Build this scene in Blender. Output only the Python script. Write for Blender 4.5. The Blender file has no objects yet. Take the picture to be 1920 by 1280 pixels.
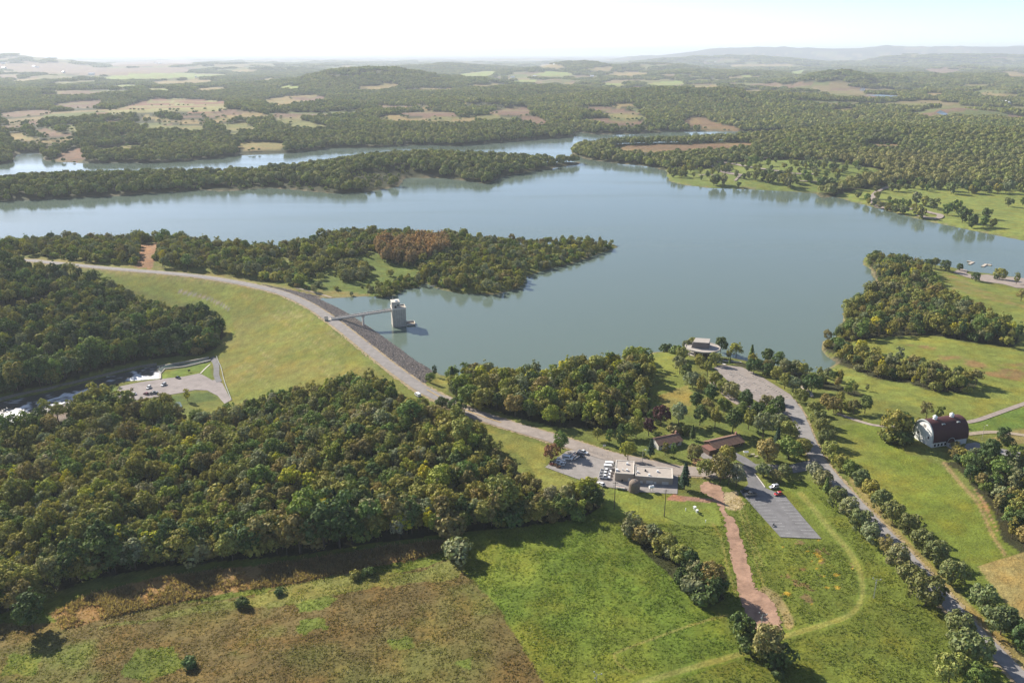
import bpy, bmesh, math, random
import numpy as np
from mathutils import Vector, Matrix

# ------------------------------------------------------------------ camera, sky, sun, exposure
C = bpy.context.scene
COL = C.collection
FPX, CX, CY, CAMZ = 1557.0, 960.0, 640.0, 200.0          # focal length and centre of the photograph in its pixels
PITCH = math.atan(540.0 / FPX)
CP, SP = math.cos(PITCH), math.sin(PITCH)
cam_d = bpy.data.cameras.new('camera'); cam = bpy.data.objects.new('camera', cam_d); COL.objects.link(cam)
cam.location = (0, 0, CAMZ); cam.rotation_euler = (math.pi / 2 - PITCH, 0, 0)
cam_d.sensor_width = 36.0; cam_d.lens = 36.0 * FPX / 1920.0
cam_d.clip_start = 1.0; cam_d.clip_end = 200000.0
C.camera = cam

SUN_EL, SUN_AZ = math.radians(31), math.radians(-47)      # azimuth from +Y, to the left
W = bpy.data.worlds.new('World'); C.world = W; W.use_nodes = True
wn = W.node_tree; wn.nodes.clear()
sky = wn.nodes.new('ShaderNodeTexSky'); sky.sky_type = 'NISHITA'; sky.sun_disc = False
sky.sun_elevation = SUN_EL; sky.sun_rotation = SUN_AZ
sky.altitude = 1200; sky.air_density = 0.55; sky.dust_density = 0.8; sky.ozone_density = 0.0
bg = wn.nodes.new('ShaderNodeBackground'); bg.inputs['Strength'].default_value = 0.108
wo = wn.nodes.new('ShaderNodeOutputWorld')
wn.links.new(sky.outputs[0], bg.inputs['Color']); wn.links.new(bg.outputs[0], wo.inputs['Surface'])
sd_ = bpy.data.lights.new('sun', 'SUN'); sd_.energy = 5.0; sd_.angle = math.radians(0.55); sd_.color = (1.0, 0.93, 0.82)
sun = bpy.data.objects.new('sun', sd_); COL.objects.link(sun); sun.location = (-300, 300, 600)
SV = Vector((math.sin(SUN_AZ) * math.cos(SUN_EL), math.cos(SUN_AZ) * math.cos(SUN_EL), math.sin(SUN_EL)))
sun.rotation_euler = SV.to_track_quat('Z', 'Y').to_euler()
vs = C.view_settings
vs.view_transform = 'Standard'; vs.look = 'None'; vs.gamma = 1.0; vs.use_curve_mapping = False
vs.exposure = 0.96
HAZE_DENSITY = 5.8e-5
C.render.engine = 'CYCLES'
cy = C.cycles
cy.use_denoising = True
cy.max_bounces = 5; cy.diffuse_bounces = 2; cy.glossy_bounces = 2; cy.transmission_bounces = 2; cy.volume_bounces = 0; cy.transparent_max_bounces = 4
cy.caustics_reflective = False; cy.caustics_refractive = False

rng = np.random.default_rng(11)
random.seed(5)

# ------------------------------------------------------------------ small helpers
def ray_dirs(u, v):
    x = (np.asarray(u, float) - CX) / FPX; y = (np.asarray(v, float) - CY) / FPX
    return np.stack([x, CP - y * SP, -SP - y * CP], -1)
def flat_at(u, v, z=0.0):
    d = ray_dirs(u, v); t = (z - CAMZ) / d[..., 2]
    return np.stack([d[..., 0] * t, d[..., 1] * t], -1)
def project(x, y, z):
    zz = z - CAMZ
    dep = y * CP - zz * SP; up = y * SP + zz * CP
    dep = np.where(dep < 1e-3, 1e-3, dep)
    return CX + FPX * x / dep, CY - FPX * up / dep, dep
def in_poly(u, v, poly):
    poly = np.asarray(poly, float); u = np.asarray(u); v = np.asarray(v)
    res = np.zeros(u.shape, bool)
    lo, hi = poly.min(0), poly.max(0)
    m = (u >= lo[0]) & (u <= hi[0]) & (v >= lo[1]) & (v <= hi[1])
    if not m.any(): return res
    uu, vv = u[m], v[m]; r = np.zeros(uu.shape, bool)
    x0, y0 = poly[:, 0], poly[:, 1]; x1, y1 = np.roll(x0, -1), np.roll(y0, -1)
    for a, b, c, d in zip(x0, y0, x1, y1):
        if b == d: continue
        k = ((b > vv) != (d > vv)) & (uu < (c - a) * (vv - b) / (d - b) + a)
        r ^= k
    res[m] = r
    return res
def seg_dist(x, y, pts, closed=False):
    pts = np.asarray(pts, float); best = np.full(np.shape(x), 1e18)
    n = len(pts) if closed else len(pts) - 1
    for i in range(n):
        ax, ay = pts[i]; bx, by = pts[(i + 1) % len(pts)]
        dx, dy = bx - ax, by - ay; L = dx * dx + dy * dy + 1e-12
        t = np.clip(((x - ax) * dx + (y - ay) * dy) / L, 0, 1)
        d = (x - ax - t * dx) ** 2 + (y - ay - t * dy) ** 2
        np.minimum(best, d, out=best)
    return np.sqrt(best)
def smooth(pts, n=6, closed=False):
    """Catmull-Rom through the points."""
    P = np.asarray(pts, float); out = []
    N = len(P); m = N if closed else N - 1
    for i in range(m):
        if closed: p0, p1, p2, p3 = P[(i - 1) % N], P[i], P[(i + 1) % N], P[(i + 2) % N]
        else: p0, p1, p2, p3 = P[max(i - 1, 0)], P[i], P[i + 1], P[min(i + 2, N - 1)]
        for t in np.linspace(0, 1, n, endpoint=False):
            out.append(0.5 * ((2 * p1) + (-p0 + p2) * t + (2 * p0 - 5 * p1 + 4 * p2 - p3) * t * t + (-p0 + 3 * p1 - 3 * p2 + p3) * t ** 3))
    if not closed: out.append(P[-1])
    return np.array(out)
def sstep(a, b, x):
    t = np.clip((x - a) / (b - a), 0, 1); return t * t * (3 - 2 * t)
class SinNoise:
    def __init__(s, seed, n=9, lo=1.0, hi=4.0):
        g = np.random.default_rng(seed); a = g.uniform(0, 2 * np.pi, n); f = np.exp(g.uniform(np.log(lo), np.log(hi), n))
        s.kx, s.ky, s.ph = np.cos(a) * f, np.sin(a) * f, g.uniform(0, 2 * np.pi, n); s.w = 1 / np.sqrt(f); s.w /= np.sqrt((s.w ** 2).sum() / 2)
    def __call__(s, x, y, L):
        x = np.asarray(x) * (2 * np.pi / L); y = np.asarray(y) * (2 * np.pi / L)
        r = np.zeros(np.broadcast(x, y).shape)
        for a, b, c, w in zip(s.kx, s.ky, s.ph, s.w): r += w * np.sin(a * x + b * y + c)
        return r
N1, N2, N3, N4 = SinNoise(1), SinNoise(2), SinNoise(3, 12, 1, 6), SinNoise(4, 12, 1, 6)
def vnoise(x, y, L, seed=0):
    """value noise, 0..1"""
    x = np.asarray(x) / L; y = np.asarray(y) / L
    xi, yi = np.floor(x).astype(np.int64), np.floor(y).astype(np.int64); fx, fy = x - xi, y - yi
    fx, fy = fx * fx * (3 - 2 * fx), fy * fy * (3 - 2 * fy)
    def h(a, b):
        n = (a * 374761393 + b * 668265263 + seed * 974711) & 0xffffffff
        n = ((n ^ (n >> 13)) * 1274126177) & 0xffffffff
        return ((n ^ (n >> 16)) & 0xffff) / 65535.0
    return (h(xi, yi) * (1 - fx) + h(xi + 1, yi) * fx) * (1 - fy) + (h(xi, yi + 1) * (1 - fx) + h(xi + 1, yi + 1) * fx) * fy
def fbm(x, y, L, seed=0, o=4):
    s = 0; a = 0.5; t = 0
    for i in range(o): s = s + a * vnoise(x, y, L / 2 ** i, seed + i * 7); t += a; a *= 0.55
    return s / t

# ------------------------------------------------------------------ materials
MATS = {}
def mat(name, color, rough=0.8, spec=0.3, metal=0.0, noise=0.0, scale=1.0, bump=0.0, bscale=None):
    if name in MATS: return MATS[name]
    m = bpy.data.materials.new(name); m.use_nodes = True; nt = m.node_tree
    b = nt.nodes['Principled BSDF']
    b.inputs['Roughness'].default_value = rough; b.inputs['Metallic'].default_value = metal
    b.inputs['Specular IOR Level'].default_value = spec
    b.inputs['Base Color'].default_value = (*color, 1)
    if noise > 0:
        tc = nt.nodes.new('ShaderNodeTexCoord'); n = nt.nodes.new('ShaderNodeTexNoise')
        n.inputs['Scale'].default_value = scale; n.inputs['Detail'].default_value = 6; n.inputs['Roughness'].default_value = 0.65
        nt.links.new(tc.outputs['Object'], n.inputs['Vector'])
        r = nt.nodes.new('ShaderNodeMapRange'); r.inputs['From Min'].default_value = 0.3; r.inputs['From Max'].default_value = 0.7
        n.inputs['Detail'].default_value = 9
        r.inputs['To Min'].default_value = 1 - noise; r.inputs['To Max'].default_value = 1 + noise
        nt.links.new(n.outputs['Fac'], r.inputs['Value'])
        v = nt.nodes.new('ShaderNodeVectorMath'); v.operation = 'SCALE'; v.inputs[0].default_value = color
        nt.links.new(r.outputs[0], v.inputs['Scale']); nt.links.new(v.outputs[0], b.inputs['Base Color'])
        if bump > 0:
            bp = nt.nodes.new('ShaderNodeBump'); bp.inputs['Strength'].default_value = 1; bp.inputs['Distance'].default_value = bump
            nt.links.new(n.outputs['Fac'], bp.inputs['Height']); nt.links.new(bp.outputs[0], b.inputs['Normal'])
    MATS[name] = m
    return m

def ground_material():
    m = bpy.data.materials.new('ground_cover'); m.use_nodes = True; nt = m.node_tree; L = nt.links
    b = nt.nodes['Principled BSDF']; b.inputs['Roughness'].default_value = 0.95; b.inputs['Specular IOR Level'].default_value = 0.1
    at = nt.nodes.new('ShaderNodeAttribute'); at.attribute_name = 'cover'
    tc = nt.nodes.new('ShaderNodeNewGeometry')
    def noise(scale, det=5, rough=0.6):
        n = nt.nodes.new('ShaderNodeTexNoise'); n.inputs['Scale'].default_value = scale; n.inputs['Detail'].default_value = det
        n.inputs['Roughness'].default_value = rough; L.new(tc.outputs['Position'], n.inputs['Vector']); return n
    def rng_(n, lo, hi, a=0.32, c=0.68):
        r = nt.nodes.new('ShaderNodeMapRange'); r.inputs[1].default_value = a; r.inputs[2].default_value = c
        r.inputs[3].default_value = lo; r.inputs[4].default_value = hi; L.new(n.outputs['Fac'], r.inputs[0]); return r
    n1, n2, n3 = noise(0.9, 4, 0.7), noise(0.16), noise(0.022)
    def mul(a, c):
        k = nt.nodes.new('ShaderNodeMath'); k.operation = 'MULTIPLY'; L.new(a.outputs[0], k.inputs[0]); L.new(c.outputs[0], k.inputs[1]); return k
    f = mul(mul(rng_(n1, 0.74, 1.26), rng_(n2, 0.78, 1.22)), rng_(n3, 0.88, 1.12))
    v = nt.nodes.new('ShaderNodeVectorMath'); v.operation = 'SCALE'; L.new(at.outputs['Color'], v.inputs[0]); L.new(f.outputs[0], v.inputs['Scale'])
    mx = nt.nodes.new('ShaderNodeMix'); mx.data_type = 'RGBA'; mx.blend_type = 'MULTIPLY'
    L.new(v.outputs[0], mx.inputs[6]); mx.inputs[7].default_value = (1.28, 0.98, 0.7, 1)
    n4 = noise(0.07, 5); L.new(rng_(n4, 0.0, 0.8, 0.45, 0.72).outputs[0], mx.inputs[0])
    L.new(mx.outputs[2], b.inputs['Base Color'])
    bp = nt.nodes.new('ShaderNodeBump'); bp.inputs['Strength'].default_value = 0.9; bp.inputs['Distance'].default_value = 0.55
    L.new(n1.outputs['Fac'], bp.inputs['Height']); L.new(bp.outputs[0], b.inputs['Normal'])
    return m

def foliage_material(name, trans=0.2, tint=None):
    m = bpy.data.materials.new(name); m.use_nodes = True; nt = m.node_tree; L = nt.links; nt.nodes.clear()
    out = nt.nodes.new('ShaderNodeOutputMaterial')
    at = nt.nodes.new('ShaderNodeAttribute'); at.attribute_type = 'INSTANCER'; at.attribute_name = 'tint'
    sh = nt.nodes.new('ShaderNodeAttribute'); sh.attribute_name = 'shade'
    v = nt.nodes.new('ShaderNodeVectorMath'); v.operation = 'MULTIPLY'
    L.new(at.outputs['Color'], v.inputs[0]); L.new(sh.outputs['Color'], v.inputs[1])
    d = nt.nodes.new('ShaderNodeBsdfDiffuse'); t = nt.nodes.new('ShaderNodeBsdfTranslucent'); mx = nt.nodes.new('ShaderNodeMixShader')
    g = nt.nodes.new('ShaderNodeBsdfGlossy'); g.inputs['Roughness'].default_value = 0.55; g.inputs['Color'].default_value = (1, 1, 1, 1)
    mx2 = nt.nodes.new('ShaderNodeMixShader'); mx2.inputs[0].default_value = 0.012
    v2 = nt.nodes.new('ShaderNodeVectorMath'); v2.operation = 'MULTIPLY'; L.new(v.outputs[0], v2.inputs[0]); v2.inputs[1].default_value = (1.15, 1.25, 0.6)
    L.new(v.outputs[0], d.inputs[0]); L.new(v2.outputs[0], t.inputs[0]); mx.inputs[0].default_value = trans
    L.new(d.outputs[0], mx.inputs[1]); L.new(t.outputs[0], mx.inputs[2])
    L.new(mx.outputs[0], mx2.inputs[1]); L.new(g.outputs[0], mx2.inputs[2]); L.new(mx2.outputs[0], out.inputs[0])
    return m
M_FOL = foliage_material('foliage')
M_BLADE = foliage_material('grass_blades', 0.5)
M_BARK = mat('bark', (0.09, 0.07, 0.05), 0.9, 0.1, noise=0.3, scale=3)

# ------------------------------------------------------------------ mesh builder and tagging
class MB:
    def __init__(s): s.v = []; s.f = []; s.m = []
    def add(s, vs, fs, mi=0):
        o = len(s.v); s.v += [tuple(p) for p in vs]; s.f += [tuple(i + o for i in f) for f in fs]; s.m += [mi] * len(fs); return s
    def box(s, x0, x1, y0, y1, z0, z1, mi=0, tx=0.0, ty=0.0):
        """box; tx, ty draw the top in on each side"""
        v = [(x0, y0, z0), (x1, y0, z0), (x1, y1, z0), (x0, y1, z0), (x0 + tx, y0 + ty, z1), (x1 - tx, y0 + ty, z1), (x1 - tx, y1 - ty, z1), (x0 + tx, y1 - ty, z1)]
        return s.add(v, [(0, 3, 2, 1), (4, 5, 6, 7), (0, 1, 5, 4), (1, 2, 6, 5), (2, 3, 7, 6), (3, 0, 4, 7)], mi)
    def prism(s, outline, z0, z1, mi=0, sc=1.0):
        n = len(outline); cx = sum(p[0] for p in outline) / n; cy_ = sum(p[1] for p in outline) / n
        v = [(p[0], p[1], z0) for p in outline] + [(cx + (p[0] - cx) * sc, cy_ + (p[1] - cy_) * sc, z1) for p in outline]
        return s.add(v, [tuple(range(n - 1, -1, -1)), tuple(range(n, 2 * n))] + [(i, (i + 1) % n, n + (i + 1) % n, n + i) for i in range(n)], mi)
    def tube(s, a, b, r0, r1=None, n=8, mi=0, cap=True):
        r1 = r0 if r1 is None else r1; a, b = Vector(a), Vector(b); d = (b - a).normalized()
        x = d.orthogonal().normalized(); y = d.cross(x); v = []
        for c, r in ((a, r0), (b, r1)):
            for i in range(n):
                t = 2 * math.pi * i / n; v.append(c + x * (r * math.cos(t)) + y * (r * math.sin(t)))
        f = [(i, (i + 1) % n, n + (i + 1) % n, n + i) for i in range(n)]
        if cap: f += [tuple(range(n - 1, -1, -1)), tuple(range(n, 2 * n))]
        return s.add(v, f, mi)
    def extrude_y(s, prof, y0, y1, mi=0, inset=0.0):
        """profile in xz extruded along y"""
        n = len(prof); v = [(p[0], y0, p[1]) for p in prof] + [(p[0], y1, p[1]) for p in prof]
        return s.add(v, [tuple(range(n)), tuple(range(2 * n - 1, n - 1, -1))] + [(i, n + i, n + (i + 1) % n, (i + 1) % n) for i in range(n)], mi)
    def build(s, name, mats, parent=None, smooth_=False, loc=None):
        me = bpy.data.meshes.new(name); me.from_pydata(s.v, [], s.f); me.update()
        for m in (mats if isinstance(mats, (list, tuple)) else [mats]): me.materials.append(m)
        if any(s.m): me.polygons.foreach_set('material_index', np.array(s.m, dtype=np.int32))
        if smooth_: me.polygons.foreach_set('use_smooth', np.ones(len(me.polygons), bool))
        o = bpy.data.objects.new(name, me); COL.objects.link(o)
        if parent: o.parent = parent
        if loc is not None: o.location = loc
        return o
def tag(o, label=None, cat=None, group=None, kind=None):
    if label: o['label'] = label
    if cat: o['category'] = cat
    if group: o['group'] = group
    if kind: o['kind'] = kind
    return o
def thing(name, label, cat, loc, rz=0.0, group=None):
    o = bpy.data.objects.new(name, None); COL.objects.link(o); o.location = loc; o.rotation_euler = (0, 0, rz); o.empty_display_size = 1
    return tag(o, label, cat, group)
def copy_tree(o, parent=None):
    c = o.copy(); COL.objects.link(c)
    if parent: c.parent = parent
    for ch in o.children: copy_tree(ch, c)
    return c
# ------------------------------------------------------------------ the lake outline and the terrain
LAKE_PX = [(808,691),(826,703),(850,706),(900,712),(1000,706),(1080,692),(1130,676),(1200,668),(1232,660),(1262,656),(1292,657),(1340,664),(1400,677),(1450,684),(1500,692),(1535,700),(1556,690),(1570,679),(1548,668),(1540,655),(1543,640),(1576,628),(1584,610),(1580,590),(1600,566),(1638,556),(1648,538),(1638,518),(1632,504),(1618,497),(1622,482),(1645,480),(1700,487),(1760,497),(1792,502),(1820,508),(1880,516),(1925,523),(2050,548),(2250,600),
 (2350,560),(2100,490),(1920,452),(1870,442),(1800,428),(1740,415),(1680,400),(1620,384),(1562,369),(1543,372),(1530,363),(1480,359),(1400,355),(1330,353),(1280,347),(1252,340),(1250,322),(1220,313),(1150,306),(1100,299),(1074,291),(1070,283),(1078,278),(1120,273),(1200,269.5),(1300,267),(1420,264.5),(1480,260),(1560,258),(1602,249),(1560,243),(1480,246),(1300,247),(1250,247),(1180,252),(1110,252),(1082,247),(1073,251),(1073,258),
 (1000,262),(920,269),(850,274),(790,272),(735,275),(690,277),(620,278),(560,286),(450,291),(400,298),(300,305),(200,306),(155,306),(90,303),(78,298),(84,292),(70,286),(38,287),(30,290),(24,303),(0,309),(-150,318),(-500,330),(-500,365),(-150,356),(0,347),(100,339),(300,331),(480,327),(600,313),(700,299),(800,293),(950,300),(1040,305),(1088,304),
 (1086,309),(1050,313),(1000,322),(940,333),(910,346),(895,342),(830,334),(760,333),(748,350),(690,360),(620,363),(560,357),(500,353),(420,360),(380,357),(300,362),(230,367),(130,372),(0,378),(-200,385),(-700,400),(-700,520),(-200,480),(0,462),(150,455),(300,452),(420,462),(500,470),(570,460),(640,444),(800,446),(900,452),(1000,459),(1090,456),(1150,458),(1158,463),
 (1120,477),(1080,492),(1030,505),(985,520),(982,538),(930,552),(860,551),(820,541),(795,530),(780,541),(757,541),(750,551),(722,558),(680,556),(640,559),(610,559),(594,558),(640,580),(700,617),(760,658)]
LAKE = flat_at(*np.array(LAKE_PX, float).T)
DAM_PX = [(-60,492),(40,488),(90,492),(150,498),(225,505),(300,511),(370,518),(430,527),(480,537),(530,550),(575,570),(610,592),(650,622),(700,662),(745,697),(790,728),(835,752)]
CREST = 8.5
DAM = flat_at(*smooth(DAM_PX, 5).T, CREST)

ZS = -19.3
STREAM_PX = [(-120,786),(0,753),(60,742),(120,729),(165,716),(215,702),(255,693),(290,686),(296,686),(302,698),(302,710),(268,713),(235,716),(206,722),(186,727),(165,734),(145,742),(138,752),(120,760),(100,766),(70,782),(40,802),(0,828),(-120,880)]
STREAM = flat_at(*np.array(STREAM_PX, float).T, ZS)
CTRL = [(200,1270,-2),(600,1260,2),(1000,1260,5),(1400,1260,7),(1900,1260,8),(0,1100,-8),(400,1120,-4),(800,1080,2),(1200,1080,6),(1600,1100,8),
 (0,960,-12),(300,960,-10),(600,930,-4),(900,900,4),(1060,890,7),(-100,830,-19),(100,830,-18.5),(250,800,-18),(350,745,-18),(300,725,-18),(240,730,-18),(390,722,-18),(425,740,-18),(480,790,-14),(560,800,-9),(700,800,0),(800,800,6),
 (-100,800,-19),(150,745,-20),(60,770,-20),(0,735,-16),(150,700,-15),(300,675,-18),(350,690,-18),(390,690,-17.5),(405,660,-18),(0,640,-6),(200,620,-7),(330,610,-11),(400,620,-16),(0,570,2),(150,560,1),(250,560,-4),(300,575,-9),(0,505,9),(100,500,8.5),(-200,560,10),(-200,700,-5),
 (835,752,8.5),(900,778,8.5),(1000,815,8.5),(1090,840,8.3),(1150,862,8),(1200,890,7.5),(1120,920,7.4),(1050,870,8),(1260,880,8),(1400,800,10),(1350,700,9),(1480,745,9.5),(1500,870,9),(1400,900,8.5),(1460,1000,8),(1700,1000,10),(1600,850,10),(1750,830,13),(1760,780,13),(1840,840,12),(1900,700,13),(1900,950,13),(1920,1100,12),(1800,650,12),(1700,640,10),(1800,560,8),(1700,520,7),(1860,520,3),(1900,535,4),
 (960,740,9),(1100,740,10),(1200,720,10),(1310,655,9),(1310,680,9),
 (100,470,8),(300,470,8),(500,490,6),(700,465,9),(900,480,8),(1050,470,6),(650,530,2.5),(740,510,4),(860,520,6),(560,535,3.5),(300,490,7)]
CTRL_XY = np.array([flat_at(u, v, z) for u, v, z in CTRL]); CTRL_Z = np.array([c[2] for c in CTRL], float)
HILLS = [  # px, distance, height, sigma across, sigma along
 (330,2950,34,420,350),(560,3100,30,250,260),(190,2500,22,260,220),(60,2450,20,170,160),(790,2650,26,230,200),(960,2700,25,260,220),(1150,2650,24,190,190),(1300,3500,58,420,330),(1450,3300,30,300,300),
 (1780,2100,34,330,230),(1620,1850,14,250,200),(1300,1930,10,250,130),(480,2250,14,300,150),(830,2250,14,300,150),
 (700,5000,112,360,500),(800,5400,58,420,500),(600,5200,48,380,500),(1570,5500,92,190,320),(1655,6100,68,165,320),(1510,5600,46,200,300),(1090,9000,112,400,800),(1220,9600,92,450,800),(1000,8200,55,400,700),(840,10000,80,600,900),(20,14000,170,700,1500),(400,13000,60,1500,1500),
 (1330,7500,55,700,700),(1800,7000,50,900,800),(1000,4200,40,400,400),(850,3800,30,400,350),(200,4700,30,700,400),(1700,4300,25,500,400)]
def terrain(x, y):
    r = np.hypot(x, y)
    # near ground from spot heights
    num = np.zeros_like(x); den = np.zeros_like(x)
    for (cx, cy_), cz in zip(CTRL_XY, CTRL_Z):
        w = 1.0 / ((x - cx) ** 2 + (y - cy_) ** 2 + 14 ** 2) ** 1.7
        num += w * cz; den += w
    near = num / den
    far = 9 + 5 * N1(x, y, 900) + (6 * N2(x, y, 1700) + 3 * N3(x, y, 900)) * sstep(1900, 3200, r) + (15 * N2(y, x, 4200)) * sstep(5000, 12000, r)
    far = np.maximum(far, 5)
    for u, D, h, sx, sy in HILLS:
        az = math.atan2((u - CX) / FPX, CP + SP * 0.33); cx, cy_ = D * math.sin(az), D * math.cos(az)
        ax, ay = math.cos(az), -math.sin(az)
        a = (x - cx) * ax + (y - cy_) * ay; b = -(x - cx) * ay + (y - cy_) * ax
        far = np.maximum(far, 4 + (h - 4) * np.exp(-0.5 * (np.abs(a / sx)) ** 2.3 - 0.5 * (b / sy) ** 2) * (1 + 0.07 * N3(x, y, 1500)))
    # the long ridge on the right, the lower range before it
    azim = np.arctan2(x, y)
    far += 340 * np.exp(-0.5 * ((y - 23000) / 1500) ** 2) * sstep(0.07, 0.30, azim + 0.01 * N3(x, y, 9000)) * (1 + 0.05 * N1(x, 0, 9000))
    far += 150 * np.exp(-0.5 * ((y - 15000) / 900) ** 2) * sstep(0.1, 0.22, azim) * (0.8 + 0.3 * N1(x, 0, 6000)) 
    k = sstep(1150, 1500, r)
    base = near * (1 - k) + far * k
    # shore
    d = np.full_like(x, 1e6)
    m = (r < 5200)
    xx, yy = x[m], y[m]
    dd = seg_dist(xx, yy, LAKE, True)
    ins = in_poly(xx, yy, LAKE)
    dd = np.where(ins, -dd, dd); d[m] = dd
    wob = 1.5 * N4(x, y, 60) * np.clip(r / 1500, 0.4, 2.0)
    ds = d + wob * np.exp(-np.abs(d) / 12)
    rise = 1 - np.exp(-np.maximum(ds, 0) / np.where(r > 1300, 45, 26))
    h = np.where(base > 0, base * rise, base)
    h = np.where(ds < 0, np.maximum(-7, ds * 0.22), h)
    m = (r < 900) & (x < -100); sx_, sy_ = x[m], y[m]; q = seg_dist(sx_, sy_, STREAM, True); q = np.where(in_poly(sx_, sy_, STREAM), -q, q)
    h[m] = np.minimum(h[m], np.maximum(ZS - 1.8, ZS - 0.1 + 0.5 * q) + np.where(q > 9, (q - 9) * 3, 0))
    # the dam
    dm = np.full_like(x, 1e6); m = (r < 1300); dm[m] = seg_dist(x[m], y[m], DAM)
    hd = CREST - np.where(d < 40, np.maximum(0, dm - 6.2) / 2.5, np.maximum(0, dm - 7.0) / 3.0)
    # which side: the lake side is nearer to the lake outline than the crest is
    h = np.maximum(h, hd)
    return h, d, dm

# one sheet, finer near the camera and coarser towards the horizon
def polar_axes():
    a = math.radians(58); rr = []
    r = CAMZ / math.tan(a); rr.append(r)
    while r < 62000:
        ang = math.atan(CAMZ / r); step = CAMZ / math.tan(max(ang - math.radians(0.092), 1e-4)) - r
        r += min(step, 0.021 * r); rr.append(r)
    return np.array(rr), np.radians(np.arange(-43, 43.001, 0.14))
RR, TT = polar_axes()
GX = RR[:, None] * np.sin(TT)[None, :]; GY = RR[:, None] * np.cos(TT)[None, :]
GZ, GD, GDM = terrain(GX.ravel(), GY.ravel())
GZ = GZ.reshape(GX.shape); GD = GD.reshape(GX.shape); GDM = GDM.reshape(GX.shape)
def _bil(A, x, y):
    r = np.hypot(x, y); t = np.arctan2(x, y)
    fi = np.interp(r, RR, np.arange(len(RR))); fj = np.clip((t - TT[0]) / (TT[1] - TT[0]), 0, len(TT) - 1.001)
    i = np.clip(fi.astype(int), 0, len(RR) - 2); j = fj.astype(int); a = fi - i; b = fj - j
    return (A[i, j] * (1 - b) + A[i, j + 1] * b) * (1 - a) + (A[i + 1, j] * (1 - b) + A[i + 1, j + 1] * b) * a
def hgt(x, y): return _bil(GZ, np.asarray(x, float), np.asarray(y, float))
def lake_dist(x, y): return _bil(GD, np.asarray(x, float), np.asarray(y, float))
def on_ground(u, v):
    """pixel of the photograph -> point on the terrain (first hit)"""
    u = np.atleast_1d(np.asarray(u, float)); v = np.atleast_1d(np.asarray(v, float)); d = ray_dirs(u, v)
    hl = np.hypot(d[:, 0], d[:, 1]); ax, ay = d[:, 0] / hl, d[:, 1] / hl; sl = d[:, 2] / hl
    out = np.zeros((len(u), 3))
    for k in range(len(u)):
        zt = hgt(RR * ax[k], RR * ay[k]); zr = CAMZ + sl[k] * RR
        hit = np.nonzero(zr <= zt)[0]
        if len(hit) == 0: i = len(RR) - 1; r = RR[i]
        else:
            i = max(hit[0], 1); e0, e1 = zr[i - 1] - zt[i - 1], zr[i] - zt[i]; r = RR[i - 1] + (RR[i] - RR[i - 1]) * e0 / (e0 - e1 + 1e-9)
        out[k] = (r * ax[k], r * ay[k], float(hgt(r * ax[k], r * ay[k])))
    return out
def at(u, v):
    p = on_ground([u], [v])[0]; return Vector(p)
GU, GV, _ = project(GX, GY, GZ)
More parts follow.
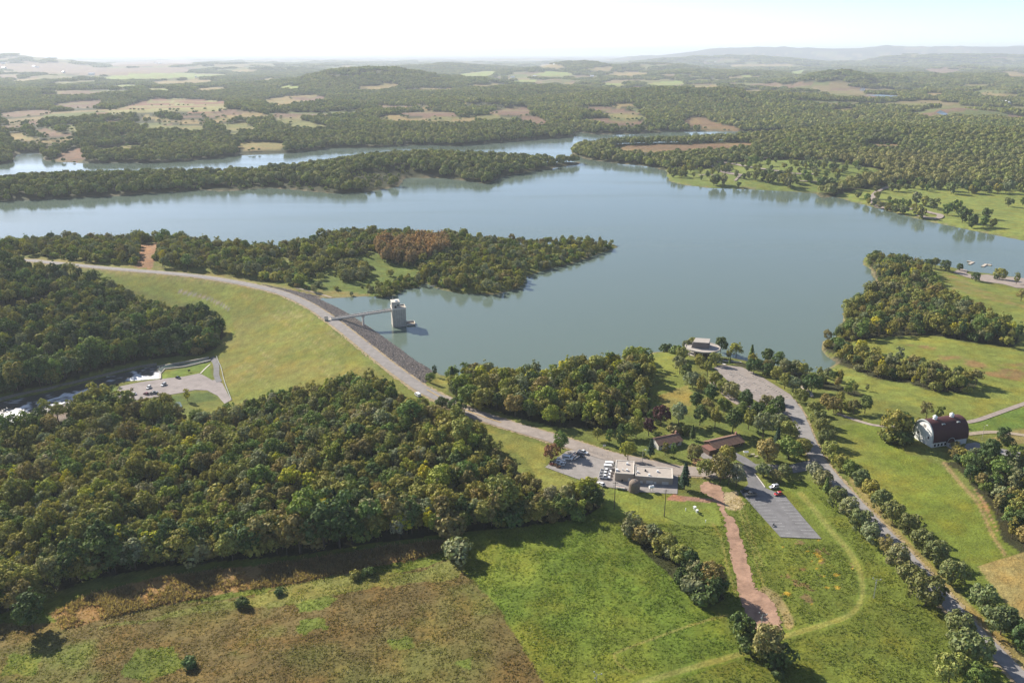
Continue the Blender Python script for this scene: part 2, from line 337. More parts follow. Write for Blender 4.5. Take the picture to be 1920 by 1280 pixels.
# ------------------------------------------------------------------ land cover (base colours of the ground)
FIELDS = [  # far fields: outline in the photograph, kind
 ('brown',[(98,197),(120,193),(185,188),(190,195),(160,203),(105,200)]),('brown',[(0,214),(40,208),(90,207),(95,213),(60,218),(20,219),(0,217)]),
 ('stripe',[(173,215),(208,207),(250,195),(277,187),(312,185),(354,186),(400,189),(423,192),(423,205),(404,212),(375,213),(330,210),(292,210),(250,211),(215,214)]),
 ('brown',[(381,214),(404,209),(423,205),(446,207),(475,210),(433,217),(396,222),(384,222)]),
 ('tan',[(246,220),(287,217),(302,222),(333,226),(367,226),(381,229),(390,234),(333,231),(308,230),(285,224)]),('brown',[(340,216),(381,216),(378,222),(345,221)]),
 ('green',[(269,240),(296,234),(333,236),(385,237),(375,246),(333,243),(290,242)]),
 ('tan',[(15,253),(42,248),(50,255),(83,262),(127,263),(131,260),(140,256),(145,252),(146,258),(126,268),(83,267),(42,263),(21,260)]),
 ('brown',[(60,245),(88,241),(96,244),(133,253),(144,256),(135,261),(90,254)]),('green',[(121,240),(144,238),(144,252),(133,245)]),
 ('brown',[(96,303),(105,295),(117,287),(150,279),(154,303)]),('brown',[(76,276),(90,272),(106,274),(95,280)]),('brown',[(194,230),(221,224),(233,229),(208,233)]),
 ('green',[(173,279),(208,276),(273,272),(270,276),(180,282)]),('tan',[(223,252),(246,254),(231,259)]),('brown',[(50,229),(75,226),(78,232),(55,235)]),('brown',[(0,237),(40,230),(45,236),(10,241),(0,241)]),
 ('tan',[(398,225),(425,218),(479,212),(508,217),(525,220),(477,218),(446,220),(417,229),(412,234),(402,230)]),
 ('green',[(417,235),(462,229),(467,235),(483,241),(458,245),(431,245)]),('green',[(429,252),(467,245),(487,243),(446,252),(433,258)]),
 ('green',[(529,222),(571,226),(592,232),(621,239),(571,240),(540,239),(542,231),(508,227)]),('tan',[(494,188),(540,181),(596,179),(612,187),(567,191),(529,198),(512,196)]),('brown',[(545,183),(600,180),(610,187),(570,189)]),
 ('tan',[(448,268),(529,269),(527,279),(487,282),(458,283)]),('tan',[(667,166),(720,158),(750,158),(733,165),(707,168)]),('tan',[(763,166),(840,166),(840,169),(770,169)]),
 ('tan',[(708,223),(743,215),(760,219),(790,224),(853,225),(880,218),(895,223),(880,230),(807,230),(740,226)]),('brown',[(750,213),(800,210),(853,212),(850,219),(800,219)]),
 ('brown',[(700,198),(773,200),(770,203),(727,203)]),('tan',[(777,195),(803,202),(797,205)]),('green',[(840,193),(923,195),(953,197),(900,198)]),
 ('brown',[(920,210),(980,198),(993,213),(960,217)]),('brown',[(973,220),(1007,218),(1027,233),(1000,233)]),('brown',[(1088,202),(1133,200),(1203,213),(1173,215),(1107,207)]),
 ('green',[(1140,213),(1213,219),(1193,225),(1153,221)]),('brown',[(1108,223),(1200,227),(1203,235),(1153,234)]),('tanbrown',[(1145,278),(1207,272),(1280,271),(1400,267),(1406,273),(1330,280),(1280,283),(1227,286),(1180,285)]),
 ('bright',[(857,140),(917,133),(930,138),(893,146)]),('bright',[(1002,140),(1033,134),(1077,139),(1040,144)]),('tan',[(1007,123),(1040,121),(1060,127),(1023,128)]),('tan',[(1097,130),(1147,125),(1140,133)]),
 ('tan',[(1138,140),(1173,135),(1220,138),(1187,143)]),('tan',[(1050,155),(1083,155),(1070,161)]),('bright',[(1205,158),(1273,152),(1282,158),(1240,161)]),('bright',[(1130,156),(1170,157),(1160,163),(1135,162)]),
 ('pink',[(0,120),(125,119),(200,128),(330,127),(350,135),(200,141),(100,138),(0,130)]),('bright',[(200,144),(300,137),(427,140),(333,147),(213,149)]),('tan',[(280,155),(350,150),(400,152),(333,158)]),
 ('pink',[(200,120),(300,113),(357,113),(350,122),(230,125)]),('bright',[(207,161),(250,159),(253,163),(215,164)]),('bright',[(273,166),(317,167),(310,170),(280,169)]),('tan',[(367,167),(420,164),(422,168),(375,170)]),('tan',[(430,132),(480,130),(478,135),(440,135)]),
 ('pink',[(0,141),(30,140),(32,146),(0,147)]),('tan',[(1737,175),(1767,175),(1765,179),(1740,179)]),('tan',[(1847,174),(1907,177),(1905,180),(1850,179)]),('bright',[(1390,141),(1410,142),(1409,146),(1391,145)]),('bright',[(1477,136),(1512,131),(1500,140)]),
 ('pink',[(1627,270),(1687,270),(1687,274),(1630,275)]),('tanbrown',[(1285,222),(1320,220),(1340,230),(1390,241),(1350,244),(1290,234)]),('tan',[(480,150),(515,146),(512,151),(488,152)]),
 ('pink',[(1740,128),(1800,132),(1780,138),(1745,136)]),('tan',[(1890,140),(1960,135),(1960,143),(1895,144)]),('tan',[(1370,122),(1470,120),(1480,124),(1380,126)])]
FCOL = {'brown':(0.165,0.108,0.075),'tan':(0.25,0.195,0.085),'tanbrown':(0.18,0.12,0.068),'green':(0.165,0.175,0.06),'bright':(0.21,0.27,0.075),'pink':(0.19,0.135,0.10)}
FIELDS += [('tan',[(1147,198),(1190,197),(1187,201),(1150,202)]),('green',[(90,156),(170,151),(172,154),(95,159)]),('tan',[(20,151),(70,148),(72,151),(25,153)]),('bright',[(520,163),(560,161),(558,165),(525,166)]),('tan',[(1300,163),(1345,161),(1347,165),(1305,166)]),('tan',[(1395,170),(1430,168),(1432,172),(1400,173)]),('green',[(1690,196),(1740,194),(1745,198),(1700,199)]),('tan',[(1560,205),(1600,203),(1604,207),(1565,208)]),('green',[(1800,160),(1850,158),(1852,162),(1805,163)]),('tan',[(890,160),(930,158),(928,162),(895,163)]),('bright',[(960,152),(1000,150),(1004,154),(965,155)])]
def fld_mask(u, v):
    m = np.zeros(np.shape(u), bool)
    for k, p in FIELDS: m |= in_poly(u, v, smooth(p, 4, True))
    return m

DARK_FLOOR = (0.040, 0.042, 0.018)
MEADOW = (0.120, 0.148, 0.024)
FOREGROUND_WOOD = [(-300,1180),(0,1150),(50,1130),(80,1120),(170,1085),(300,1063),(420,1052),(560,1040),(700,1018),(850,1000),(1000,985),(1090,972),(1128,950),(1128,925),(1085,930),(1030,925),(995,908),(955,875),(925,852),(890,828),(850,803),(800,778),(758,752),(735,738),(700,722),(655,718),(600,735),(540,752),(480,768),(432,780),(400,792),(345,800),(250,800),(150,805),(100,812),(0,830),(-300,860)]
STREAM_WOOD = [(100,790),(140,775),(215,765),(300,770),(340,790),(345,805),(250,806),(150,810)]
LEFT_WOOD = [(-300,790),(0,738),(100,722),(200,690),(280,672),(380,664),(415,648),(426,632),(416,612),(385,592),(310,585),(245,562),(185,532),(150,518),(60,508),(0,502),(-300,520)]
CENTRAL_WOOD = [(838,722),(870,712),(1000,712),(1100,697),(1160,684),(1200,674),(1222,690),(1217,740),(1222,788),(1180,803),(1120,805),(1040,800),(950,778),(880,750),(845,738)]
RIGHT_WOOD = [(1624,488),(1640,484),(1660,486),(1700,494),(1735,510),(1760,533),(1775,560),(1830,585),(1880,608),(1912,640),(1895,652),(1820,642),(1760,630),(1700,630),(1640,632),(1600,642),(1560,664),(1543,655),(1548,640),(1578,630),(1588,610),(1586,590),(1604,568),(1642,556),(1652,538),(1642,518)]
HEDGE_STRIP = [(1555,678),(1600,692),(1650,712),(1700,716),(1740,732),(1815,737),(1832,722),(1790,704),(1710,686),(1640,668),(1580,655)]
SHORE_STRIP = [(1345,668),(1400,682),(1450,690),(1500,698),(1545,702),(1600,720),(1640,738),(1600,742),(1540,728),(1480,712),(1440,702),(1390,688)]
RIGHT_BOTTOM_WOOD = [(1768,866),(1800,882),(1835,925),(1865,960),(1880,1012),(1925,1042),(2200,1160),(2300,900),(1990,866),(1900,872),(1840,862)]
P2_CLEAR = [[(262,458),(298,455),(296,480),(285,505),(255,502)],[(515,487),(560,480),(572,492),(545,500),(515,498)],[(590,520),(640,488),(700,474),(760,480),(790,505),(785,528),(750,552),(690,557),(600,558),(555,545)]]
GRASS_PARK = [(1248,320),(1275,312),(1320,318),(1355,305),(1440,300),(1540,300),(1600,310),(1660,320),(1655,330),(1580,345),(1560,358),(1520,366),(1400,356),(1300,352),(1245,345)]
GRASS_PARK2 = [(1560,369),(1610,355),(1650,352),(1700,346),(1760,348),(1930,352),(2100,360),(2200,520),(1920,455),(1800,430),(1700,408)]
DIRT = [(1318,905),(1333,904),(1352,914),(1358,935),(1362,964),(1376,972),(1388,1005),(1398,1037),(1408,1075),(1418,1104),(1432,1112),(1450,1130),(1458,1150),(1466,1180),(1450,1186),(1437,1178),(1420,1180),(1407,1178),(1398,1152),(1383,1101),(1368,1030),(1358,975),(1345,945),(1330,930),(1312,918)]
MOWN = [[(1150,1300),(1202,1280),(1300,1250),(1407,1220),(1463,1195),(1561,1165),(1600,1146),(1617,1113),(1612,1071),(1591,1032),(1561,998),(1527,955),(1500,925)]]
SCUFFS = [[(1150,1225),(1200,1205),(1300,1170),(1365,1152)],[(1150,1225),(1160,1245),(1190,1260)],[(1335,980),(1352,1010),(1362,1050),(1378,1110)],[(1383,945),(1400,1000),(1420,1060),(1432,1100)],[(1395,955),(1412,1010),(1430,1060)]]

def land_cover():
    u, v = GU.ravel(), GV.ravel(); x, y, z = GX.ravel(), GY.ravel(), GZ.ravel(); r = np.hypot(x, y)
    n = len(u); col = np.zeros((n, 3))
    f1 = fbm(x, y, 40, 3); f2 = fbm(x, y, 9, 5); f3 = fbm(x, y, 120, 9)
    near = r < 1300
    # default: rough grass near, woodland floor far
    col[:] = np.array((0.135, 0.155, 0.036))
    far = r >= 1200
    col[far] = (0.050, 0.056, 0.026)
    # far plain: patchwork of fields
    # parcels: straight edged fields between the woods, some split into strips
    pk = 0.65 * fbm(x, y, 1700, 21, 3) + 0.35 * fbm(x, y, 500, 25, 2)
    ang = 0.5 * np.floor(4 * vnoise(x, y, 3500, 63)); ca, sa = np.cos(ang), np.sin(ang); px_, py_ = ca * x + sa * y, -sa * x + ca * y
    hx = lambda i_, j_, s: ((((i_.astype(np.int64) * 73856093) ^ (j_.astype(np.int64) * 19349663) ^ (s * 83492791)) & 0xffffff) * 2654435761 % 0xffffff) / float(0xffffff)
    ci, cj = np.floor(px_ / 300), np.floor(py_ / 210); h1, h2 = hx(ci, cj, 1), hx(ci, cj, 2); strip = np.floor(py_ / 70); h3 = hx(ci, strip, 3)
    prob = np.clip((pk - 0.50) * 4.5 + 0.07 * sstep(5000, 12000, r) + 0.26 * sstep(1000, 200, u) * sstep(4000, 7000, r), 0, 0.85)
    pf = (r > 2450) & (h1 < prob * np.where(r > 4500, 1.0, 0.75)) & (GD.ravel() > 60) & ~((r < 7500) & (z > 44))
    hs = np.where(h2 < 0.45, h3, h2)
    pc = np.where((hs < 0.30)[:, None], np.array((0.165, 0.115, 0.08)), np.where((hs < 0.66)[:, None], np.array((0.125, 0.15, 0.055)), np.where((hs < 0.85)[:, None], np.array((0.20, 0.165, 0.085)), np.array((0.16, 0.16, 0.06)))))
    col[pf] = pc[pf]
    def paint(poly, c, edge=0.0, ns=7.0, where=None, soft=None):
        ju = u + edge * (fbm(x, y, ns, 13) - 0.5) * 2; jv = v + 0.6 * edge * (fbm(x, y, ns, 17) - 0.5) * 2
        m = in_poly(ju, jv, poly)
        if where is not None: m &= where
        c = np.asarray(c); col[m] = c[m] if c.ndim == 2 else c
        return m
    def stroke(poly, w, c, a=0.8, edge=1.5):
        P = smooth(poly, 6); lo, hi = P.min(0) - 40, P.max(0) + 40
        m = (u > lo[0]) & (u < hi[0]) & (v > lo[1]) & (v < hi[1]) & near
        ju = u[m] + edge * (fbm(x[m], y[m], 5, 15) - 0.5) * 2; jv = v[m] + edge * (fbm(x[m], y[m], 5, 19) - 0.5)
        d = seg_dist(ju, jv, P); k = (a * (1 - sstep(w * 0.7, w * 1.3, d)))[:, None]
        col[m] = col[m] * (1 - k) + np.array(c) * k
    # ---- far fields
    for kind, p in FIELDS:
        P = smooth(p, 4, True); m = in_poly(u, v, P)
        if kind == 'stripe':
            s = np.sin((z[m] * 0.42 + 0.0016 * x[m]) * 2.0)
            col[m] = np.where((s > 0.1)[:, None], np.array((0.205, 0.115, 0.075)), np.array((0.24, 0.235, 0.10)))
        else:
            st = np.sin(z[m] * 1.1 + 0.003 * y[m] + 3 * f3[m]); alt = np.array(FCOL['green'] if kind in ('brown', 'tan') else FCOL['tan'])
            k = (np.clip(st * 2 - 0.9, 0, 1) * 0.55)[:, None]; col[m] = (np.array(FCOL[kind]) * (1 - k) + alt * k) * (0.85 + 0.3 * f3[m])[:, None]
    # ---- far parks
    gp = np.array((0.145, 0.185, 0.045))
    paint(GRASS_PARK, gp, 2, 60); paint(GRASS_PARK2, (0.175, 0.21, 0.05), 2, 60)
    # ---- near meadows
    mead = near & (v > 930)
    paint([(-400,1110),(0,1140),(420,1050),(850,1000),(1130,950),(1500,900),(2400,1000),(2400,1500),(-400,1500)], MEADOW, 3)
    yel = np.clip((f1 - 0.42) * 4, 0, 1)[:, None]
    m = in_poly(u, v, [(850,1010),(1130,950),(1190,1000),(1350,1160),(1400,1230),(1200,1300),(1020,1300),(960,1190),(890,1080)])
    col[m] = (np.array((0.105, 0.150, 0.020)) * (1 - yel) + np.array((0.165, 0.180, 0.026)) * yel)[m]
    m = in_poly(u, v, [(1640,790),(1700,850),(1760,870),(1830,930),(1880,1010),(1905,1035),(1700,1060),(1600,930),(1560,800)])
    col[m] = (np.array((0.135, 0.170, 0.026)) * (1 - yel) + np.array((0.19, 0.195, 0.042)) * yel)[m]
    # brown meadow on the left, green breaking through
    bm = in_poly(u + 26 * (f1 - 0.5), v + 14 * (f2 - 0.5), [(100,1165),(300,1130),(470,1118),(620,1075),(760,1075),(850,1045),(870,1072),(930,1135),(985,1215),(1030,1290),(1000,1340),(-60,1340),(-300,1300),(-300,1180)])
    g = fbm(x, y, 34, 41, 4); gg = np.clip((g - 0.44) * 3.2, 0, 1)[:, None] 
    bc = np.array((0.135, 0.102, 0.038)) * (1 - 0.25 * (f2[:, None] - 0.5)) * (1 - gg) + np.array((0.128, 0.138, 0.034)) * gg
    hot = np.clip((fbm(x, y, 22, 71) - 0.60) * 5, 0, 1)[:, None]
    bc = bc * (1 - hot) + np.array((0.135, 0.16, 0.034)) * hot
    left = np.clip((420 - u) / 420, 0, 1)[:, None] * np.clip((f1[:, None] - 0.2) * 2, 0, 1)
    bc = bc * (1 - 0.6 * left) + np.array((0.19, 0.165, 0.065)) * 0.6 * left
    col[bm] = bc[bm]
    for p in ([(530,1110),(600,1105),(640,1120),(600,1140),(560,1150)],[(560,1165),(610,1160),(620,1180),(570,1190)],[(250,1220),(330,1205),(345,1250),(280,1280),(230,1262)],[(0,1230),(70,1225),(60,1260),(0,1270)],[(720,1200),(755,1195),(765,1215),(735,1222)],[(850,1240),(890,1235),(885,1260)]):
        paint(p, (0.128, 0.158, 0.030), 22, 9)
    paint([(470,1118),(620,1075),(760,1073),(850,1045),(880,1050),(860,1080),(700,1105),(560,1128),(300,1160),(160,1178)], (0.165, 0.168, 0.045), 16, 14)
    # tan reeds along the wood
    paint([(95,1150),(180,1110),(300,1080),(420,1066),(560,1050),(690,1030),(760,1018),(840,1012),(838,1030),(760,1052),(700,1062),(560,1092),(430,1110),(300,1135),(200,1158),(120,1180)], (0.27, 0.175, 0.072), 6, 6)
    # dark ground in woods
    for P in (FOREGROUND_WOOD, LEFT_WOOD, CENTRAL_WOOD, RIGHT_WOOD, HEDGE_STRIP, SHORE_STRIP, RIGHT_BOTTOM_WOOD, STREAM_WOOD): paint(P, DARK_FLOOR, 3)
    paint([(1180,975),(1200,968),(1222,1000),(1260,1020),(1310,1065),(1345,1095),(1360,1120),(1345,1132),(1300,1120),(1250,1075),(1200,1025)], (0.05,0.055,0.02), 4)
    paint([(28,868),(70,866),(80,882),(40,888)], (0.12,0.17,0.03), 2)
    # right side
    paint([(1590,640),(1640,634),(1760,632),(1830,645),(1930,655),(1930,775),(1830,790),(1750,770),(1640,745),(1545,712),(1560,690),(1650,715),(1700,718),(1740,733),(1820,738),(1840,722),(1700,685),(1620,662)], (0.165, 0.19, 0.04), 2)
    m = in_poly(u + 30 * (f2 - 0.5), v + 10 * (f2 - 0.5), [(1690,645),(1740,650),(1860,672),(1920,680),(1960,700),(1920,716),(1850,705),(1800,690),(1700,668)]); k = (np.clip((f2 - 0.42) * 5, 0, 1) * 0.8)[:, None] * m[:, None]
    col[:] = col * (1 - k) + np.array((0.215, 0.125, 0.06)) * k
    paint([(1745,505),(1790,515),(1850,532),(1930,548),(1960,640),(1900,610),(1850,585),(1790,560),(1765,530)], (0.16, 0.19, 0.042), 2)
    m = in_poly(u + 24 * (f2 - 0.5), v + 6 * (f2 - 0.5), [(1755,508),(1800,520),(1860,548),(1930,565),(1930,580),(1850,560),(1780,540)]); k = (0.7 * np.clip((f2 - 0.4) * 5, 0, 1))[:, None] * m[:, None]
    col[:] = col * (1 - k) + np.array((0.23, 0.17, 0.07)) * k
    paint([(1810,790),(1930,762),(1930,800),(1820,812)], (0.115, 0.17, 0.03), 1); paint([(1835,1062),(1930,1030),(2300,1000),(2300,1300),(1925,1170),(1870,1110)], (0.25, 0.20, 0.075), 4)
    paint([(1860,820),(1930,800),(1930,830),(1880,835)], (0.23, 0.19, 0.07), 2)
    # verges of the drive, lawns
    stroke([(1600,900),(1680,1000),(1760,1085),(1850,1175),(1930,1250)], 9, (0.25, 0.19, 0.075), 0.8)
    stroke([(1770,868),(1800,905),(1835,945),(1860,1000),(1885,1040)], 3, (0.30, 0.21, 0.10), 0.8)
    paint([(1222,664),(1290,660),(1290,700),(1300,740),(1290,770),(1222,765)], (0.16, 0.185, 0.036), 2)
    paint([(1230,745),(1290,720),(1300,760),(1260,770)], (0.23, 0.20, 0.055), 8)
    paint([(1222,770),(1310,770),(1470,800),(1480,870),(1395,880),(1260,850),(1110,835),(1200,812)], (0.125, 0.155, 0.036), 2)
    paint([(810,700),(850,712),(835,738),(880,768),(900,775),(850,762),(795,712)], (0.17, 0.175, 0.04), 2)
    paint([(900,800),(960,818),(1030,840),(1020,870),(1085,905),(1125,915),(1100,925),(1020,912),(985,860),(930,830)], (0.19, 0.195, 0.045), 3)
    paint([(1130,915),(1265,928),(1330,935),(1360,985),(1300,985),(1140,960)], (0.16, 0.195, 0.036), 2)
    paint([(790,770),(830,775),(870,790),(840,800),(770,775),(745,745)], (0.15, 0.18, 0.04), 2)
    # dam: mown downstream face, toe
    dam_face = near & (GDM.ravel() < 110) & in_poly(u, v, [(120,495),(300,520),(430,535),(520,555),(600,600),(700,690),(760,745),(740,755),(600,760),(440,760),(405,700),(405,650),(430,620),(420,590),(395,570),(300,555),(200,520)])
    st = np.clip((fbm(x * 0.35 + y * 0.9, y * 0.2 - x * 0.08, 12, 83) - 0.4) * 4, 0, 1)[:, None]
    dc = np.array((0.150, 0.168, 0.034)) * (1 - 0.45 * st) + np.array((0.205, 0.165, 0.055)) * 0.45 * st
    col[dam_face] = dc[dam_face]
    stroke([(160,505),(240,532),(330,556),(395,570),(424,592),(436,622)], 6, (0.15, 0.185, 0.036), 0.9)
    stroke([(335,546),(380,556),(410,568),(428,580)], 2.2, (0.20, 0.18, 0.16), 0.9)
    stroke([(470,560),(560,630),(620,690)], 1.0, (0.24, 0.21, 0.08), 0.5); stroke([(440,700),(460,715)], 1.2, (0.28, 0.24, 0.1), 0.5); stroke([(598,688),(625,712)], 1.2, (0.28, 0.24, 0.1), 0.5); stroke([(520,580),(590,640),(640,690)], 1.0, (0.24, 0.21, 0.09), 0.4)
    for k in range(16):
        u0, v0 = 440 + (k * 73) % 210, 545 + (k * 47) % 150; stroke([(u0, v0), (u0 + 30 + k % 5 * 9, v0 + 17 + k % 4 * 7)], 0.8, (0.27, 0.225, 0.10), 0.5, 0.6)
    for k in range(7): stroke([(470 + 18 * k, 715 - 14 * k), (520 + 18 * k, 690 - 14 * k), (560 + 16 * k, 655 - 10 * k)], 1.4, (0.125, 0.15, 0.03), 0.35, 1.0)
    stroke([(20,484),(90,486),(150,491),(300,503),(430,519),(520,536),(590,556)], 3.0, (0.20, 0.185, 0.06), 0.9)
    stroke([(40,493),(150,503),(300,516),(430,532),(480,542)], 2.2, (0.24, 0.19, 0.08), 0.6)
    # island clearings
    for P, c in zip(P2_CLEAR, ((0.26, 0.155, 0.085), (0.17, 0.185, 0.055), (0.115, 0.155, 0.034))): paint(P, c, 5, 9)
    paint([(560,545),(620,545),(700,552),(600,562)], (0.20, 0.18, 0.06), 3)
    # outlet works: grass banks, sandbar, dirt
    paint([(302,700),(340,690),(395,678),(398,712),(376,700),(345,706),(302,712)], (0.13, 0.18, 0.03), 1); paint([(140,757),(166,738),(215,722),(223,728),(218,745),(175,760),(150,768)], (0.13, 0.17, 0.035), 1)
    paint([(275,752),(342,738),(390,735),(412,748),(330,762),(290,760)], (0.09, 0.125, 0.03), 1); paint([(82,775),(110,762),(140,752),(150,770),(130,785),(100,790)], (0.20, 0.165, 0.14), 2)
    paint([(490,533),(540,543),(600,556),(640,578),(700,615),(760,656),(812,694),(808,708),(792,722),(745,690),(700,654),(650,613),(606,582),(560,556)], (0.19, 0.165, 0.145), 1)
    # shores: thin strip of mud and stones
    dl = GD.ravel(); m = (dl > -3) & (dl < 2.2 * np.clip(r / 700, 0.6, 2.0)) & (f1 > 0.35); col[m] = col[m] * 0.35 + np.array((0.21, 0.175, 0.11)) * 0.65
    m = (dl < -0.5); col[m] = (0.10, 0.10, 0.06)
    # mown tracks and scuffs
    for P in MOWN: stroke(P, 8, (0.115, 0.165, 0.026), 0.7); stroke(P, 5.2, (0.215, 0.215, 0.055), 0.85)
    for P in SCUFFS: stroke(P, 2.0, (0.25, 0.22, 0.07), 0.6)
    stroke([(1432,1108),(1452,1120),(1470,1145),(1480,1170)], 9, (0.32, 0.24, 0.12), 0.75, 4)
    paint([(1350,925),(1380,920),(1395,945),(1390,955),(1365,955),(1355,945)], (0.38, 0.30, 0.17), 3, 4)
    # goldenrod and rust patches beyond the dirt strip
    m = near & (u > 1465) & (u < 1600) & (v > 1010) & (v < 1140); q = fbm(x, y, 5, 91, 3)
    mm = m & (q > 0.70); col[mm] = (0.17, 0.125, 0.05)
    q2 = fbm(x, y, 4, 97, 3); mm = m & (q2 > 0.76); col[mm] = (0.36, 0.25, 0.035)
    # worn earth by the sheds
    paint([(1262,926),(1300,930),(1345,935),(1345,942),(1300,940),(1250,936)], (0.30, 0.17, 0.12), 2); paint([(1300,860),(1355,858),(1330,875),(1300,872)], (0.30, 0.20, 0.11), 2)
    paint([(1820,905),(1850,945),(1872,1000)], (0.3, 0.2, 0.1), 1)
    # fine mottling that belongs to the turf
    col *= (0.86 + 0.28 * f2)[:, None]
    return np.clip(col, 0.004, 0.8)

COVER = land_cover()
def build_ground():
    nr, nt = GX.shape
    co = np.stack([GX, GY, GZ], -1).reshape(-1, 3).astype(np.float32)
    i = np.arange((nr - 1) * (nt - 1)); a = (i // (nt - 1)) * nt + i % (nt - 1)
    quads = np.stack([a, a + 1, a + nt + 1, a + nt], 1).astype(np.int32)
    me = bpy.data.meshes.new('ground'); me.vertices.add(len(co)); me.vertices.foreach_set('co', co.ravel())
    me.loops.add(quads.size); me.loops.foreach_set('vertex_index', quads.ravel())
    me.polygons.add(len(quads)); me.polygons.foreach_set('loop_start', np.arange(0, quads.size, 4, dtype=np.int32)); me.polygons.foreach_set('loop_total', np.full(len(quads), 4, np.int32))
    me.polygons.foreach_set('use_smooth', np.ones(len(quads), bool)); me.update()
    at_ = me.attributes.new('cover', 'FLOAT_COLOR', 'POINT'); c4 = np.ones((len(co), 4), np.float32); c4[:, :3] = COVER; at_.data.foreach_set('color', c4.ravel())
    me.materials.append(ground_material())
    o = bpy.data.objects.new('ground', me); COL.objects.link(o); tag(o, 'rolling ground of meadows, dam face and woodland floor', kind='structure')
build_ground()
CV = COVER.reshape(GX.shape + (3,))
def cover_at(x, y):
    r = np.hypot(x, y); t = np.arctan2(x, y)
    i = np.clip(np.rint(np.interp(r, RR, np.arange(len(RR)))).astype(int), 0, len(RR) - 1); j = np.clip(np.rint((t - TT[0]) / (TT[1] - TT[0])).astype(int), 0, len(TT) - 1)
    return CV[i, j]

# ------------------------------------------------------------------ water
def water_material(name, color, rough, wave, dist, deep=None):
    m = bpy.data.materials.new(name); m.use_nodes = True; nt = m.node_tree; L = nt.links; b = nt.nodes['Principled BSDF']
    b.inputs['Base Color'].default_value = (*color, 1); b.inputs['Roughness'].default_value = rough; b.inputs['IOR'].default_value = 1.333
    tc = nt.nodes.new('ShaderNodeNewGeometry'); mp = nt.nodes.new('ShaderNodeMapping'); mp.inputs['Scale'].default_value = (1, 1.6, 1); mp.inputs['Rotation'].default_value = (0, 0, 0.5)
    L.new(tc.outputs['Position'], mp.inputs[0])
    n = nt.nodes.new('ShaderNodeTexNoise'); n.inputs['Scale'].default_value = wave; n.inputs['Detail'].default_value = 4; L.new(mp.outputs[0], n.inputs[0])
    bp = nt.nodes.new('ShaderNodeBump'); bp.inputs['Distance'].default_value = dist; bp.inputs['Strength'].default_value = 1; L.new(n.outputs['Fac'], bp.inputs['Height']); L.new(bp.outputs[0], b.inputs['Normal'])
    # patches of ruffled and of calm water
    n2 = nt.nodes.new('ShaderNodeTexNoise'); n2.inputs['Scale'].default_value = 0.006; n2.inputs['Detail'].default_value = 6; mp2 = nt.nodes.new('ShaderNodeMapping'); mp2.inputs['Scale'].default_value = (0.5, 2.2, 1); mp2.inputs['Rotation'].default_value = (0, 0, 0.35); L.new(tc.outputs['Position'], mp2.inputs[0]); L.new(mp2.outputs[0], n2.inputs[0])
    r = nt.nodes.new('ShaderNodeMapRange'); r.inputs[1].default_value = 0.35; r.inputs[2].default_value = 0.65; r.inputs[3].default_value = rough * 0.55; r.inputs[4].default_value = rough * 1.9; L.new(n2.outputs['Fac'], r.inputs[0]); L.new(r.outputs[0], b.inputs['Roughness'])
    return m
M_LAKE = water_material('lake_water', (0.112, 0.150, 0.116), 0.095, 0.35, 0.035)
def sheet(name, poly, z, m, kind='structure', label=None, cell=None):
    """flat polygon at height z (world xy)"""
    bm = bmesh.new(); vs_ = [bm.verts.new((p[0], p[1], z)) for p in poly]; es = [bm.edges.new((vs_[i], vs_[(i + 1) % len(vs_)])) for i in range(len(vs_))]
    bmesh.ops.triangle_fill(bm, edges=es, use_beauty=True, use_dissolve=False, normal=(0, 0, 1)); bmesh.ops.recalc_face_normals(bm, faces=bm.faces)
    for f in bm.faces:
        if f.normal.z < 0: f.normal_flip()
    me = bpy.data.meshes.new(name); bm.to_mesh(me); bm.free(); me.materials.append(m); o = bpy.data.objects.new(name, me); COL.objects.link(o)
    return tag(o, label, kind=kind)
# the lake surface runs on under the banks; the terrain cuts the shoreline
LAKE_HULL = [tuple(p) for p in DAM] + [(60, 420), (900, 400), (1500, 1800), (1500, 2700), (-2600, 2700), (-2600, 900), (-900, 870)]
sheet('lake', LAKE_HULL, 0.0, M_LAKE, label='broad calm reservoir lake with green water')
# ------------------------------------------------------------------ roads, car parks, small waters
M_ASPH = mat('worn_asphalt', (0.235, 0.215, 0.20), 0.9, 0.2, noise=0.20, scale=0.25)
M_ASPH2 = mat('dark_asphalt', (0.17, 0.165, 0.165), 0.9, 0.2, noise=0.20, scale=0.3)
M_GRAVEL = mat('gravel', (0.30, 0.25, 0.215), 0.95, 0.1, noise=0.2, scale=0.4)
M_DIRT = mat('red_dirt', (0.31, 0.195, 0.135), 0.95, 0.1, noise=0.34, scale=0.22, bump=0.5)
M_WHITE = mat('white_paint', (0.78, 0.78, 0.76), 0.5, 0.3)
M_LINE = mat('worn_line_paint', (0.55, 0.55, 0.53), 0.8, 0.2, noise=0.35, scale=1.0)
M_YLINE = mat('worn_yellow_line', (0.50, 0.34, 0.10), 0.8, 0.2, noise=0.3, scale=0.6)
M_CONC = mat('weathered_concrete', (0.42, 0.385, 0.33), 0.9, 0.2, noise=0.16, scale=0.5)
M_CONC_L = mat('pale_concrete', (0.60, 0.55, 0.48), 0.9, 0.2, noise=0.10, scale=0.5)

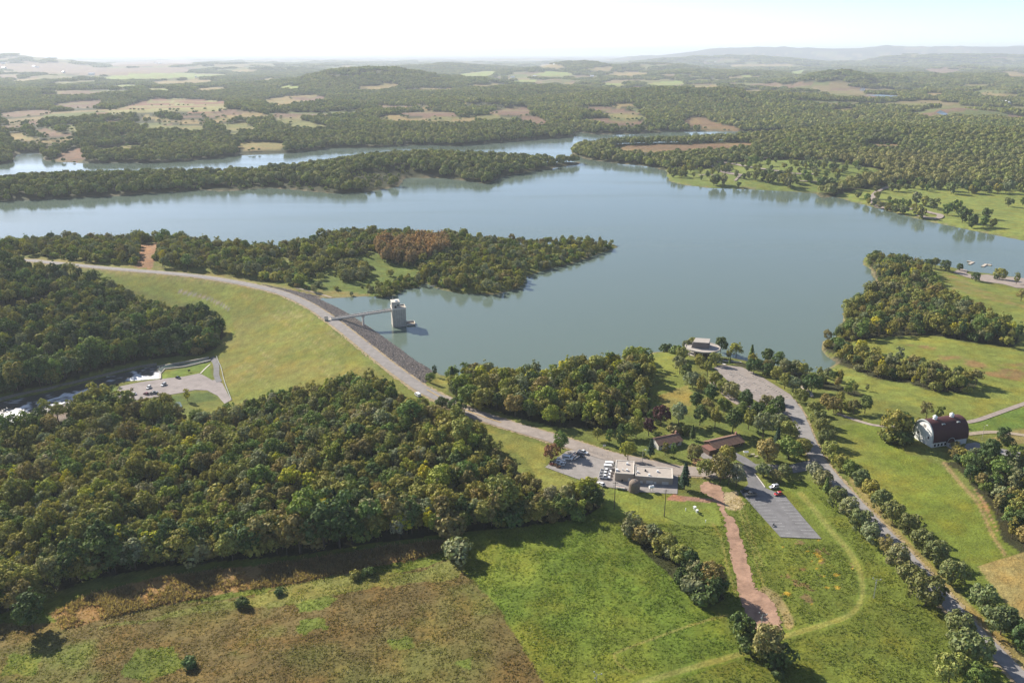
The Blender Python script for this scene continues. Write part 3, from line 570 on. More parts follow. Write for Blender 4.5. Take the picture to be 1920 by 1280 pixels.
def ribbon(name, px, width, m, lift=0.18, label=None, kind='structure', parent=None, n=8, world=None, edge=0.0, across=5):
    P = world if world is not None else on_ground(*smooth(px, 3).T)[:, :2]
    P = smooth(P, n) if world is None else np.asarray(P)
    T = np.gradient(P, axis=0); T /= np.linalg.norm(T, axis=1)[:, None] + 1e-9; Nn = np.stack([-T[:, 1], T[:, 0]], 1)
    w = np.full(len(P), width) if np.isscalar(width) else np.interp(np.linspace(0, 1, len(P)), np.linspace(0, 1, len(width)), width)
    vs_ = []
    for k in np.linspace(-0.5, 0.5, across):
        jit = edge * rng.normal(0, 1, len(P)) if abs(k) == 0.5 else 0
        q = P + Nn * ((k * w) + jit)[:, None] if edge else P + Nn * (k * w)[:, None]
        vs_.append(np.column_stack([q, hgt(q[:, 0], q[:, 1]) + lift]))
    A = np.stack(vs_, 1); n_, c = A.shape[:2]
    mb = MB(); mb.v = [tuple(p) for p in A.reshape(-1, 3)]
    mb.f = [(i * c + j, i * c + j + 1, (i + 1) * c + j + 1, (i + 1) * c + j) for i in range(n_ - 1) for j in range(c - 1)]; mb.m = [0] * len(mb.f)
    mb.f = [tuple(reversed(f)) for f in mb.f]
    o = mb.build(name, m, parent, True); return tag(o, label, kind=kind)
def patch(name, px, m, lift=0.18, cell=5.0, label=None, kind='structure', world=None, z=None, parent=None):
    """outline in the photograph, cut into cells and laid on the terrain (or at height z)"""
    if world is not None: W_ = np.asarray(world)
    elif z is not None: W_ = flat_at(*np.array(px, float).T, z)
    else: W_ = on_ground(*np.array(px, float).T)[:, :2]
    bm = bmesh.new(); vv = [bm.verts.new((p[0], p[1], 0)) for p in W_]; es = [bm.edges.new((vv[i], vv[(i + 1) % len(vv)])) for i in range(len(vv))]
    bmesh.ops.triangle_fill(bm, edges=es, use_beauty=True, use_dissolve=False, normal=(0, 0, 1))
    lo, hi = W_.min(0), W_.max(0)
    if z is None or cell:
        for ax in (0, 1):
            for c in np.arange(lo[ax] + cell * 0.5, hi[ax], cell):
                co = [0, 0, 0]; no = [0, 0, 0]; co[ax] = c; no[ax] = 1
                bmesh.ops.bisect_plane(bm, geom=bm.verts[:] + bm.edges[:] + bm.faces[:], plane_co=co, plane_no=no)
    co = np.array([v.co[:] for v in bm.verts]); zz = hgt(co[:, 0], co[:, 1]) + lift if z is None else np.full(len(co), z)
    for v, h in zip(bm.verts, zz): v.co.z = h
    bm.normal_update()
    for f in bm.faces:
        f.smooth = True
        if f.normal.z < 0: f.normal_flip()
    me = bpy.data.meshes.new(name); bm.to_mesh(me); bm.free(); me.materials.append(m); o = bpy.data.objects.new(name, me); COL.objects.link(o)
    if parent: o.parent = parent
    return tag(o, label, kind=kind)

M_SHOULDER = mat('dusty_shoulder', (0.30, 0.235, 0.14), 0.95, 0.1, noise=0.35, scale=0.4)
ribbon('road_shoulder', None, 12.0, M_SHOULDER, 0.10, 'dry verge along the crest of the dam', world=smooth(DAM, 3), edge=0.5)
ribbon('dam_road', None, 8.2, M_ASPH, 0.25, 'grey crest road along the curved dam', world=smooth(DAM, 3), edge=0.12)
MAIN_ROAD = [(826,746),(858,763),(900,780),(960,799),(1030,820),(1090,839),(1140,855),(1200,868),(1262,881),(1310,885),(1352,886),(1400,878)]
ribbon('main_road', MAIN_ROAD, 9.5, mat('pale_asphalt', (0.29, 0.245, 0.21), 0.9, 0.2, noise=0.20, scale=0.3), 0.34, 'pale road running down from the dam to the maintenance yard', edge=0.1)
ribbon('road_line', [(800,731),(828,747),(858,763),(900,780),(940,793)], 0.45, M_YLINE, 0.50, 'faded yellow centre line on the road at the dam end', across=2)
DRIVE = DRIVE_PX = [(1476,748),(1492,772),(1506,805),(1520,838),(1542,873),(1570,906),(1604,942),(1645,985),(1690,1032),(1735,1083),(1780,1133),(1830,1185),(1880,1235),(1940,1297)]
ribbon('road_shoulder', DRIVE_PX, [9,10,10,10,9.5,9,8.6,8.6,8.6,8.6,8.6,8.6,8.6,8.6], M_SHOULDER, 0.12, 'dry verge of the long drive', edge=0.45)
ribbon('road_shoulder', MAIN_ROAD, 12.0, M_SHOULDER, 0.16, 'dry verge of the main road', edge=0.45)
ribbon('tree_lined_drive', DRIVE, [7,8,8,8,7,6.5,6.2,6,6,6,6,6,6,6], mat('drive_asphalt', (0.25, 0.235, 0.225), 0.9, 0.2, noise=0.20, scale=0.3), 0.26, 'long grey drive between two rows of round trees', edge=0.1)
ribbon('link_road', [(1385,884),(1410,879),(1440,878),(1480,880),(1510,874),(1540,868)], 8.0, M_ASPH2, 0.30, 'dark road joining the office car park to the drive')
ribbon('house_drive', [(1372,852),(1392,862),(1412,876)], 5.5, M_ASPH2, 0.38, 'short drive leading to the brown roofed house')
ribbon('court_drive', [(1316,850),(1330,862),(1345,878)], 5.0, M_ASPH, 0.40, 'short drive between the two brown roofed houses')
patch('upper_car_park', [(1338,690),(1352,684),(1390,688),(1420,702),(1450,720),(1482,740),(1494,754),(1500,772),(1482,784),(1454,766),(1420,753),(1395,738),(1362,712)], mat('old_tarmac', (0.26, 0.225, 0.20), 0.9, 0.2, noise=0.20, scale=0.2), 0.2, label='large worn car park above the lake with faded rows')
def wheel_stops():
    par = bpy.data.objects['upper_car_park']; me = None
    for (u0, v0, u1, v1, n) in ((1366, 698, 1432, 742, 22), (1374, 694, 1440, 736, 20), (1410, 705, 1474, 744, 18), (1352, 692, 1412, 735, 12)):
        for t in np.linspace(0, 1, n):
            if random.random() < 0.25: continue
            p = at(u0 + (u1 - u0) * t + random.uniform(-1, 1), v0 + (v1 - v0) * t + random.uniform(-.5, .5))
            if me is None: o = MB().box(-0.9, 0.9, -0.16, 0.16, 0, 0.2, 0, 0.03, 0.04).build('wheel_stop', M_CONC_L, par); me = o.data
            else: o = bpy.data.objects.new('wheel_stop', me); COL.objects.link(o); o.parent = par
            o.location = (p.x, p.y, p.z + 0.21); o.rotation_euler = (0, 0, random.uniform(0.2, 0.6))
wheel_stops()
ribbon('lower_loop', [(1336,716),(1355,733),(1378,752),(1408,765),(1440,772),(1470,778)], 5, M_GRAVEL, 0.16, 'narrow loop road among the park trees')
patch('yard', [(1022,876),(1040,862),(1062,846),(1085,842),(1163,856),(1180,864),(1272,882),(1270,926),(1190,922),(1127,911),(1080,897)], mat('yard_tarmac', (0.27, 0.245, 0.225), 0.9, 0.2, noise=0.20, scale=0.25), 0.22, label='fenced maintenance yard of grey tarmac')
LOT_PX = [(1396,884),(1416,888),(1435,915),(1471,929),(1540,1010),(1463,1007),(1387,922),(1403,908)]
lot = patch('office_car_park', LOT_PX, M_ASPH2, 0.22, label='rectangular grey car park with white bay lines')
def lot_lines():
    L0, L1, R0, R1 = [Vector(p[:2]) for p in on_ground([1402, 1463, 1473, 1538], [936, 1005, 932, 1008])]
    n = 13
    for side, (a, b) in ((1, (L0, L1)), (-1, (R0, R1))):
        for k in range(n):
            p = a.lerp(b, k / (n - 1)); q = (L0.lerp(L1, k / (n - 1)), R0.lerp(R1, k / (n - 1))); d = (q[1] - q[0]).normalized() * side
            e = p + d * 0.3; f = p + d * 5.6; w = Vector((-d.y, d.x)) * 0.06
            z = [float(hgt(c.x, c.y)) + 0.27 for c in (e, f)]
            mb = MB().add([(e.x - w.x, e.y - w.y, z[0]), (f.x - w.x, f.y - w.y, z[1]), (f.x + w.x, f.y + w.y, z[1]), (e.x + w.x, e.y + w.y, z[0])], [(0, 1, 2, 3) if side > 0 else (0, 1, 2, 3)])
            mb.build('bay_line', M_LINE, lot)
    a, b = L1, R1; d = (b - a).normalized(); w = Vector((-d.y, d.x)) * 0.06
    pts = [a.lerp(b, t) for t in np.linspace(0.02, 0.98, 6)]
    mb = MB()
    for i in range(5):
        e, f = pts[i], pts[i + 1]; z = [float(hgt(c.x, c.y)) + 0.27 for c in (e, f)]
        mb.add([(e.x - w.x, e.y - w.y, z[0]), (f.x - w.x, f.y - w.y, z[1]), (f.x + w.x, f.y + w.y, z[1]), (e.x + w.x, e.y + w.y, z[0])], [(0, 1, 2, 3)])
    mb.build('end_line', M_LINE, lot)
lot_lines()
ribbon('kerb', [(1414,888),(1424,900),(1434,914)], 0.5, M_CONC_L, 0.36, 'pale concrete kerb at the car park entrance', across=2)
_dp = smooth(DIRT, 14, True); _dp = _dp + rng.normal(0, 1.0, _dp.shape) * np.array([1.6, 0.8])
patch('dirt_strip', _dp, M_DIRT, 0.12, label='straight strip of bare red dirt across the meadow', cell=4)
# tracks near the barn
ribbon('farm_track', [(1935,752),(1900,764),(1861,778),(1835,787),(1812,792)], 3.2, M_GRAVEL, 0.2, 'dirt farm track climbing past the red barn')
ribbon('barn_lane', [(1814,814),(1840,811),(1861,810),(1890,812),(1935,818)], 3.2, mat('pale_track', (0.33, 0.27, 0.2), 0.95, 0.1, noise=0.2, scale=0.4), 0.2, 'pale lane running from the barn to the right')
ribbon('old_path', [(1570,775),(1600,786),(1640,797),(1690,801),(1725,808)], 2.6, M_GRAVEL, 0.16, 'narrow path in the shade beside the barn tree')
patch('barnyard', [(1806,842),(1812,832),(1830,829),(1850,837),(1880,842),(1914,848),(1935,856),(1935,864),(1900,858),(1860,852),(1820,852)], mat('barnyard_tarmac', (0.235, 0.225, 0.22), 0.9, 0.2, noise=0.20, scale=0.3), 0.2, label='tarmac barnyard below the red barn')
# outlet works car park
patch('river_car_park', [(218,736),(223,725),(260,717),(300,711),(345,706),(374,700),(388,707),(398,713),(407,711),(417,719),(426,736),(434,750),(421,757),(408,742),(388,732),(366,731),(343,736),(278,747),(232,754),(216,746)], mat('river_tarmac', (0.27, 0.235, 0.22), 0.9, 0.2, noise=0.20, scale=0.2), 0.2, label='riverside car park at the dam outlet')
ribbon('outlet_road', [(411,716),(406,704),(406,690),(403,678),(396,671)], 4.0, M_ASPH2, 0.3, 'narrow road from the riverside car park up to the outlet')
ribbon('outlet_footpath', [(376,700),(386,690),(394,683)], 0.9, M_CONC_L, 0.2, 'pale footpath crossing the outlet lawn')
# boat launch and the far parks
patch('launch_car_park', [(1787,511),(1798,505),(1815,506),(1812,513),(1830,517),(1850,515),(1880,520),(1900,520),(1960,528),(2000,545),(1905,540),(1880,533),(1850,529),(1812,520)], M_GRAVEL, 0.3, label='pale boat launch car park by the water')
for i, (px, w) in enumerate([([(1322,307),(1340,313),(1352,321),(1375,327),(1405,330)], 12), ([(1340,303),(1380,309),(1410,315),(1450,320),(1490,326),(1530,327)], 9), ([(1508,291),(1532,293),(1545,300),(1570,303)], 10), ([(1360,300),(1400,296),(1440,297)], 5), ([(1378,340),(1390,329),(1410,327)], 4), ([(1310,330),(1325,328),(1345,329)], 5), ([(1470,338),(1500,340),(1540,342)], 5)]):
    ribbon('park_road', px, w, M_GRAVEL, 1.0, ['pale park road and car park near the far point', 'park road running through the lawn of round trees', 'pale car park at the back of the far park', 'short road behind the far park trees', 'branch path down to the far shore', 'narrow path near the far point lawn', 'road behind the big shore trees'][i], n=4)
for px, w in [([(1697,344),(1672,349),(1645,360),(1636,372),(1640,385),(1665,393),(1700,392),(1725,395)], 7), ([(1725,394),(1745,400),(1762,404),(1758,410),(1735,409),(1722,404)], 8), ([(1797,339),(1812,339)], 10), ([(1836,340),(1848,341)], 8)]:
    ribbon('park_road', px, w, M_GRAVEL, 1.0, 'pale road curving along the right hand park shore', n=4)
ribbon('dirt_path', [(555,540),(580,546),(605,553),(622,558)], 2.5, mat('pale_track', (0.33, 0.27, 0.2)), 0.2, 'dirt path down to the water beside the dam')
# bare park path by the pavilion
ribbon('pavilion_path', [(1360,684),(1352,680),(1345,676),(1390,679)], 2.0, M_CONC_L, 0.25, 'pale path from the car park to the pavilion')
patch('wooden_ramp', [(1496,724),(1500,722),(1522,737),(1526,745),(1520,746)], mat('old_boards', (0.42, 0.36, 0.27), 0.8, noise=0.2, scale=1), 0.9, label='pale boarded ramp beside the upper car park')
# far river glimpses
M_RIVER = water_material('river_water', (0.05, 0.075, 0.075), 0.2, 0.3, 0.1)
for px, lab in [([(1620,184),(1650,183),(1688,186),(1660,188)], 'far bright stretch of river beyond the woods'), ([(1754,219),(1762,214),(1776,221),(1770,224)], 'small bright bend of river in the woods')]:
    patch('river', px, M_RIVER, 12.0, cell=60, label=lab)

# the stream below the dam, with its white water
FOAM = [[(246,696),(256,698),(264,704),(285,706),(293,697),(300,699),(301,710),(268,713),(234,714),(240,710),(254,704)], [(168,728),(150,733),(118,737),(112,743),(95,748),(68,757),(74,762),(105,759),(140,750),(142,742),(165,733)], [(-40,790),(0,780),(30,766),(55,758),(60,764),(48,776),(20,800),(0,812),(-60,840)]]
def stream():
    o = patch('stream', STREAM_PX, None or M_RIVER, z=ZS, cell=1.6, label='fast stream below the dam breaking into white rapids')
    me = o.data; n = len(me.vertices); co = np.zeros(n * 3); me.vertices.foreach_get('co', co); co = co.reshape(-1, 3)
    u, v, _ = project(co[:, 0], co[:, 1], co[:, 2]); f = np.zeros(n)
    ju = u + 7 * (fbm(co[:, 0], co[:, 1], 7, 3) - 0.5); jv = v + 4 * (fbm(co[:, 0], co[:, 1], 6, 5) - 0.5)
    for P in FOAM: f[in_poly(ju, jv, P)] = 1.0
    q = fbm(co[:, 0], co[:, 1], 3.0, 8, 3); f *= np.clip((q - 0.30) * 6, 0, 1); f[in_poly(u, v, FOAM[0])] = np.maximum(f[in_poly(u, v, FOAM[0])], 0.9)
    f = np.maximum(f, np.clip((fbm(co[:, 0] * 0.5, co[:, 1], 2.5, 28, 3) - 0.66) * 9, 0, 0.7))
    co[:, 2] += 0.45 * f * (0.4 + q) + 0.15 * (fbm(co[:, 0], co[:, 1], 4, 33) - 0.5); me.vertices.foreach_set('co', co.ravel())
    at_ = me.attributes.new('foam', 'FLOAT', 'POINT'); at_.data.foreach_set('value', f.astype(np.float32))
    m = bpy.data.materials.new('rapids_water'); m.use_nodes = True; nt = m.node_tree; b = nt.nodes['Principled BSDF']
    a = nt.nodes.new('ShaderNodeAttribute'); a.attribute_name = 'foam'; mx = nt.nodes.new('ShaderNodeMix'); mx.data_type = 'RGBA'
    mx.inputs[6].default_value = (0.075, 0.07, 0.06, 1); mx.inputs[7].default_value = (0.80, 0.80, 0.80, 1); nt.links.new(a.outputs['Fac'], mx.inputs[0]); nt.links.new(mx.outputs[2], b.inputs['Base Color'])
    b.inputs['Roughness'].default_value = 0.28; b.inputs['IOR'].default_value = 1.333
    n2 = nt.nodes.new('ShaderNodeTexNoise'); n2.inputs['Scale'].default_value = 0.9; g = nt.nodes.new('ShaderNodeNewGeometry'); nt.links.new(g.outputs['Position'], n2.inputs[0])
    bp = nt.nodes.new('ShaderNodeBump'); bp.inputs['Distance'].default_value = 0.35; nt.links.new(n2.outputs['Fac'], bp.inputs['Height']); nt.links.new(bp.outputs[0], b.inputs['Normal'])
    me.materials.clear(); me.materials.append(m)
stream()
patch('pond', [(303,760),(320,756),(338,754),(342,762),(330,772),(304,776)], M_LAKE, 0.4, label='small grey pond behind the riverside car park')
# ------------------------------------------------------------------ structures
def face_to(u0, v0, u1, v1):
    a, b = at(u0, v0), at(u1, v1); return math.atan2(b.y - a.y, b.x - a.x)
M_DARK = mat('dark_opening', (0.03, 0.03, 0.035), 0.3, 0.5)
M_GLASS = mat('dark_glass', (0.02, 0.025, 0.03), 0.08, 0.6)
M_STEEL = mat('galvanised_steel', (0.45, 0.46, 0.47), 0.45, 0.5, 0.7)
M_RAIL = mat('grey_railing', (0.30, 0.30, 0.29), 0.6, 0.3)

# intake tower and service bridge
TW = flat_at(748, 609, 0.0); TA = math.radians(15)
def intake_tower():
    t = thing('intake_tower', 'square concrete intake tower standing in the lake at the end of the bridge', 'tower', (TW[0], TW[1], 0), TA)
    w, d = 5.2, 5.0
    b = MB(); b.box(-w, w, -d, d, -7, 14.2)
    for k in (-1, 1):
        b.box(-w + 0.02 if k < 0 else w - 0.8, -w + 0.8 if k < 0 else w - 0.02, -d - 0.25, -d + 0.002, -7, 14.0)
    b.build('shaft', M_CONC, t)
    for k in range(5): MB().box(-w + 1.5 + k * 1.8, -w + 1.68 + k * 1.8, -d - 0.06, -d + 0.01, -2, 14.1).build('pour_joint', mat('stained_concrete', (0.25, 0.23, 0.20), 0.9, noise=0.2, scale=0.6), t)
    p = MB()   # parapet
    for a in ((-w - 0.3, w + 0.3, -d - 0.3, -d), (-w - 0.3, w + 0.3, d, d + 0.3), (-w - 0.3, -w, -d + 0.002, d - 0.002), (w, w + 0.3, -d + 0.002, d - 0.002)): p.box(*a, 14.0, 15.2)
    p.build('parapet', M_CONC_L, t)
    h = MB().box(-w + 0.1, 1.0, -2.9, 4.6, 14.2, 19.2).build('gatehouse', M_CONC, t)
    MB().box(-w - 0.1, 1.2, -3.1, 4.8, 19.2, 19.55).build('gatehouse_roof', M_CONC_L, t)
    MB().box(-3.0, -1.6, -2.96, -2.88, 14.3, 16.5).build('door', M_DARK, t)
    MB().box(-0.9, 0.2, -2.96, -2.88, 16.2, 17.4).build('window', M_GLASS, t)
    MB().box(-2.4, -0.6, -1.2, 1.0, 19.55, 20.5).build('vent_box', M_WHITE, t)
    MB().tube((-3.6, 2.5, 19.55), (-3.6, 2.5, 21.5), 0.12).build('aerial', M_STEEL, t)
    f = MB().box(w + 0.3, w + 6.8, -d + 1.0, 2.2, 0.25, 0.9).build('dock', mat('weathered_boards', (0.27, 0.22, 0.17), 0.85, noise=0.25, scale=1.5), t)
    r = MB()
    r.box(w + 0.4, w + 6.8, 2.2, 2.5, 0.3, 2.0); r.box(w + 6.8, w + 7.1, -d + 1.0, 2.5, 0.3, 1.9); r.box(w + 0.4, w + 6.8, -d + 0.7, -d + 1.0, 0.3, 1.3)
    r.build('dock_kerb', M_CONC_L, t)
    return t
intake_tower()
def bridge():
    dv = Vector((math.cos(TA), math.sin(TA))); e = Vector((TW[0], TW[1])) - dv * 5.3; L = 46.0; s = e - dv * L
    zs = 12.6; t = thing('service_bridge', 'long narrow concrete footbridge from the dam to the intake tower', 'bridge', (s.x, s.y, 0), TA)
    z0, z1 = 9.3, 13.0
    def sl(x): return z0 + (z1 - z0) * x / L
    def beam(y0, y1, h0, h1, m, nm, x0=0, x1=L, par=t):
        return MB().add([(x0, y0, sl(x0) + h0), (x1, y0, sl(x1) + h0), (x1, y1, sl(x1) + h0), (x0, y1, sl(x0) + h0), (x0, y0, sl(x0) + h1), (x1, y0, sl(x1) + h1), (x1, y1, sl(x1) + h1), (x0, y1, sl(x0) + h1)],
                   [(0, 3, 2, 1), (4, 5, 6, 7), (0, 1, 5, 4), (1, 2, 6, 5), (2, 3, 7, 6), (3, 0, 4, 7)]).build(nm, m, par)
    beam(-1.8, 1.8, -0.35, 0, M_ASPH2, 'deck')
    beam(-1.6, -1.1, -1.3, -0.352, M_CONC, 'girder'); beam(1.1, 1.6, -1.3, -0.352, M_CONC, 'girder')
    beam(-2.05, -1.8, -0.5, 0.35, M_CONC_L, 'kerb'); beam(1.8, 2.05, -0.5, 0.35, M_CONC_L, 'kerb')
    for y in (-1.92, 1.92):
        o = beam(y - 0.06, y + 0.06, 1.33, 1.43, M_RAIL, 'railing'); me = None
        for x in np.arange(0.5, L, 2.5):
            if me is None: p = MB().box(-0.05, 0.05, -0.05, 0.05, 0.3, 1.325).build('post', M_RAIL, o); me = p.data
            else: p = bpy.data.objects.new('post', me); COL.objects.link(p); p.parent = o
            p.location = (x, y, sl(x))
    px = 24.0; g = float(hgt(s.x + dv.x * px, s.y + dv.y * px))
    pr = MB().box(px - 0.75, px + 0.75, -1.3, 1.3, min(g, 0) - 2, sl(px) - 2.7); pr.build('pier', M_CONC_L, t)
    MB().prism([(px - 0.9, -1.4), (px + 0.9, -1.4), (px + 0.9, 1.4), (px - 0.9, 1.4)], sl(px) - 2.698, sl(px) - 1.31, sc=1.45).build('pier_cap', M_CONC_L, t)
    MB().box(-5, 0.4, -2.9, 2.9, 5.5, 9.25).build('abutment', M_CONC, t)
    MB().box(-5, -2.2, 2.3, 2.9, 9.25, 10.6).build('wing_wall', M_CONC, t); MB().box(-5, -2.2, -2.9, -2.3, 9.25, 10.6).build('wing_wall', M_CONC, t)
bridge()

# flat roofed maintenance building
def on_plane(u, v, z): p = flat_at(u, v, z); return Vector((float(p[0]), float(p[1])))
def maintenance():
    g = 7.6; zt = g + 4.4
    # roof corners read from the photograph at roof height
    A = [on_plane(*p, zt) for p in ((1159, 862.5), (1192, 864.5), (1188.5, 888.5), (1153.5, 886))]
    B = [on_plane(*p, zt - 0.5) for p in ((1196, 873.5), (1264.5, 878), (1263, 897.5), (1192.5, 891.5))]
    x = (A[2] - A[3]).normalized(); rz = math.atan2(x.y, x.x); o = A[3]
    def loc(p): d = p - o; return Vector((d.x * math.cos(rz) + d.y * math.sin(rz), -d.x * math.sin(rz) + d.y * math.cos(rz)))
    a = [loc(p) for p in A]; b = [loc(p) for p in B]
    wa, da = a[2].x, (a[0].y + a[1].y) / 2; wb, db = (b[1] - b[0]).length, ((b[0] - b[3]).length + (b[1] - b[2]).length) / 2
    wb = (b[2] - b[3]).length
    t = thing('maintenance_building', 'flat roofed tan block maintenance building in two joined boxes', 'building', (o.x, o.y, g), rz)
    mw = mat('tan_block_wall', (0.36, 0.30, 0.235), 0.9, noise=0.08, scale=0.6); mr = mat('gravel_roof', (0.40, 0.35, 0.30), 0.95, noise=0.12, scale=0.5)
    H = zt - g
    MB().box(0, wa, 0, da, -1.2, H - 0.25).build('wall', mw, t)
    MB().box(0.35, wa - 0.35, 0.35, da - 0.35, H - 0.3, H - 0.12).build('roof', mr, t)
    def coping(x0, x1, y0, y1, z):
        p = MB(); 
        for q in ((x0 - 0.08, x1 + 0.08, y0 - 0.08, y0 + 0.35), (x0 - 0.08, x1 + 0.08, y1 - 0.35, y1 + 0.08), (x0 - 0.08, x0 + 0.35, y0 + 0.352, y1 - 0.352), (x1 - 0.35, x1 + 0.08, y0 + 0.352, y1 - 0.352)): p.box(*q, z - 0.25, z + 0.12)
        p.build('coping', M_CONC_L, t)
    coping(0, wa, 0, da, H)
    bx, by = wa + 0.7, b[3].y; H2 = H - 0.5
    MB().box(bx, bx + wb, by, by + db, -2.2, H2 - 0.25).build('wall', mw, t)
    MB().box(bx + 0.35, bx + wb - 0.35, by + 0.35, by + db - 0.35, H2 - 0.3, H2 - 0.12).build('roof', mr, t)
    coping(bx, bx + wb, by, by + db, H2)
    MB().box(wa + 0.003, bx - 0.003, max(0, by) + 0.6, da - 1.5, -1.2, H - 1.2).build('link', mw, t)
    md = mat('pale_door', (0.52, 0.50, 0.46), 0.6)
    MB().box(wa * 0.70, wa * 0.70 + 1.2, -0.05, 0.02, -0.2, 2.1).build('door', md, t)
    MB().box(wa * 0.35, wa * 0.35 + 0.7, -0.04, 0.02, 0.2, 1.2).build('vent', M_DARK, t)
    for fx, w_, h_, nm in ((0.14, 1.2, 2.2, 'door'), (0.30, 3.2, 2.5, 'garage_door'), (0.50, 1.2, 2.2, 'door'), (0.72, 3.0, 2.5, 'garage_door')):
        x0 = bx + wb * fx; dd = MB().box(x0, x0 + w_, by - 0.05, by + 0.02, -0.7, -0.7 + h_).build(nm, md, t)
        if nm == 'garage_door':
            for k in range(3): MB().box(x0 + 0.05, x0 + w_ - 0.05, by - 0.09, by - 0.045, -0.7 + 0.6 * (k + 1), -0.7 + 0.6 * (k + 1) + 0.06).build('panel_rib', M_CONC, dd)
    for fx, fy, s, in ((0.62, 0.75, 1.0), (0.62, 0.25, 0.9), (0.40, 0.25, 0.5), (0.08, 0.2, 1.2)):
        MB().box(wa * fx - s / 2, wa * fx + s / 2, da * fy - s / 2, da * fy + s / 2, H - 0.12, H + 0.7).build('roof_vent', M_WHITE, t)
    for fx, fy, s, m in ((0.06, 0.35, 0.9, M_WHITE), (0.27, 0.55, 0.9, M_DARK), (0.60, 0.55, 1.0, M_WHITE), (0.37, 0.13, 1.1, M_WHITE)):
        MB().box(bx + wb * fx - s / 2, bx + wb * fx + s / 2, by + db * fy - s / 2, by + db * fy + s / 2, H2 - 0.12, H2 + 0.7, 0, 0.1, 0.1).build('roof_vent', m, t)
    return t
maintenance()

# two low houses with brown gable roofs
def gable_house(name, label, ridge0, ridge1, eave0, eave1, zr, g, wallm, back=0.8, extra=None):
    r0, r1 = on_plane(*ridge0, zr), on_plane(*ridge1, zr); ze = zr - 2.0
    e0, e1 = on_plane(*eave0, ze), on_plane(*eave1, ze)
    x = ((r1 - r0) + (e1 - e0)).normalized(); rz = math.atan2(x.y, x.x); nrm = Vector((-x.y, x.x))
    L = max((r1 - r0).length, (e1 - e0).length); half = abs(((r0 + r1) / 2 - (e0 + e1) / 2).dot(nrm)); o = (r0 + r1) / 2
    half = min(max(half, 4.0), 6.5)
    t = thing(name, label, 'house', (o.x, o.y, g), rz); h = ze - g; hr = zr - g
    mr = mat('brown_shingle_roof', (0.215, 0.130, 0.092), 0.9, noise=0.15, scale=1.5); w = half - 0.7; l = L / 2 - 0.6
    MB().add([(-l, -w, -0.8), (l, -w, -0.8), (l, w, -0.8), (-l, w, -0.8), (-l, -w, h), (l, -w, h), (l, w, h), (-l, w, h), (-l, 0, hr - 0.25), (l, 0, hr - 0.25)],
             [(0, 1, 5, 4), (2, 3, 7, 6), (1, 2, 6, 9, 5), (3, 0, 4, 8, 7), (4, 5, 9, 8), (6, 7, 8, 9), (0, 3, 2, 1)]).build('wall', wallm, t)
    n = 7; L2 = L / 2
    for s in (-1, 1):
        v = []; f = []
        for k in range(n + 1):      # shingle courses, each a little proud of the one above
            q = k / n; y = s * (half + 0.2) * q; z = hr - (hr - h + 0.3) * q
            v += [(-L2, y, z + 0.10), (L2, y, z + 0.10), (-L2, y, z), (L2, y, z)]
        for k in range(n):
            i = 4 * k; f.append((i + 2, i + 3, i + 5, i + 4) if s < 0 else (i + 4, i + 5, i + 3, i + 2)); 
            f.append((i + 4, i + 5, i + 7, i + 6) if s < 0 else (i + 6, i + 7, i + 5, i + 4))
        v += [(-L2, 0, hr - 0.2), (L2, 0, hr - 0.2), (-L2, s * (half + 0.2), h - 0.4), (L2, s * (half + 0.2), h - 0.4)]; q = len(v) - 4
        f += [(q, q + 2, q + 3, q + 1), (2, q, q + 2, 4 * n + 2), (3, 4 * n + 3, q + 3, q + 1), (4 * n + 2, q + 2, q + 3, 4 * n + 3)]
        MB().add(v, f).build('roof_slope', mr, t)
    MB().box(-L2, L2, -0.2, 0.2, hr + 0.06, hr + 0.16).build('ridge_cap', mat('ridge', (0.24, 0.14, 0.10), 0.9), t)
    for k in range(4):
        x0 = -l + (k + 0.5) * 2 * l / 4; wf = MB().box(x0 - 0.65, x0 + 0.65, -w - 0.05, -w + 0.02, 0.9, 2.1).build('window_frame', M_WHITE, t); MB().box(x0 - 0.55, x0 + 0.55, -w - 0.07, -w - 0.04, 1.0, 2.0).build('pane', M_GLASS, wf)
    MB().box(l - 3.2, l - 2.3, -w - 0.06, -w + 0.02, 0, 2.05).build('door', mat('brown_door', (0.2, 0.12, 0.08), 0.6), t)
    MB().box(l - 0.02, l + 0.05, -1.6, 1.6, -0.1, 2.3).build('garage_door', M_WHITE, t)
    MB().box(l * 0.85, l * 0.85 + 0.8, 0.5, 1.3, hr - 0.9, hr + 1.2).build('chimney', mat('brick_chimney', (0.36, 0.2, 0.15), 0.9, noise=0.2, scale=3), t)
    return t, l, w, h
hA, lA, wA, _ = gable_house('brown_roofed_house', 'white walled house with brown gable roof behind the maintenance building', (1226, 821), (1273, 812), (1238, 834), (1284, 824), 8.6 + 4.6, 8.6, mat('pale_siding', (0.55, 0.52, 0.47), 0.8))
hB, lB, wB, _ = gable_house('brown_roofed_house', 'dark brown house with brown gable roof and a lean-to shed at its left end', (1329, 827), (1386, 813.5), (1350, 838), (1398, 827), 9.0 + 4.6, 9.0, mat('brown_siding', (0.13, 0.085, 0.065), 0.85))
s = MB().box(-lB - 4.2, -lB - 0.003, -wB - 1.5, wB - 3.5, -0.8, 2.4).build('side_shed', mat('brown_siding', (0.13, 0.085, 0.065)), hB)
MB().box(-lB - 4.5, -lB - 0.003, -wB - 1.8, wB - 3.2, 2.4, 2.62).build('shed_roof', mat('red_brown_roof', (0.20, 0.095, 0.07), 0.9, noise=0.15, scale=1.5), hB)

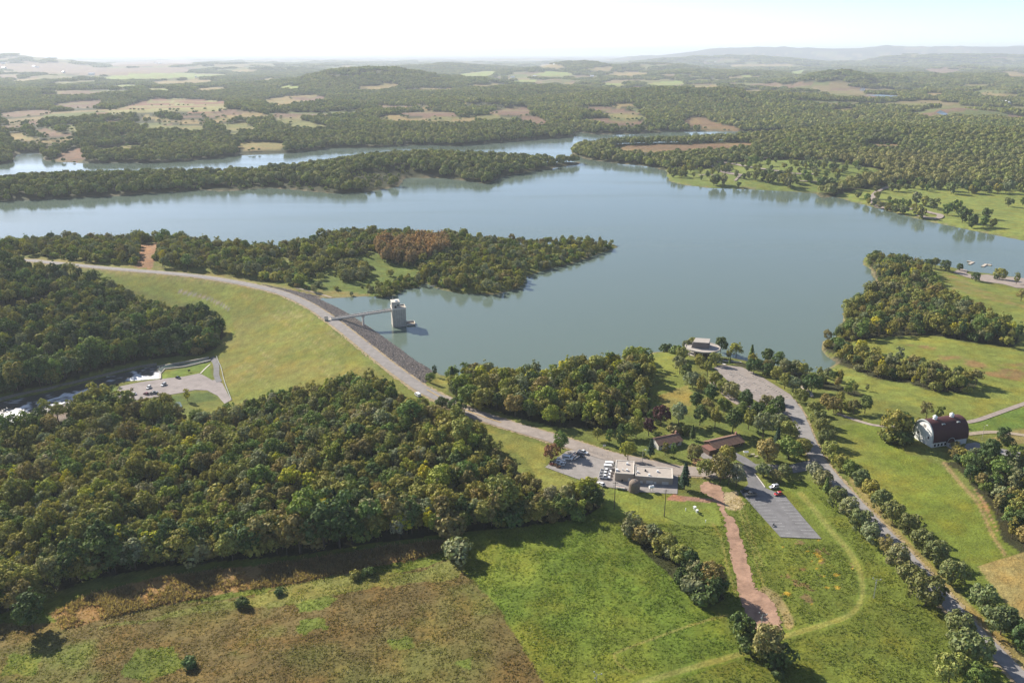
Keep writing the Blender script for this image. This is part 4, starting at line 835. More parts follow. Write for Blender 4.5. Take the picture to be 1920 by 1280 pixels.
# red roofed arched barn
def barn():
    g = 12.0
    p0, p1 = at(1743, 826), at(1817, 824)
    n0 = at(1745, 831); x = Vector((p1.x - p0.x, p1.y - p0.y)).normalized(); rz = math.atan2(x.y, x.x) + math.radians(10)
    L = 22.3; R = 7.2; o = at(1746, 840)
    t = thing('arched_barn', 'white barn with a dark red rounded roof and two white ventilators', 'barn', (o.x, o.y, o.z), rz)
    mr = mat('dark_red_roof', (0.070, 0.022, 0.023), 0.75, 0.35, noise=0.15, scale=1.2); ww = mat('white_barn_wall', (0.78, 0.77, 0.74), 0.7, noise=0.04, scale=1)
    hw = 2.6; HR = 9.7; W = 6.9
    prof = []
    n = 22
    for k in range(n + 1):      # pointed arch roof
        q = k / n * 2 - 1; a = abs(q); prof.append((math.copysign(W * (1 - (1 - a) ** 2.2) if False else W * math.sin(a * math.pi / 2) ** 0.92, q), hw + HR * math.cos(a * math.pi / 2) ** 0.86))
    # the axis of the barn is local x, the near side is y < 0, ground falls away there
    out = [(y, z) for y, z in prof]
    v = [(0, 0 + W + y, z) for y, z in out] + [(L, W + y, z) for y, z in out] + [(0, W + y * 0.965, hw + (z - hw) * 0.975) for y, z in out] + [(L, W + y * 0.965, hw + (z - hw) * 0.975) for y, z in out]
    m_ = n + 1; f = [(i, i + 1, m_ + i + 1, m_ + i) for i in range(n)] + [(2 * m_ + i, 3 * m_ + i, 3 * m_ + i + 1, 2 * m_ + i + 1) for i in range(n)] + [(i, 2 * m_ + i, 2 * m_ + i + 1, i + 1) for i in range(n)] + [(m_ + i, m_ + i + 1, 3 * m_ + i + 1, 3 * m_ + i) for i in range(n)]
    f += [(0, m_, 3 * m_, 2 * m_), (n, 2 * m_ + n, 3 * m_ + n, m_ + n)]
    MB().add(v, f).build('roof', mr, t)
    for nm, xe, s in (('end_wall', 0.5, -1), ('end_wall', L - 0.5, 1)):
        arch = [(W + y * 0.955, hw + (z - hw) * 0.965) for y, z in out]; arch = [(W * 0.05, -2.5)] + arch + [(W * 1.95, -2.5)]
        k = len(arch); vv = [(xe, y, z) for y, z in arch] + [(xe - s * 0.25, y, z) for y, z in arch]
        e = MB().add(vv, [tuple(range(k)) if s > 0 else tuple(range(k - 1, -1, -1)), tuple(range(2 * k - 1, k - 1, -1)) if s > 0 else tuple(range(k, 2 * k))] + [(i, k + i, k + (i + 1) % k, (i + 1) % k) for i in range(k)]).build(nm, ww, t)
        MB().box(xe + s * 0.01 - 0.03, xe + s * 0.01 + 0.03, W - 0.9, W + 0.9, 8.4, 10.0).build('loft_hatch', mat('hatch', (0.3, 0.28, 0.26), 0.7), e)
        for yy in (W - 4.0, W + 3.0): MB().box(xe + s * 0.01 - 0.03, xe + s * 0.01 + 0.03, yy, yy + 1.0, 3.5, 4.8).build('window', M_GLASS, e)
    # trim band round the front arch
    v = [(-0.06, W + y * 1.0, z + 0.02) for y, z in out] + [(-0.06, W + y * 0.955, hw + (z - hw) * 0.965) for y, z in out] + [(0.5, W + y * 1.012, z + 0.12) for y, z in out]
    MB().add(v, [(i + 1, i, m_ + i, m_ + i + 1) for i in range(n)] + [(i, i + 1, 2 * m_ + i + 1, 2 * m_ + i) for i in range(n)]).build('verge_trim', mat('grey_trim', (0.42, 0.44, 0.42), 0.6), t)
    MB().box(0.752, L - 0.752, 0.35, 0.65, -2.5, hw).build('side_wall', ww, t); MB().box(0.752, L - 0.752, 2 * W - 0.65, 2 * W - 0.35, -2.5, hw).build('side_wall', ww, t)
    for k in range(6):
        x0 = 1.8 + k * 2.1; MB().box(x0, x0 + 1.1, 0.30, 0.36, 0.4, 1.7).build('window', M_GLASS, t)
    for x0 in (6.0, 16.4):
        c = MB().prism([(x0 + 1.05 * math.cos(a * math.pi / 4), W + 1.05 * math.sin(a * math.pi / 4)) for a in range(8)], hw + HR - 0.5, hw + HR + 1.3, sc=0.9).build('ventilator', M_WHITE, t)
        MB().prism([(x0 + 1.3 * math.cos(a * math.pi / 4), W + 1.3 * math.sin(a * math.pi / 4)) for a in range(8)], hw + HR + 1.3, hw + HR + 2.3, sc=0.12).build('ventilator_cap', M_WHITE, c)
    for x0 in (7.0, 16.2):
        sk = MB().box(x0, x0 + 1.9, 2.6, 3.5, hw + 7.0, hw + 8.6).build('skylight', mat('grey_trim', (0.42, 0.44, 0.42)), t); MB().box(x0 + 0.3, x0 + 1.6, 2.53, 2.6, hw + 7.2, hw + 8.3).build('pane', M_DARK, sk)
    arc = [(11.2 + 2.2 * math.cos(math.pi * k / 10), 0.35 + 2.4 * math.sin(math.pi * k / 10)) for k in range(11)]
    dm = MB(); vv = [(a, -0.6, 1.6 + z) for a, z in arc] + [(a, 1.6, 1.6 + z) for a, z in arc]; dm.add(vv, [tuple(range(11)), tuple(range(21, 10, -1))] + [(i, 11 + i, 12 + i, i + 1) for i in range(10)]); d = dm.build('arched_dormer', mr, t)
    vv = [(a, -0.66, 1.6 + z) for a, z in arc] + [(11.2 + (a - 11.2) * 1.13, -0.66, 1.6 + z * 1.13) for a, z in arc]; MB().add(vv, [(i, i + 1, 12 + i, 11 + i) for i in range(10)]).build('dormer_trim', mat('grey_trim', (0.42, 0.44, 0.42)), d)
    ln = MB().add([(9.2, -4.6, -2.5), (15.5, -4.6, -2.5), (15.5, 0.345, -2.5), (9.2, 0.345, -2.5), (9.2, -4.6, 0.2), (15.5, -4.6, 0.2), (15.5, 0.345, 1.6), (9.2, 0.345, 1.6)], [(0, 3, 2, 1), (4, 5, 6, 7), (0, 1, 5, 4), (1, 2, 6, 5), (2, 3, 7, 6), (3, 0, 4, 7)]).build('lean_to', mat('tin_lean_to', (0.48, 0.45, 0.42), 0.6, noise=0.1, scale=1), t)
    MB().box(16.2, 19.6, 0.22, 0.34, -1.0, 1.7).build('barn_door', mat('ribbed_white', (0.7, 0.72, 0.74), 0.6), t)
    return t
barn()

# lookout pavilion with a broad round roof
def pavilion():
    o = at(1316, 668); t = thing('lookout_pavilion', 'round roofed concrete lookout pavilion with a dark block on top above the lake', 'pavilion', (o.x, o.y, o.z), math.radians(-12))
    R, n = 11.8, 40; z0 = 6.0
    ell = [(R * math.cos(2 * math.pi * k / n), 0.93 * R * math.sin(2 * math.pi * k / n)) for k in range(n)]
    mc = mat('pavilion_concrete', (0.40, 0.36, 0.315), 0.85, noise=0.1, scale=0.5)
    MB().prism(ell, z0, z0 + 0.6).build('roof_disc', mc, t)
    v = [(x, y, z0 + 1.0) for x, y in ell] + [(x * 0.95, y * 0.95, z0 + 1.0) for x, y in ell] + [(x, y, z0 + 0.603) for x, y in ell] + [(x * 0.95, y * 0.95, z0 + 0.603) for x, y in ell]
    MB().add(v, [(i, (i + 1) % n, n + (i + 1) % n, n + i) for i in range(n)] + [(2 * n + i, 2 * n + (i + 1) % n, (i + 1) % n, i) for i in range(n)] + [(n + i, n + (i + 1) % n, 3 * n + (i + 1) % n, 3 * n + i) for i in range(n)]).build('roof_rim', mc, t)
    # wedge block rising to the back
    mb = mat('dark_stucco', (0.20, 0.165, 0.145), 0.9, noise=0.15, scale=0.7)
    MB().add([(-7.6, -2.5, z0 + 0.605), (4.2, -2.5, z0 + 0.605), (5.0, 5.6, z0 + 0.605), (-5.2, 5.6, z0 + 0.605), (-6.4, -2.1, z0 + 4.4), (3.8, -2.1, z0 + 4.4), (4.6, 5.2, z0 + 4.9), (-4.8, 5.2, z0 + 4.9)], [(0, 3, 2, 1), (4, 5, 6, 7), (0, 1, 5, 4), (1, 2, 6, 5), (2, 3, 7, 6), (3, 0, 4, 7)]).build('roof_block', mb, t)
    MB().add([(-6.6, -2.3, z0 + 4.41), (4.0, -2.3, z0 + 4.41), (4.8, 5.4, z0 + 4.91), (-5.0, 5.4, z0 + 4.91), (-6.6, -2.3, z0 + 4.75), (4.0, -2.3, z0 + 4.75), (4.8, 5.4, z0 + 5.25), (-5.0, 5.4, z0 + 5.25)], [(0, 3, 2, 1), (4, 5, 6, 7), (0, 1, 5, 4), (1, 2, 6, 5), (2, 3, 7, 6), (3, 0, 4, 7)]).build('block_coping', mc, t)
    MB().prism([(x * 0.45, y * 0.45) for x, y in ell], -1.5, z0 - 0.002).build('core_wall', mat('brown_siding', (0.13, 0.085, 0.065)), t)
    MB().prism([(x * 0.9, y * 0.9) for x, y in ell], -1.5, 0.3).build('terrace', M_CONC, t)
    for k in range(12):
        a = 2 * math.pi * k / 12; MB().tube((R * 0.82 * math.cos(a), 0.76 * R * math.sin(a), 0.3), (R * 0.82 * math.cos(a), 0.76 * R * math.sin(a), z0 - 0.002), 0.28).build('column', M_CONC, t)
    for k in range(6):
        a = -math.pi / 2 + (k - 2.5) * 0.32; r = R * 0.455; MB().box(r * math.cos(a) - 0.5, r * math.cos(a) + 0.5, 0.93 * r * math.sin(a) - 0.06, 0.93 * r * math.sin(a) + 0.04, 1.0, 3.0).build('window', M_GLASS, t)
pavilion()

# outlet walls
def wall_line(name, px, h0, h1, th, label, m=None):
    P = on_ground(*np.array(px, float).T)[:, :2]; z = hgt(P[:, 0], P[:, 1]); base = P[0]; z0 = float(z.min())
    T = np.gradient(P, axis=0); T /= np.linalg.norm(T, axis=1)[:, None]; N_ = np.stack([-T[:, 1], T[:, 0]], 1) * th / 2
    n = len(P); v = []
    for k in range(n):
        for s in (-1, 1):
            q = P[k] + s * N_[k] - base; v += [(q[0], q[1], float(z[k]) - z0 - h0), (q[0], q[1], float(z[k]) - z0 + h1)]
    f = []
    for k in range(n - 1):
        a, b = 4 * k, 4 * k + 4; f += [(a, b, b + 1, a + 1), (a + 1, b + 1, b + 3, a + 3), (a + 2, a + 3, b + 3, b + 2), (a, a + 2, b + 2, b)]
    f += [(0, 1, 3, 2), (4 * n - 4, 4 * n - 2, 4 * n - 1, 4 * n - 3)]
    o = MB().add(v, f).build(name, m or M_CONC, None, loc=(base[0], base[1], z0)); return tag(o, label, 'wall')
wall_line('training_wall', [(295,688),(315,685),(345,680),(372,675),(392,671)], 5, 0.9, 1.0, 'long concrete training wall on the far side of the outlet channel')
wall_line('training_wall', [(301,711),(301,702),(309,692.5),(330,690),(347,688),(372,682),(395,676)], 5, 0.8, 1.0, 'bent concrete wall between the outlet channel and the lawn')
wall_line('riverbank_wall', [(-30,756),(30,741),(90,729),(140,717),(185,706),(225,696),(262,688),(294,683)], 4, 1.0, 1.5, 'low stone wall along the shaded far bank of the stream', mat('dark_stone', (0.20, 0.18, 0.15), 0.95, noise=0.3, scale=0.8))
patch('outlet_channel', [(296,690),(345,683),(392,673),(394,675),(347,686),(309,691),(300,699)], M_RIVER, 0.5, cell=4, label='dark water in the walled outlet channel')

# fences
def post_fence(name, label, px, step, h, m, rails=1, pr=0.06, cat='fence', rail_h=None, mesh=False):
    P = on_ground(*smooth(px, 4).T)[:, :2]; d = np.r_[0, np.cumsum(np.linalg.norm(np.diff(P, axis=0), axis=1))]; s = np.arange(0, d[-1], step)
    X = np.interp(s, d, P[:, 0]); Y = np.interp(s, d, P[:, 1]); Z = hgt(X, Y); t = thing(name, label, cat, (X[0], Y[0], Z[0]))
    base = (X[0], Y[0], Z[0]); me = None
    for x, y, z in zip(X, Y, Z):
        if me is None:
            o = MB().box(-pr, pr, -pr, pr, -0.3, h).build('post', m, t); me = o.data
        else: o = bpy.data.objects.new('post', me); COL.objects.link(o); o.parent = t
        o.location = (x - base[0], y - base[1], z - base[2])
    for k in range(rails):
        hh = h * (1 - 0.4 * k) - 0.05; r = MB()
        for i in range(len(X) - 1): r.tube((X[i] - base[0], Y[i] - base[1], Z[i] - base[2] + hh), (X[i + 1] - base[0], Y[i + 1] - base[1], Z[i + 1] - base[2] + hh), pr * 0.75, n=4)
        r.build('rail', m, t)
    return t
post_fence('guard_rail', 'white post guard rail at the toe of the grassy dam face', [(406,669),(410,680),(414.5,690),(418,705),(422,720),(428,736),(434,751)], 2.2, 1.0, M_WHITE, 1, 0.14, 'guard rail')
post_fence('chain_fence', 'thin chain link fence along the lower edge of the yard', [(1020,877),(1050,890),(1085,900),(1127,913)], 3.0, 2.0, M_RAIL, 2, 0.035)
post_fence('chain_fence', 'thin chain link fence between the yard and the road', [(1095,842),(1120,853),(1150,864)], 3.0, 2.0, M_RAIL, 2, 0.035)
post_fence('chain_fence', 'thin chain link fence below the maintenance building', [(1150,915),(1190,923),(1230,927),(1266,929)], 3.0, 1.8, M_RAIL, 2, 0.035)
# ------------------------------------------------------------------ vehicles
M_TYRE = mat('tyre', (0.02, 0.02, 0.02), 0.9); M_CHROME = mat('wheel_rim', (0.5, 0.5, 0.5), 0.3, 0.5, 0.8); M_LAMP = mat('lamp_glass', (0.75, 0.75, 0.7), 0.15); M_TAIL = mat('tail_lamp', (0.35, 0.02, 0.02), 0.3)
def paint_mat(name, c, metal=0.0): return mat('car_paint_' + name, c, 0.3, 0.5, metal)
WHEEL_ME = {}
def wheels(t, L, w, xs, r=0.36):
    for x in xs:
        for y in (-w, w):
            if r not in WHEEL_ME:
                o = MB().tube((0, -0.12, 0), (0, 0.12, 0), r, n=12).build('wheel', M_TYRE, t); h = MB().tube((0, -0.13, 0), (0, 0.13, 0), r * 0.6, n=8).build('rim', M_CHROME, o); WHEEL_ME[r] = (o.data, h.data)
            else:
                o = bpy.data.objects.new('wheel', WHEEL_ME[r][0]); COL.objects.link(o); o.parent = t
                h = bpy.data.objects.new('rim', WHEEL_ME[r][1]); COL.objects.link(h); h.parent = o
            o.location = (x, y, r)
def hull(sections, mi=0):
    """loft of (x, half width low, half width high, z low, z high)"""
    mb = MB(); v = []
    for x, wl, wh, zl, zh in sections: v += [(x, -wl, zl), (x, -wh, zl + (zh - zl) * 0.6), (x, -wh * 0.94, zh), (x, wh * 0.94, zh), (x, wh, zl + (zh - zl) * 0.6), (x, wl, zl)]
    f = []
    for k in range(len(sections) - 1):
        a = 6 * k
        for i in range(6): f.append((a + i, a + (i + 1) % 6, a + 6 + (i + 1) % 6, a + 6 + i)[::-1])
    f += [tuple(range(6))[::-1], tuple(range(6 * len(sections) - 6, 6 * len(sections)))[::1]]
    return mb.add(v, f, mi)
def cabin(t, m, x0, x1, x2, x3, zb, zt, w, body):
    """glass band x0..x3 at the base, x1..x2 at the roof, with a painted roof"""
    wt = w * 0.80
    v = [(x0, -w, zb), (x3, -w, zb), (x3, w, zb), (x0, w, zb), (x1, -wt, zt), (x2, -wt, zt), (x2, wt, zt), (x1, wt, zt)]
    g = MB().add(v, [(4, 5, 6, 7), (0, 1, 5, 4), (1, 2, 6, 5), (2, 3, 7, 6), (3, 0, 4, 7)]).build('windows', M_GLASS, t)
    MB().box(x1 - 0.06, x2 + 0.06, -wt - 0.03, wt + 0.03, zt - 0.02, zt + 0.07, 0, 0.08, 0.08).build('roof', m, t)
    p = MB()
    for a, b in (((x0, zb), (x1, zt)), ((x3, zb), (x2, zt)), (((x0 + x3) / 2, zb), ((x1 + x2) / 2, zt))):
        for s in (-1, 1): p.tube((a[0], s * (w + 0.005), a[1]), (b[0], s * (wt + 0.02), b[1]), 0.055, n=4)
    p.build('pillars', m, t)
def car(label, u, v, fu, fv, paint, kind='suv', name='parked_car', cat='car', group=None, extra=0.0, place=None):
    o = at(u, v); q = at(fu, fv); rz = math.atan2(q.y - o.y, q.x - o.x)
    t = thing(name, label, cat, (o.x, o.y, o.z + 0.24 + extra), rz, group)
    m = paint
    if kind in ('suv', 'sedan', 'hatch'):
        hz, L = (0.98, 4.6) if kind == 'suv' else (0.88, 4.4); h = L / 2
        hull([(-h, 0.80, 0.84, 0.42, hz - 0.10), (-h + 0.25, 0.86, 0.91, 0.30, hz), (-0.9, 0.88, 0.93, 0.26, hz + 0.02), (0.9, 0.88, 0.93, 0.26, hz), (h - 0.5, 0.86, 0.90, 0.28, hz - 0.12), (h - 0.05, 0.78, 0.82, 0.36, hz - 0.26), (h, 0.74, 0.78, 0.42, hz - 0.36)]).build('body', m, t, False)
        if kind == 'suv': cabin(t, m, -h + 0.12, -h + 0.4, 0.35, 1.15, hz, 1.68, 0.86, m)
        elif kind == 'sedan': cabin(t, m, -1.75, -1.0, 0.25, 1.15, hz, 1.42, 0.84, m)
        else: cabin(t, m, -h + 0.25, -1.4, 0.25, 1.2, hz, 1.45, 0.84, m)
        wheels(t, L, 0.80, (-h + 0.85, h - 0.85)); fx = h
    elif kind == 'pickup':
        h = 2.75; hz = 1.05
        hull([(-0.55, 0.9, 0.95, 0.4, hz), (1.0, 0.9, 0.95, 0.4, hz), (h - 0.4, 0.88, 0.93, 0.4, hz - 0.05), (h, 0.84, 0.88, 0.45, hz - 0.2)]).build('body', m, t)
        cabin(t, m, -0.5, -0.4, 0.7, 1.3, hz, 1.78, 0.88, m)
        b = MB().box(-h, -0.56, -0.95, 0.95, 0.45, 0.62); b.box(-h, -0.56, -0.95, -0.87, 0.621, hz + 0.02); b.box(-h, -0.56, 0.87, 0.95, 0.621, hz + 0.02); b.box(-h, -h + 0.08, -0.869, 0.869, 0.621, hz + 0.02); b.box(-0.64, -0.56, -0.869, 0.869, 0.621, hz + 0.02)
        b.build('bed', m, t); MB().box(-h + 0.09, -0.65, -0.86, 0.86, 0.622, 0.66).build('bed_liner', M_DARK, t)
        wheels(t, 5.5, 0.84, (-1.75, 1.75), 0.40); fx = h
    elif kind == 'van':
        h = 2.7
        hull([(-h, 0.92, 0.96, 0.4, 2.05), (-h + 0.1, 0.95, 0.99, 0.35, 2.15), (0.8, 0.95, 0.99, 0.35, 2.15), (1.35, 0.95, 0.97, 0.35, 2.0), (2.0, 0.93, 0.95, 0.35, 1.25), (h - 0.1, 0.88, 0.92, 0.38, 1.0), (h, 0.84, 0.88, 0.45, 0.85)]).build('body', m, t)
        MB().add([(1.39, -0.84, 1.97), (1.39, 0.84, 1.97), (2.0, 0.84, 1.30), (2.0, -0.84, 1.30)], [(0, 3, 2, 1)]).build('windscreen', M_GLASS, t)
        for s in (-1, 1): MB().box(-2.2, 1.2, min(s * 0.965, s * 1.0), max(s * 0.965, s * 1.0), 1.35, 1.88).build('windows', M_GLASS, t)
        wheels(t, 5.4, 0.86, (-1.7, 1.75), 0.38); fx = h
    for s in (-1, 1):
        MB().box(fx - 0.1, fx + 0.02, s * 0.62 - 0.14, s * 0.62 + 0.14, 0.58, 0.74).build('headlight', M_LAMP, t)
        MB().box(-fx - 0.02, -fx + 0.06, s * 0.68 - 0.1, s * 0.68 + 0.1, 0.66, 0.84).build('tail_light', M_TAIL, t)
    MB().box(-fx - 0.05, -fx + 0.1, -0.8, 0.8, 0.36, 0.52).build('bumper', M_RAIL, t); MB().box(fx - 0.1, fx + 0.05, -0.78, 0.78, 0.34, 0.5).build('bumper', M_RAIL, t)
    return t
PW, PS, PR, PT, PD, PB, PG = paint_mat('white', (0.80, 0.80, 0.79)), paint_mat('silver', (0.55, 0.57, 0.60), 0.3), paint_mat('red', (0.42, 0.03, 0.03)), paint_mat('tan', (0.34, 0.29, 0.23), 0.3), paint_mat('dark', (0.03, 0.03, 0.04)), paint_mat('dark_blue', (0.03, 0.04, 0.08)), paint_mat('grey', (0.30, 0.31, 0.32), 0.3)
car('silver estate car parked across the top of the office car park', 1451, 915, 1440, 917, PS, 'suv')
car('bright red car parked just below the silver one', 1459, 928, 1449, 930, PR, 'hatch')
car('tan pickup parked at the left edge of the office car park', 1407, 929, 1397, 930, PT, 'pickup', 'pickup_truck', 'pickup')
car('black car in the tree shade beside the tan pickup', 1397.5, 922.5, 1388, 924, PD, 'sedan')
car('white car half hidden under the pale tree by the office car park', 1386, 897, 1378, 898, PW, 'sedan')
car('white van on the verge of the dam road', 783, 742.5, 777, 738, PW, 'van', 'van', 'van')
car('white jeep nearest the stream bank trees in the riverside car park', 279, 728, 274, 732, PW, 'suv')
car('silver and white car in the middle of the riverside car park', 307, 722.5, 301, 726, PS, 'suv')
car('dark car parked against the outlet lawn', 334, 709.5, 343, 712, PB, 'sedan')
car('dark red car in the lower row of the riverside car park', 274, 739.5, 267, 738, paint_mat('maroon', (0.22, 0.03, 0.04)), 'hatch')
car('grey pickup beside the dark red car by the river', 288.5, 738, 298, 736, PG, 'pickup', 'pickup_truck', 'pickup')
car('white car glimpsed between the riverside trees', 250, 740, 244, 740, PW, 'sedan')
# yard row beside the building, all nosing the same way
for (u, v, k, lab) in [(1145, 873.5, 'van', 'white van furthest from the camera in the row beside the maintenance building'), (1142.5, 879, 'van', 'white van second from the road in the row beside the building'),
                       (1136.5, 885.5, 'pickup', 'white pickup with an empty bed in the middle of the row by the building'), (1134.5, 891, 'pickup', 'white pickup second nearest in the row beside the building'), (1133.5, 897, 'pickup', 'white pickup nearest the camera in the row beside the building')]:
    car(lab, u, v, u + 8, v + 0.6, PW, k, 'van' if k == 'van' else 'pickup_truck', k, 'white vehicles parked beside the maintenance building')
car('white car parked alone at the bottom corner of the yard', 1127, 909.5, 1121, 906, PW, 'hatch')
car('white pickup nearest the road in the yard', 1093, 850, 1102, 852.5, PW, 'pickup', 'pickup_truck', 'pickup')
car('white van parked beside the flatbed trailer in the yard', 1064, 861.5, 1072, 863, PW, 'van', 'van', 'van')
car('dark car in the shade behind the white yard pickup', 1088, 855.5, 1098, 858.5, PD, 'suv')

def trailer(label, u, v, fu, fv, L=6.5, w=1.1, z=0.75, m=None):
    o, q = at(u, v), at(fu, fv); t = thing('flatbed_trailer', label, 'trailer', (o.x, o.y, o.z + 0.24), math.atan2(q.y - o.y, q.x - o.x)); h = L / 2
    MB().box(-h, h, -w, w, z - 0.15, z).build('deck', m or mat('weathered_boards', (0.27, 0.22, 0.17)), t)
    b = MB().box(-h, h, -w - 0.08, -w - 0.002, z - 0.2, z + 0.25); b.box(-h, h, w + 0.002, w + 0.08, z - 0.2, z + 0.25); b.build('side_rail', M_WHITE, t)
    wheels(t, L, w - 0.1, (-0.6, 0.35), 0.36); MB().tube((h, -w + 0.2, z - 0.1), (h + 1.4, 0, z - 0.15), 0.05, n=5).tube((h, w - 0.2, z - 0.1), (h + 1.4, 0, z - 0.15), 0.05, n=5).build('drawbar', M_RAIL, t)
    return t
trailer('long pale flatbed trailer beside the white van', 1075, 856.5, 1084, 850.5, 7.5, 1.2, 0.9, mat('pale_boards', (0.45, 0.36, 0.31), 0.8, noise=0.15, scale=1))
trailer('brown decked trailer beside the pale one', 1080, 858.5, 1088, 853, 6.5)
trailer('small pale trailer on the bank below the yard', 1163, 916, 1156, 915, 4.5, 1.0, 0.7, mat('pale_boards', (0.45, 0.36, 0.31)))

def cart(label, u, v, fu, fv, roof=M_WHITE):
    o, q = at(u, v), at(fu, fv); t = thing('utility_cart', label, 'cart', (o.x, o.y, o.z + 0.24), math.atan2(q.y - o.y, q.x - o.x), 'utility carts parked in the yard corner')
    hull([(-1.35, 0.6, 0.62, 0.3, 0.85), (-0.2, 0.6, 0.62, 0.28, 0.8), (0.3, 0.6, 0.62, 0.28, 0.5), (0.75, 0.6, 0.62, 0.28, 0.55), (0.9, 0.58, 0.6, 0.28, 0.95), (1.3, 0.5, 0.55, 0.3, 0.8)]).build('body', roof, t)
    MB().box(-0.5, 0.15, -0.55, 0.55, 0.802, 0.92).build('seat', M_DARK, t)
    p = MB()
    for x in (-0.8, 0.85):
        for y in (-0.55, 0.55): p.tube((x, y, 0.8), (x, y, 1.9), 0.03, n=4)
    p.build('posts', M_RAIL, t); MB().box(-1.0, 1.0, -0.66, 0.66, 1.9, 2.0, 0, 0.06, 0.06).build('canopy', roof, t); wheels(t, 2.6, 0.52, (-0.9, 0.9), 0.25)
cart('white roofed utility cart at the back of the yard corner cluster', 1048, 865, 1053, 866)
cart('white roofed utility cart second from the back of the cluster', 1047, 869.5, 1052, 870.5)
cart('white roofed cart at the right side of the yard corner cluster', 1056, 868.8, 1061, 870)
cart('white roofed cart at the front right of the cluster', 1053.5, 873, 1058, 874)
def mower(label, u, v, fu, fv, c):
    o, q = at(u, v), at(fu, fv); t = thing('ride_on_mower', label, 'mower', (o.x, o.y, o.z + 0.24), math.atan2(q.y - o.y, q.x - o.x)); m = mat('machine_' + c[0], c[1], 0.5)
    hull([(-1.2, 0.5, 0.5, 0.4, 0.8), (0.0, 0.5, 0.5, 0.4, 0.75), (0.2, 0.42, 0.42, 0.4, 1.0), (1.2, 0.36, 0.36, 0.4, 0.9)]).build('body', m, t)
    MB().box(-0.8, -0.2, -0.3, 0.3, 0.80, 0.95).box(-0.9, -0.78, -0.3, 0.3, 0.951, 1.45).build('seat', M_DARK, t); MB().box(-0.7, 0.7, -0.95, 0.95, 0.12, 0.32).build('mower_deck', m, t); wheels(t, 2, 0.62, (-0.7, 0.9), 0.25)
mower('orange brown mower beside the utility carts', 1040, 872.5, 1046, 874.5, ('orange', (0.40, 0.21, 0.09)))
mower('dull brown mower at the bottom of the yard cluster', 1047, 876.5, 1053, 878, ('brown', (0.20, 0.12, 0.08)))
mower('dark red mower against the yard edge', 1034, 871.5, 1040, 874.5, ('maroon', (0.14, 0.05, 0.04)))

# motorbike in the car park
def motorbike():
    o, q = at(1450, 986), at(1454, 981); t = thing('motorbike', 'black motorbike standing alone in a bay of the office car park', 'motorbike', (o.x, o.y, o.z + 0.24), math.atan2(q.y - o.y, q.x - o.x))
    for x in (-0.72, 0.72):
        w = MB().tube((x, -0.07, 0.32), (x, 0.07, 0.32), 0.32, n=12).build('wheel', M_TYRE, t); MB().tube((x, -0.08, 0.32), (x, 0.08, 0.32), 0.18, n=8).build('rim', M_CHROME, w)
    hull([(-0.75, 0.1, 0.12, 0.55, 0.78), (-0.2, 0.16, 0.18, 0.35, 0.78), (0.15, 0.18, 0.2, 0.32, 0.98), (0.5, 0.12, 0.14, 0.45, 0.95)]).build('frame', PD, t)
    MB().box(-0.75, 0.0, -0.14, 0.14, 0.782, 0.88).build('seat', M_DARK, t); MB().tube((0.45, -0.38, 1.08), (0.45, 0.38, 1.08), 0.025, n=5).tube((0.72, 0, 0.35), (0.45, 0, 1.08), 0.04, n=5).build('handlebar', M_CHROME, t)
motorbike()

# ------------------------------------------------------------------ poles, masts and other small things
M_POLE = mat('tarred_pole', (0.07, 0.055, 0.045), 0.9, noise=0.2, scale=2)
def utility_pole(label, u, v, h):
    o = at(u, v); t = thing('utility_pole', label, 'utility pole', o); MB().tube((0, 0, -0.5), (0, 0, h), 0.20, 0.13, 8).build('pole', M_POLE, t)
    MB().box(-1.1, 1.1, -0.07, 0.07, h - 0.7, h - 0.56).build('crossarm', M_POLE, t)
    for x in (-0.95, 0.95): MB().tube((x, 0, h - 0.56), (x, 0, h - 0.34), 0.06, n=6).build('insulator', M_CONC_L, t)
utility_pole('dark utility pole standing on the lawn left of centre below the yard', 1151.5, 955, 14.0)
utility_pole('dark utility pole on the lawn below the right end of the maintenance building', 1245.5, 968, 13.5)
def light_pole(label, u, v, h, lamp=True):
    o = at(u, v); t = thing('lamp_post', label, 'lamp post', o); MB().tube((0, 0, -0.3), (0, 0, h), 0.11, 0.07, 8).build('pole', mat('pale_pole', (0.42, 0.38, 0.33), 0.7), t)
    MB().tube((0, 0, h - 0.1), (1.1, 0, h + 0.15), 0.05, n=5).build('arm', mat('pale_pole', (0.42, 0.38, 0.33)), t); MB().box(0.9, 1.6, -0.16, 0.16, h + 0.06, h + 0.24, 0, 0.06, 0.04).build('lamp_head', M_WHITE, t)
light_pole('pale lamp post behind the notch of the maintenance building roof', 1204, 872, 8.5)
light_pole('pale lamp post with a white head beside the red barn', 1841, 824, 8.0)
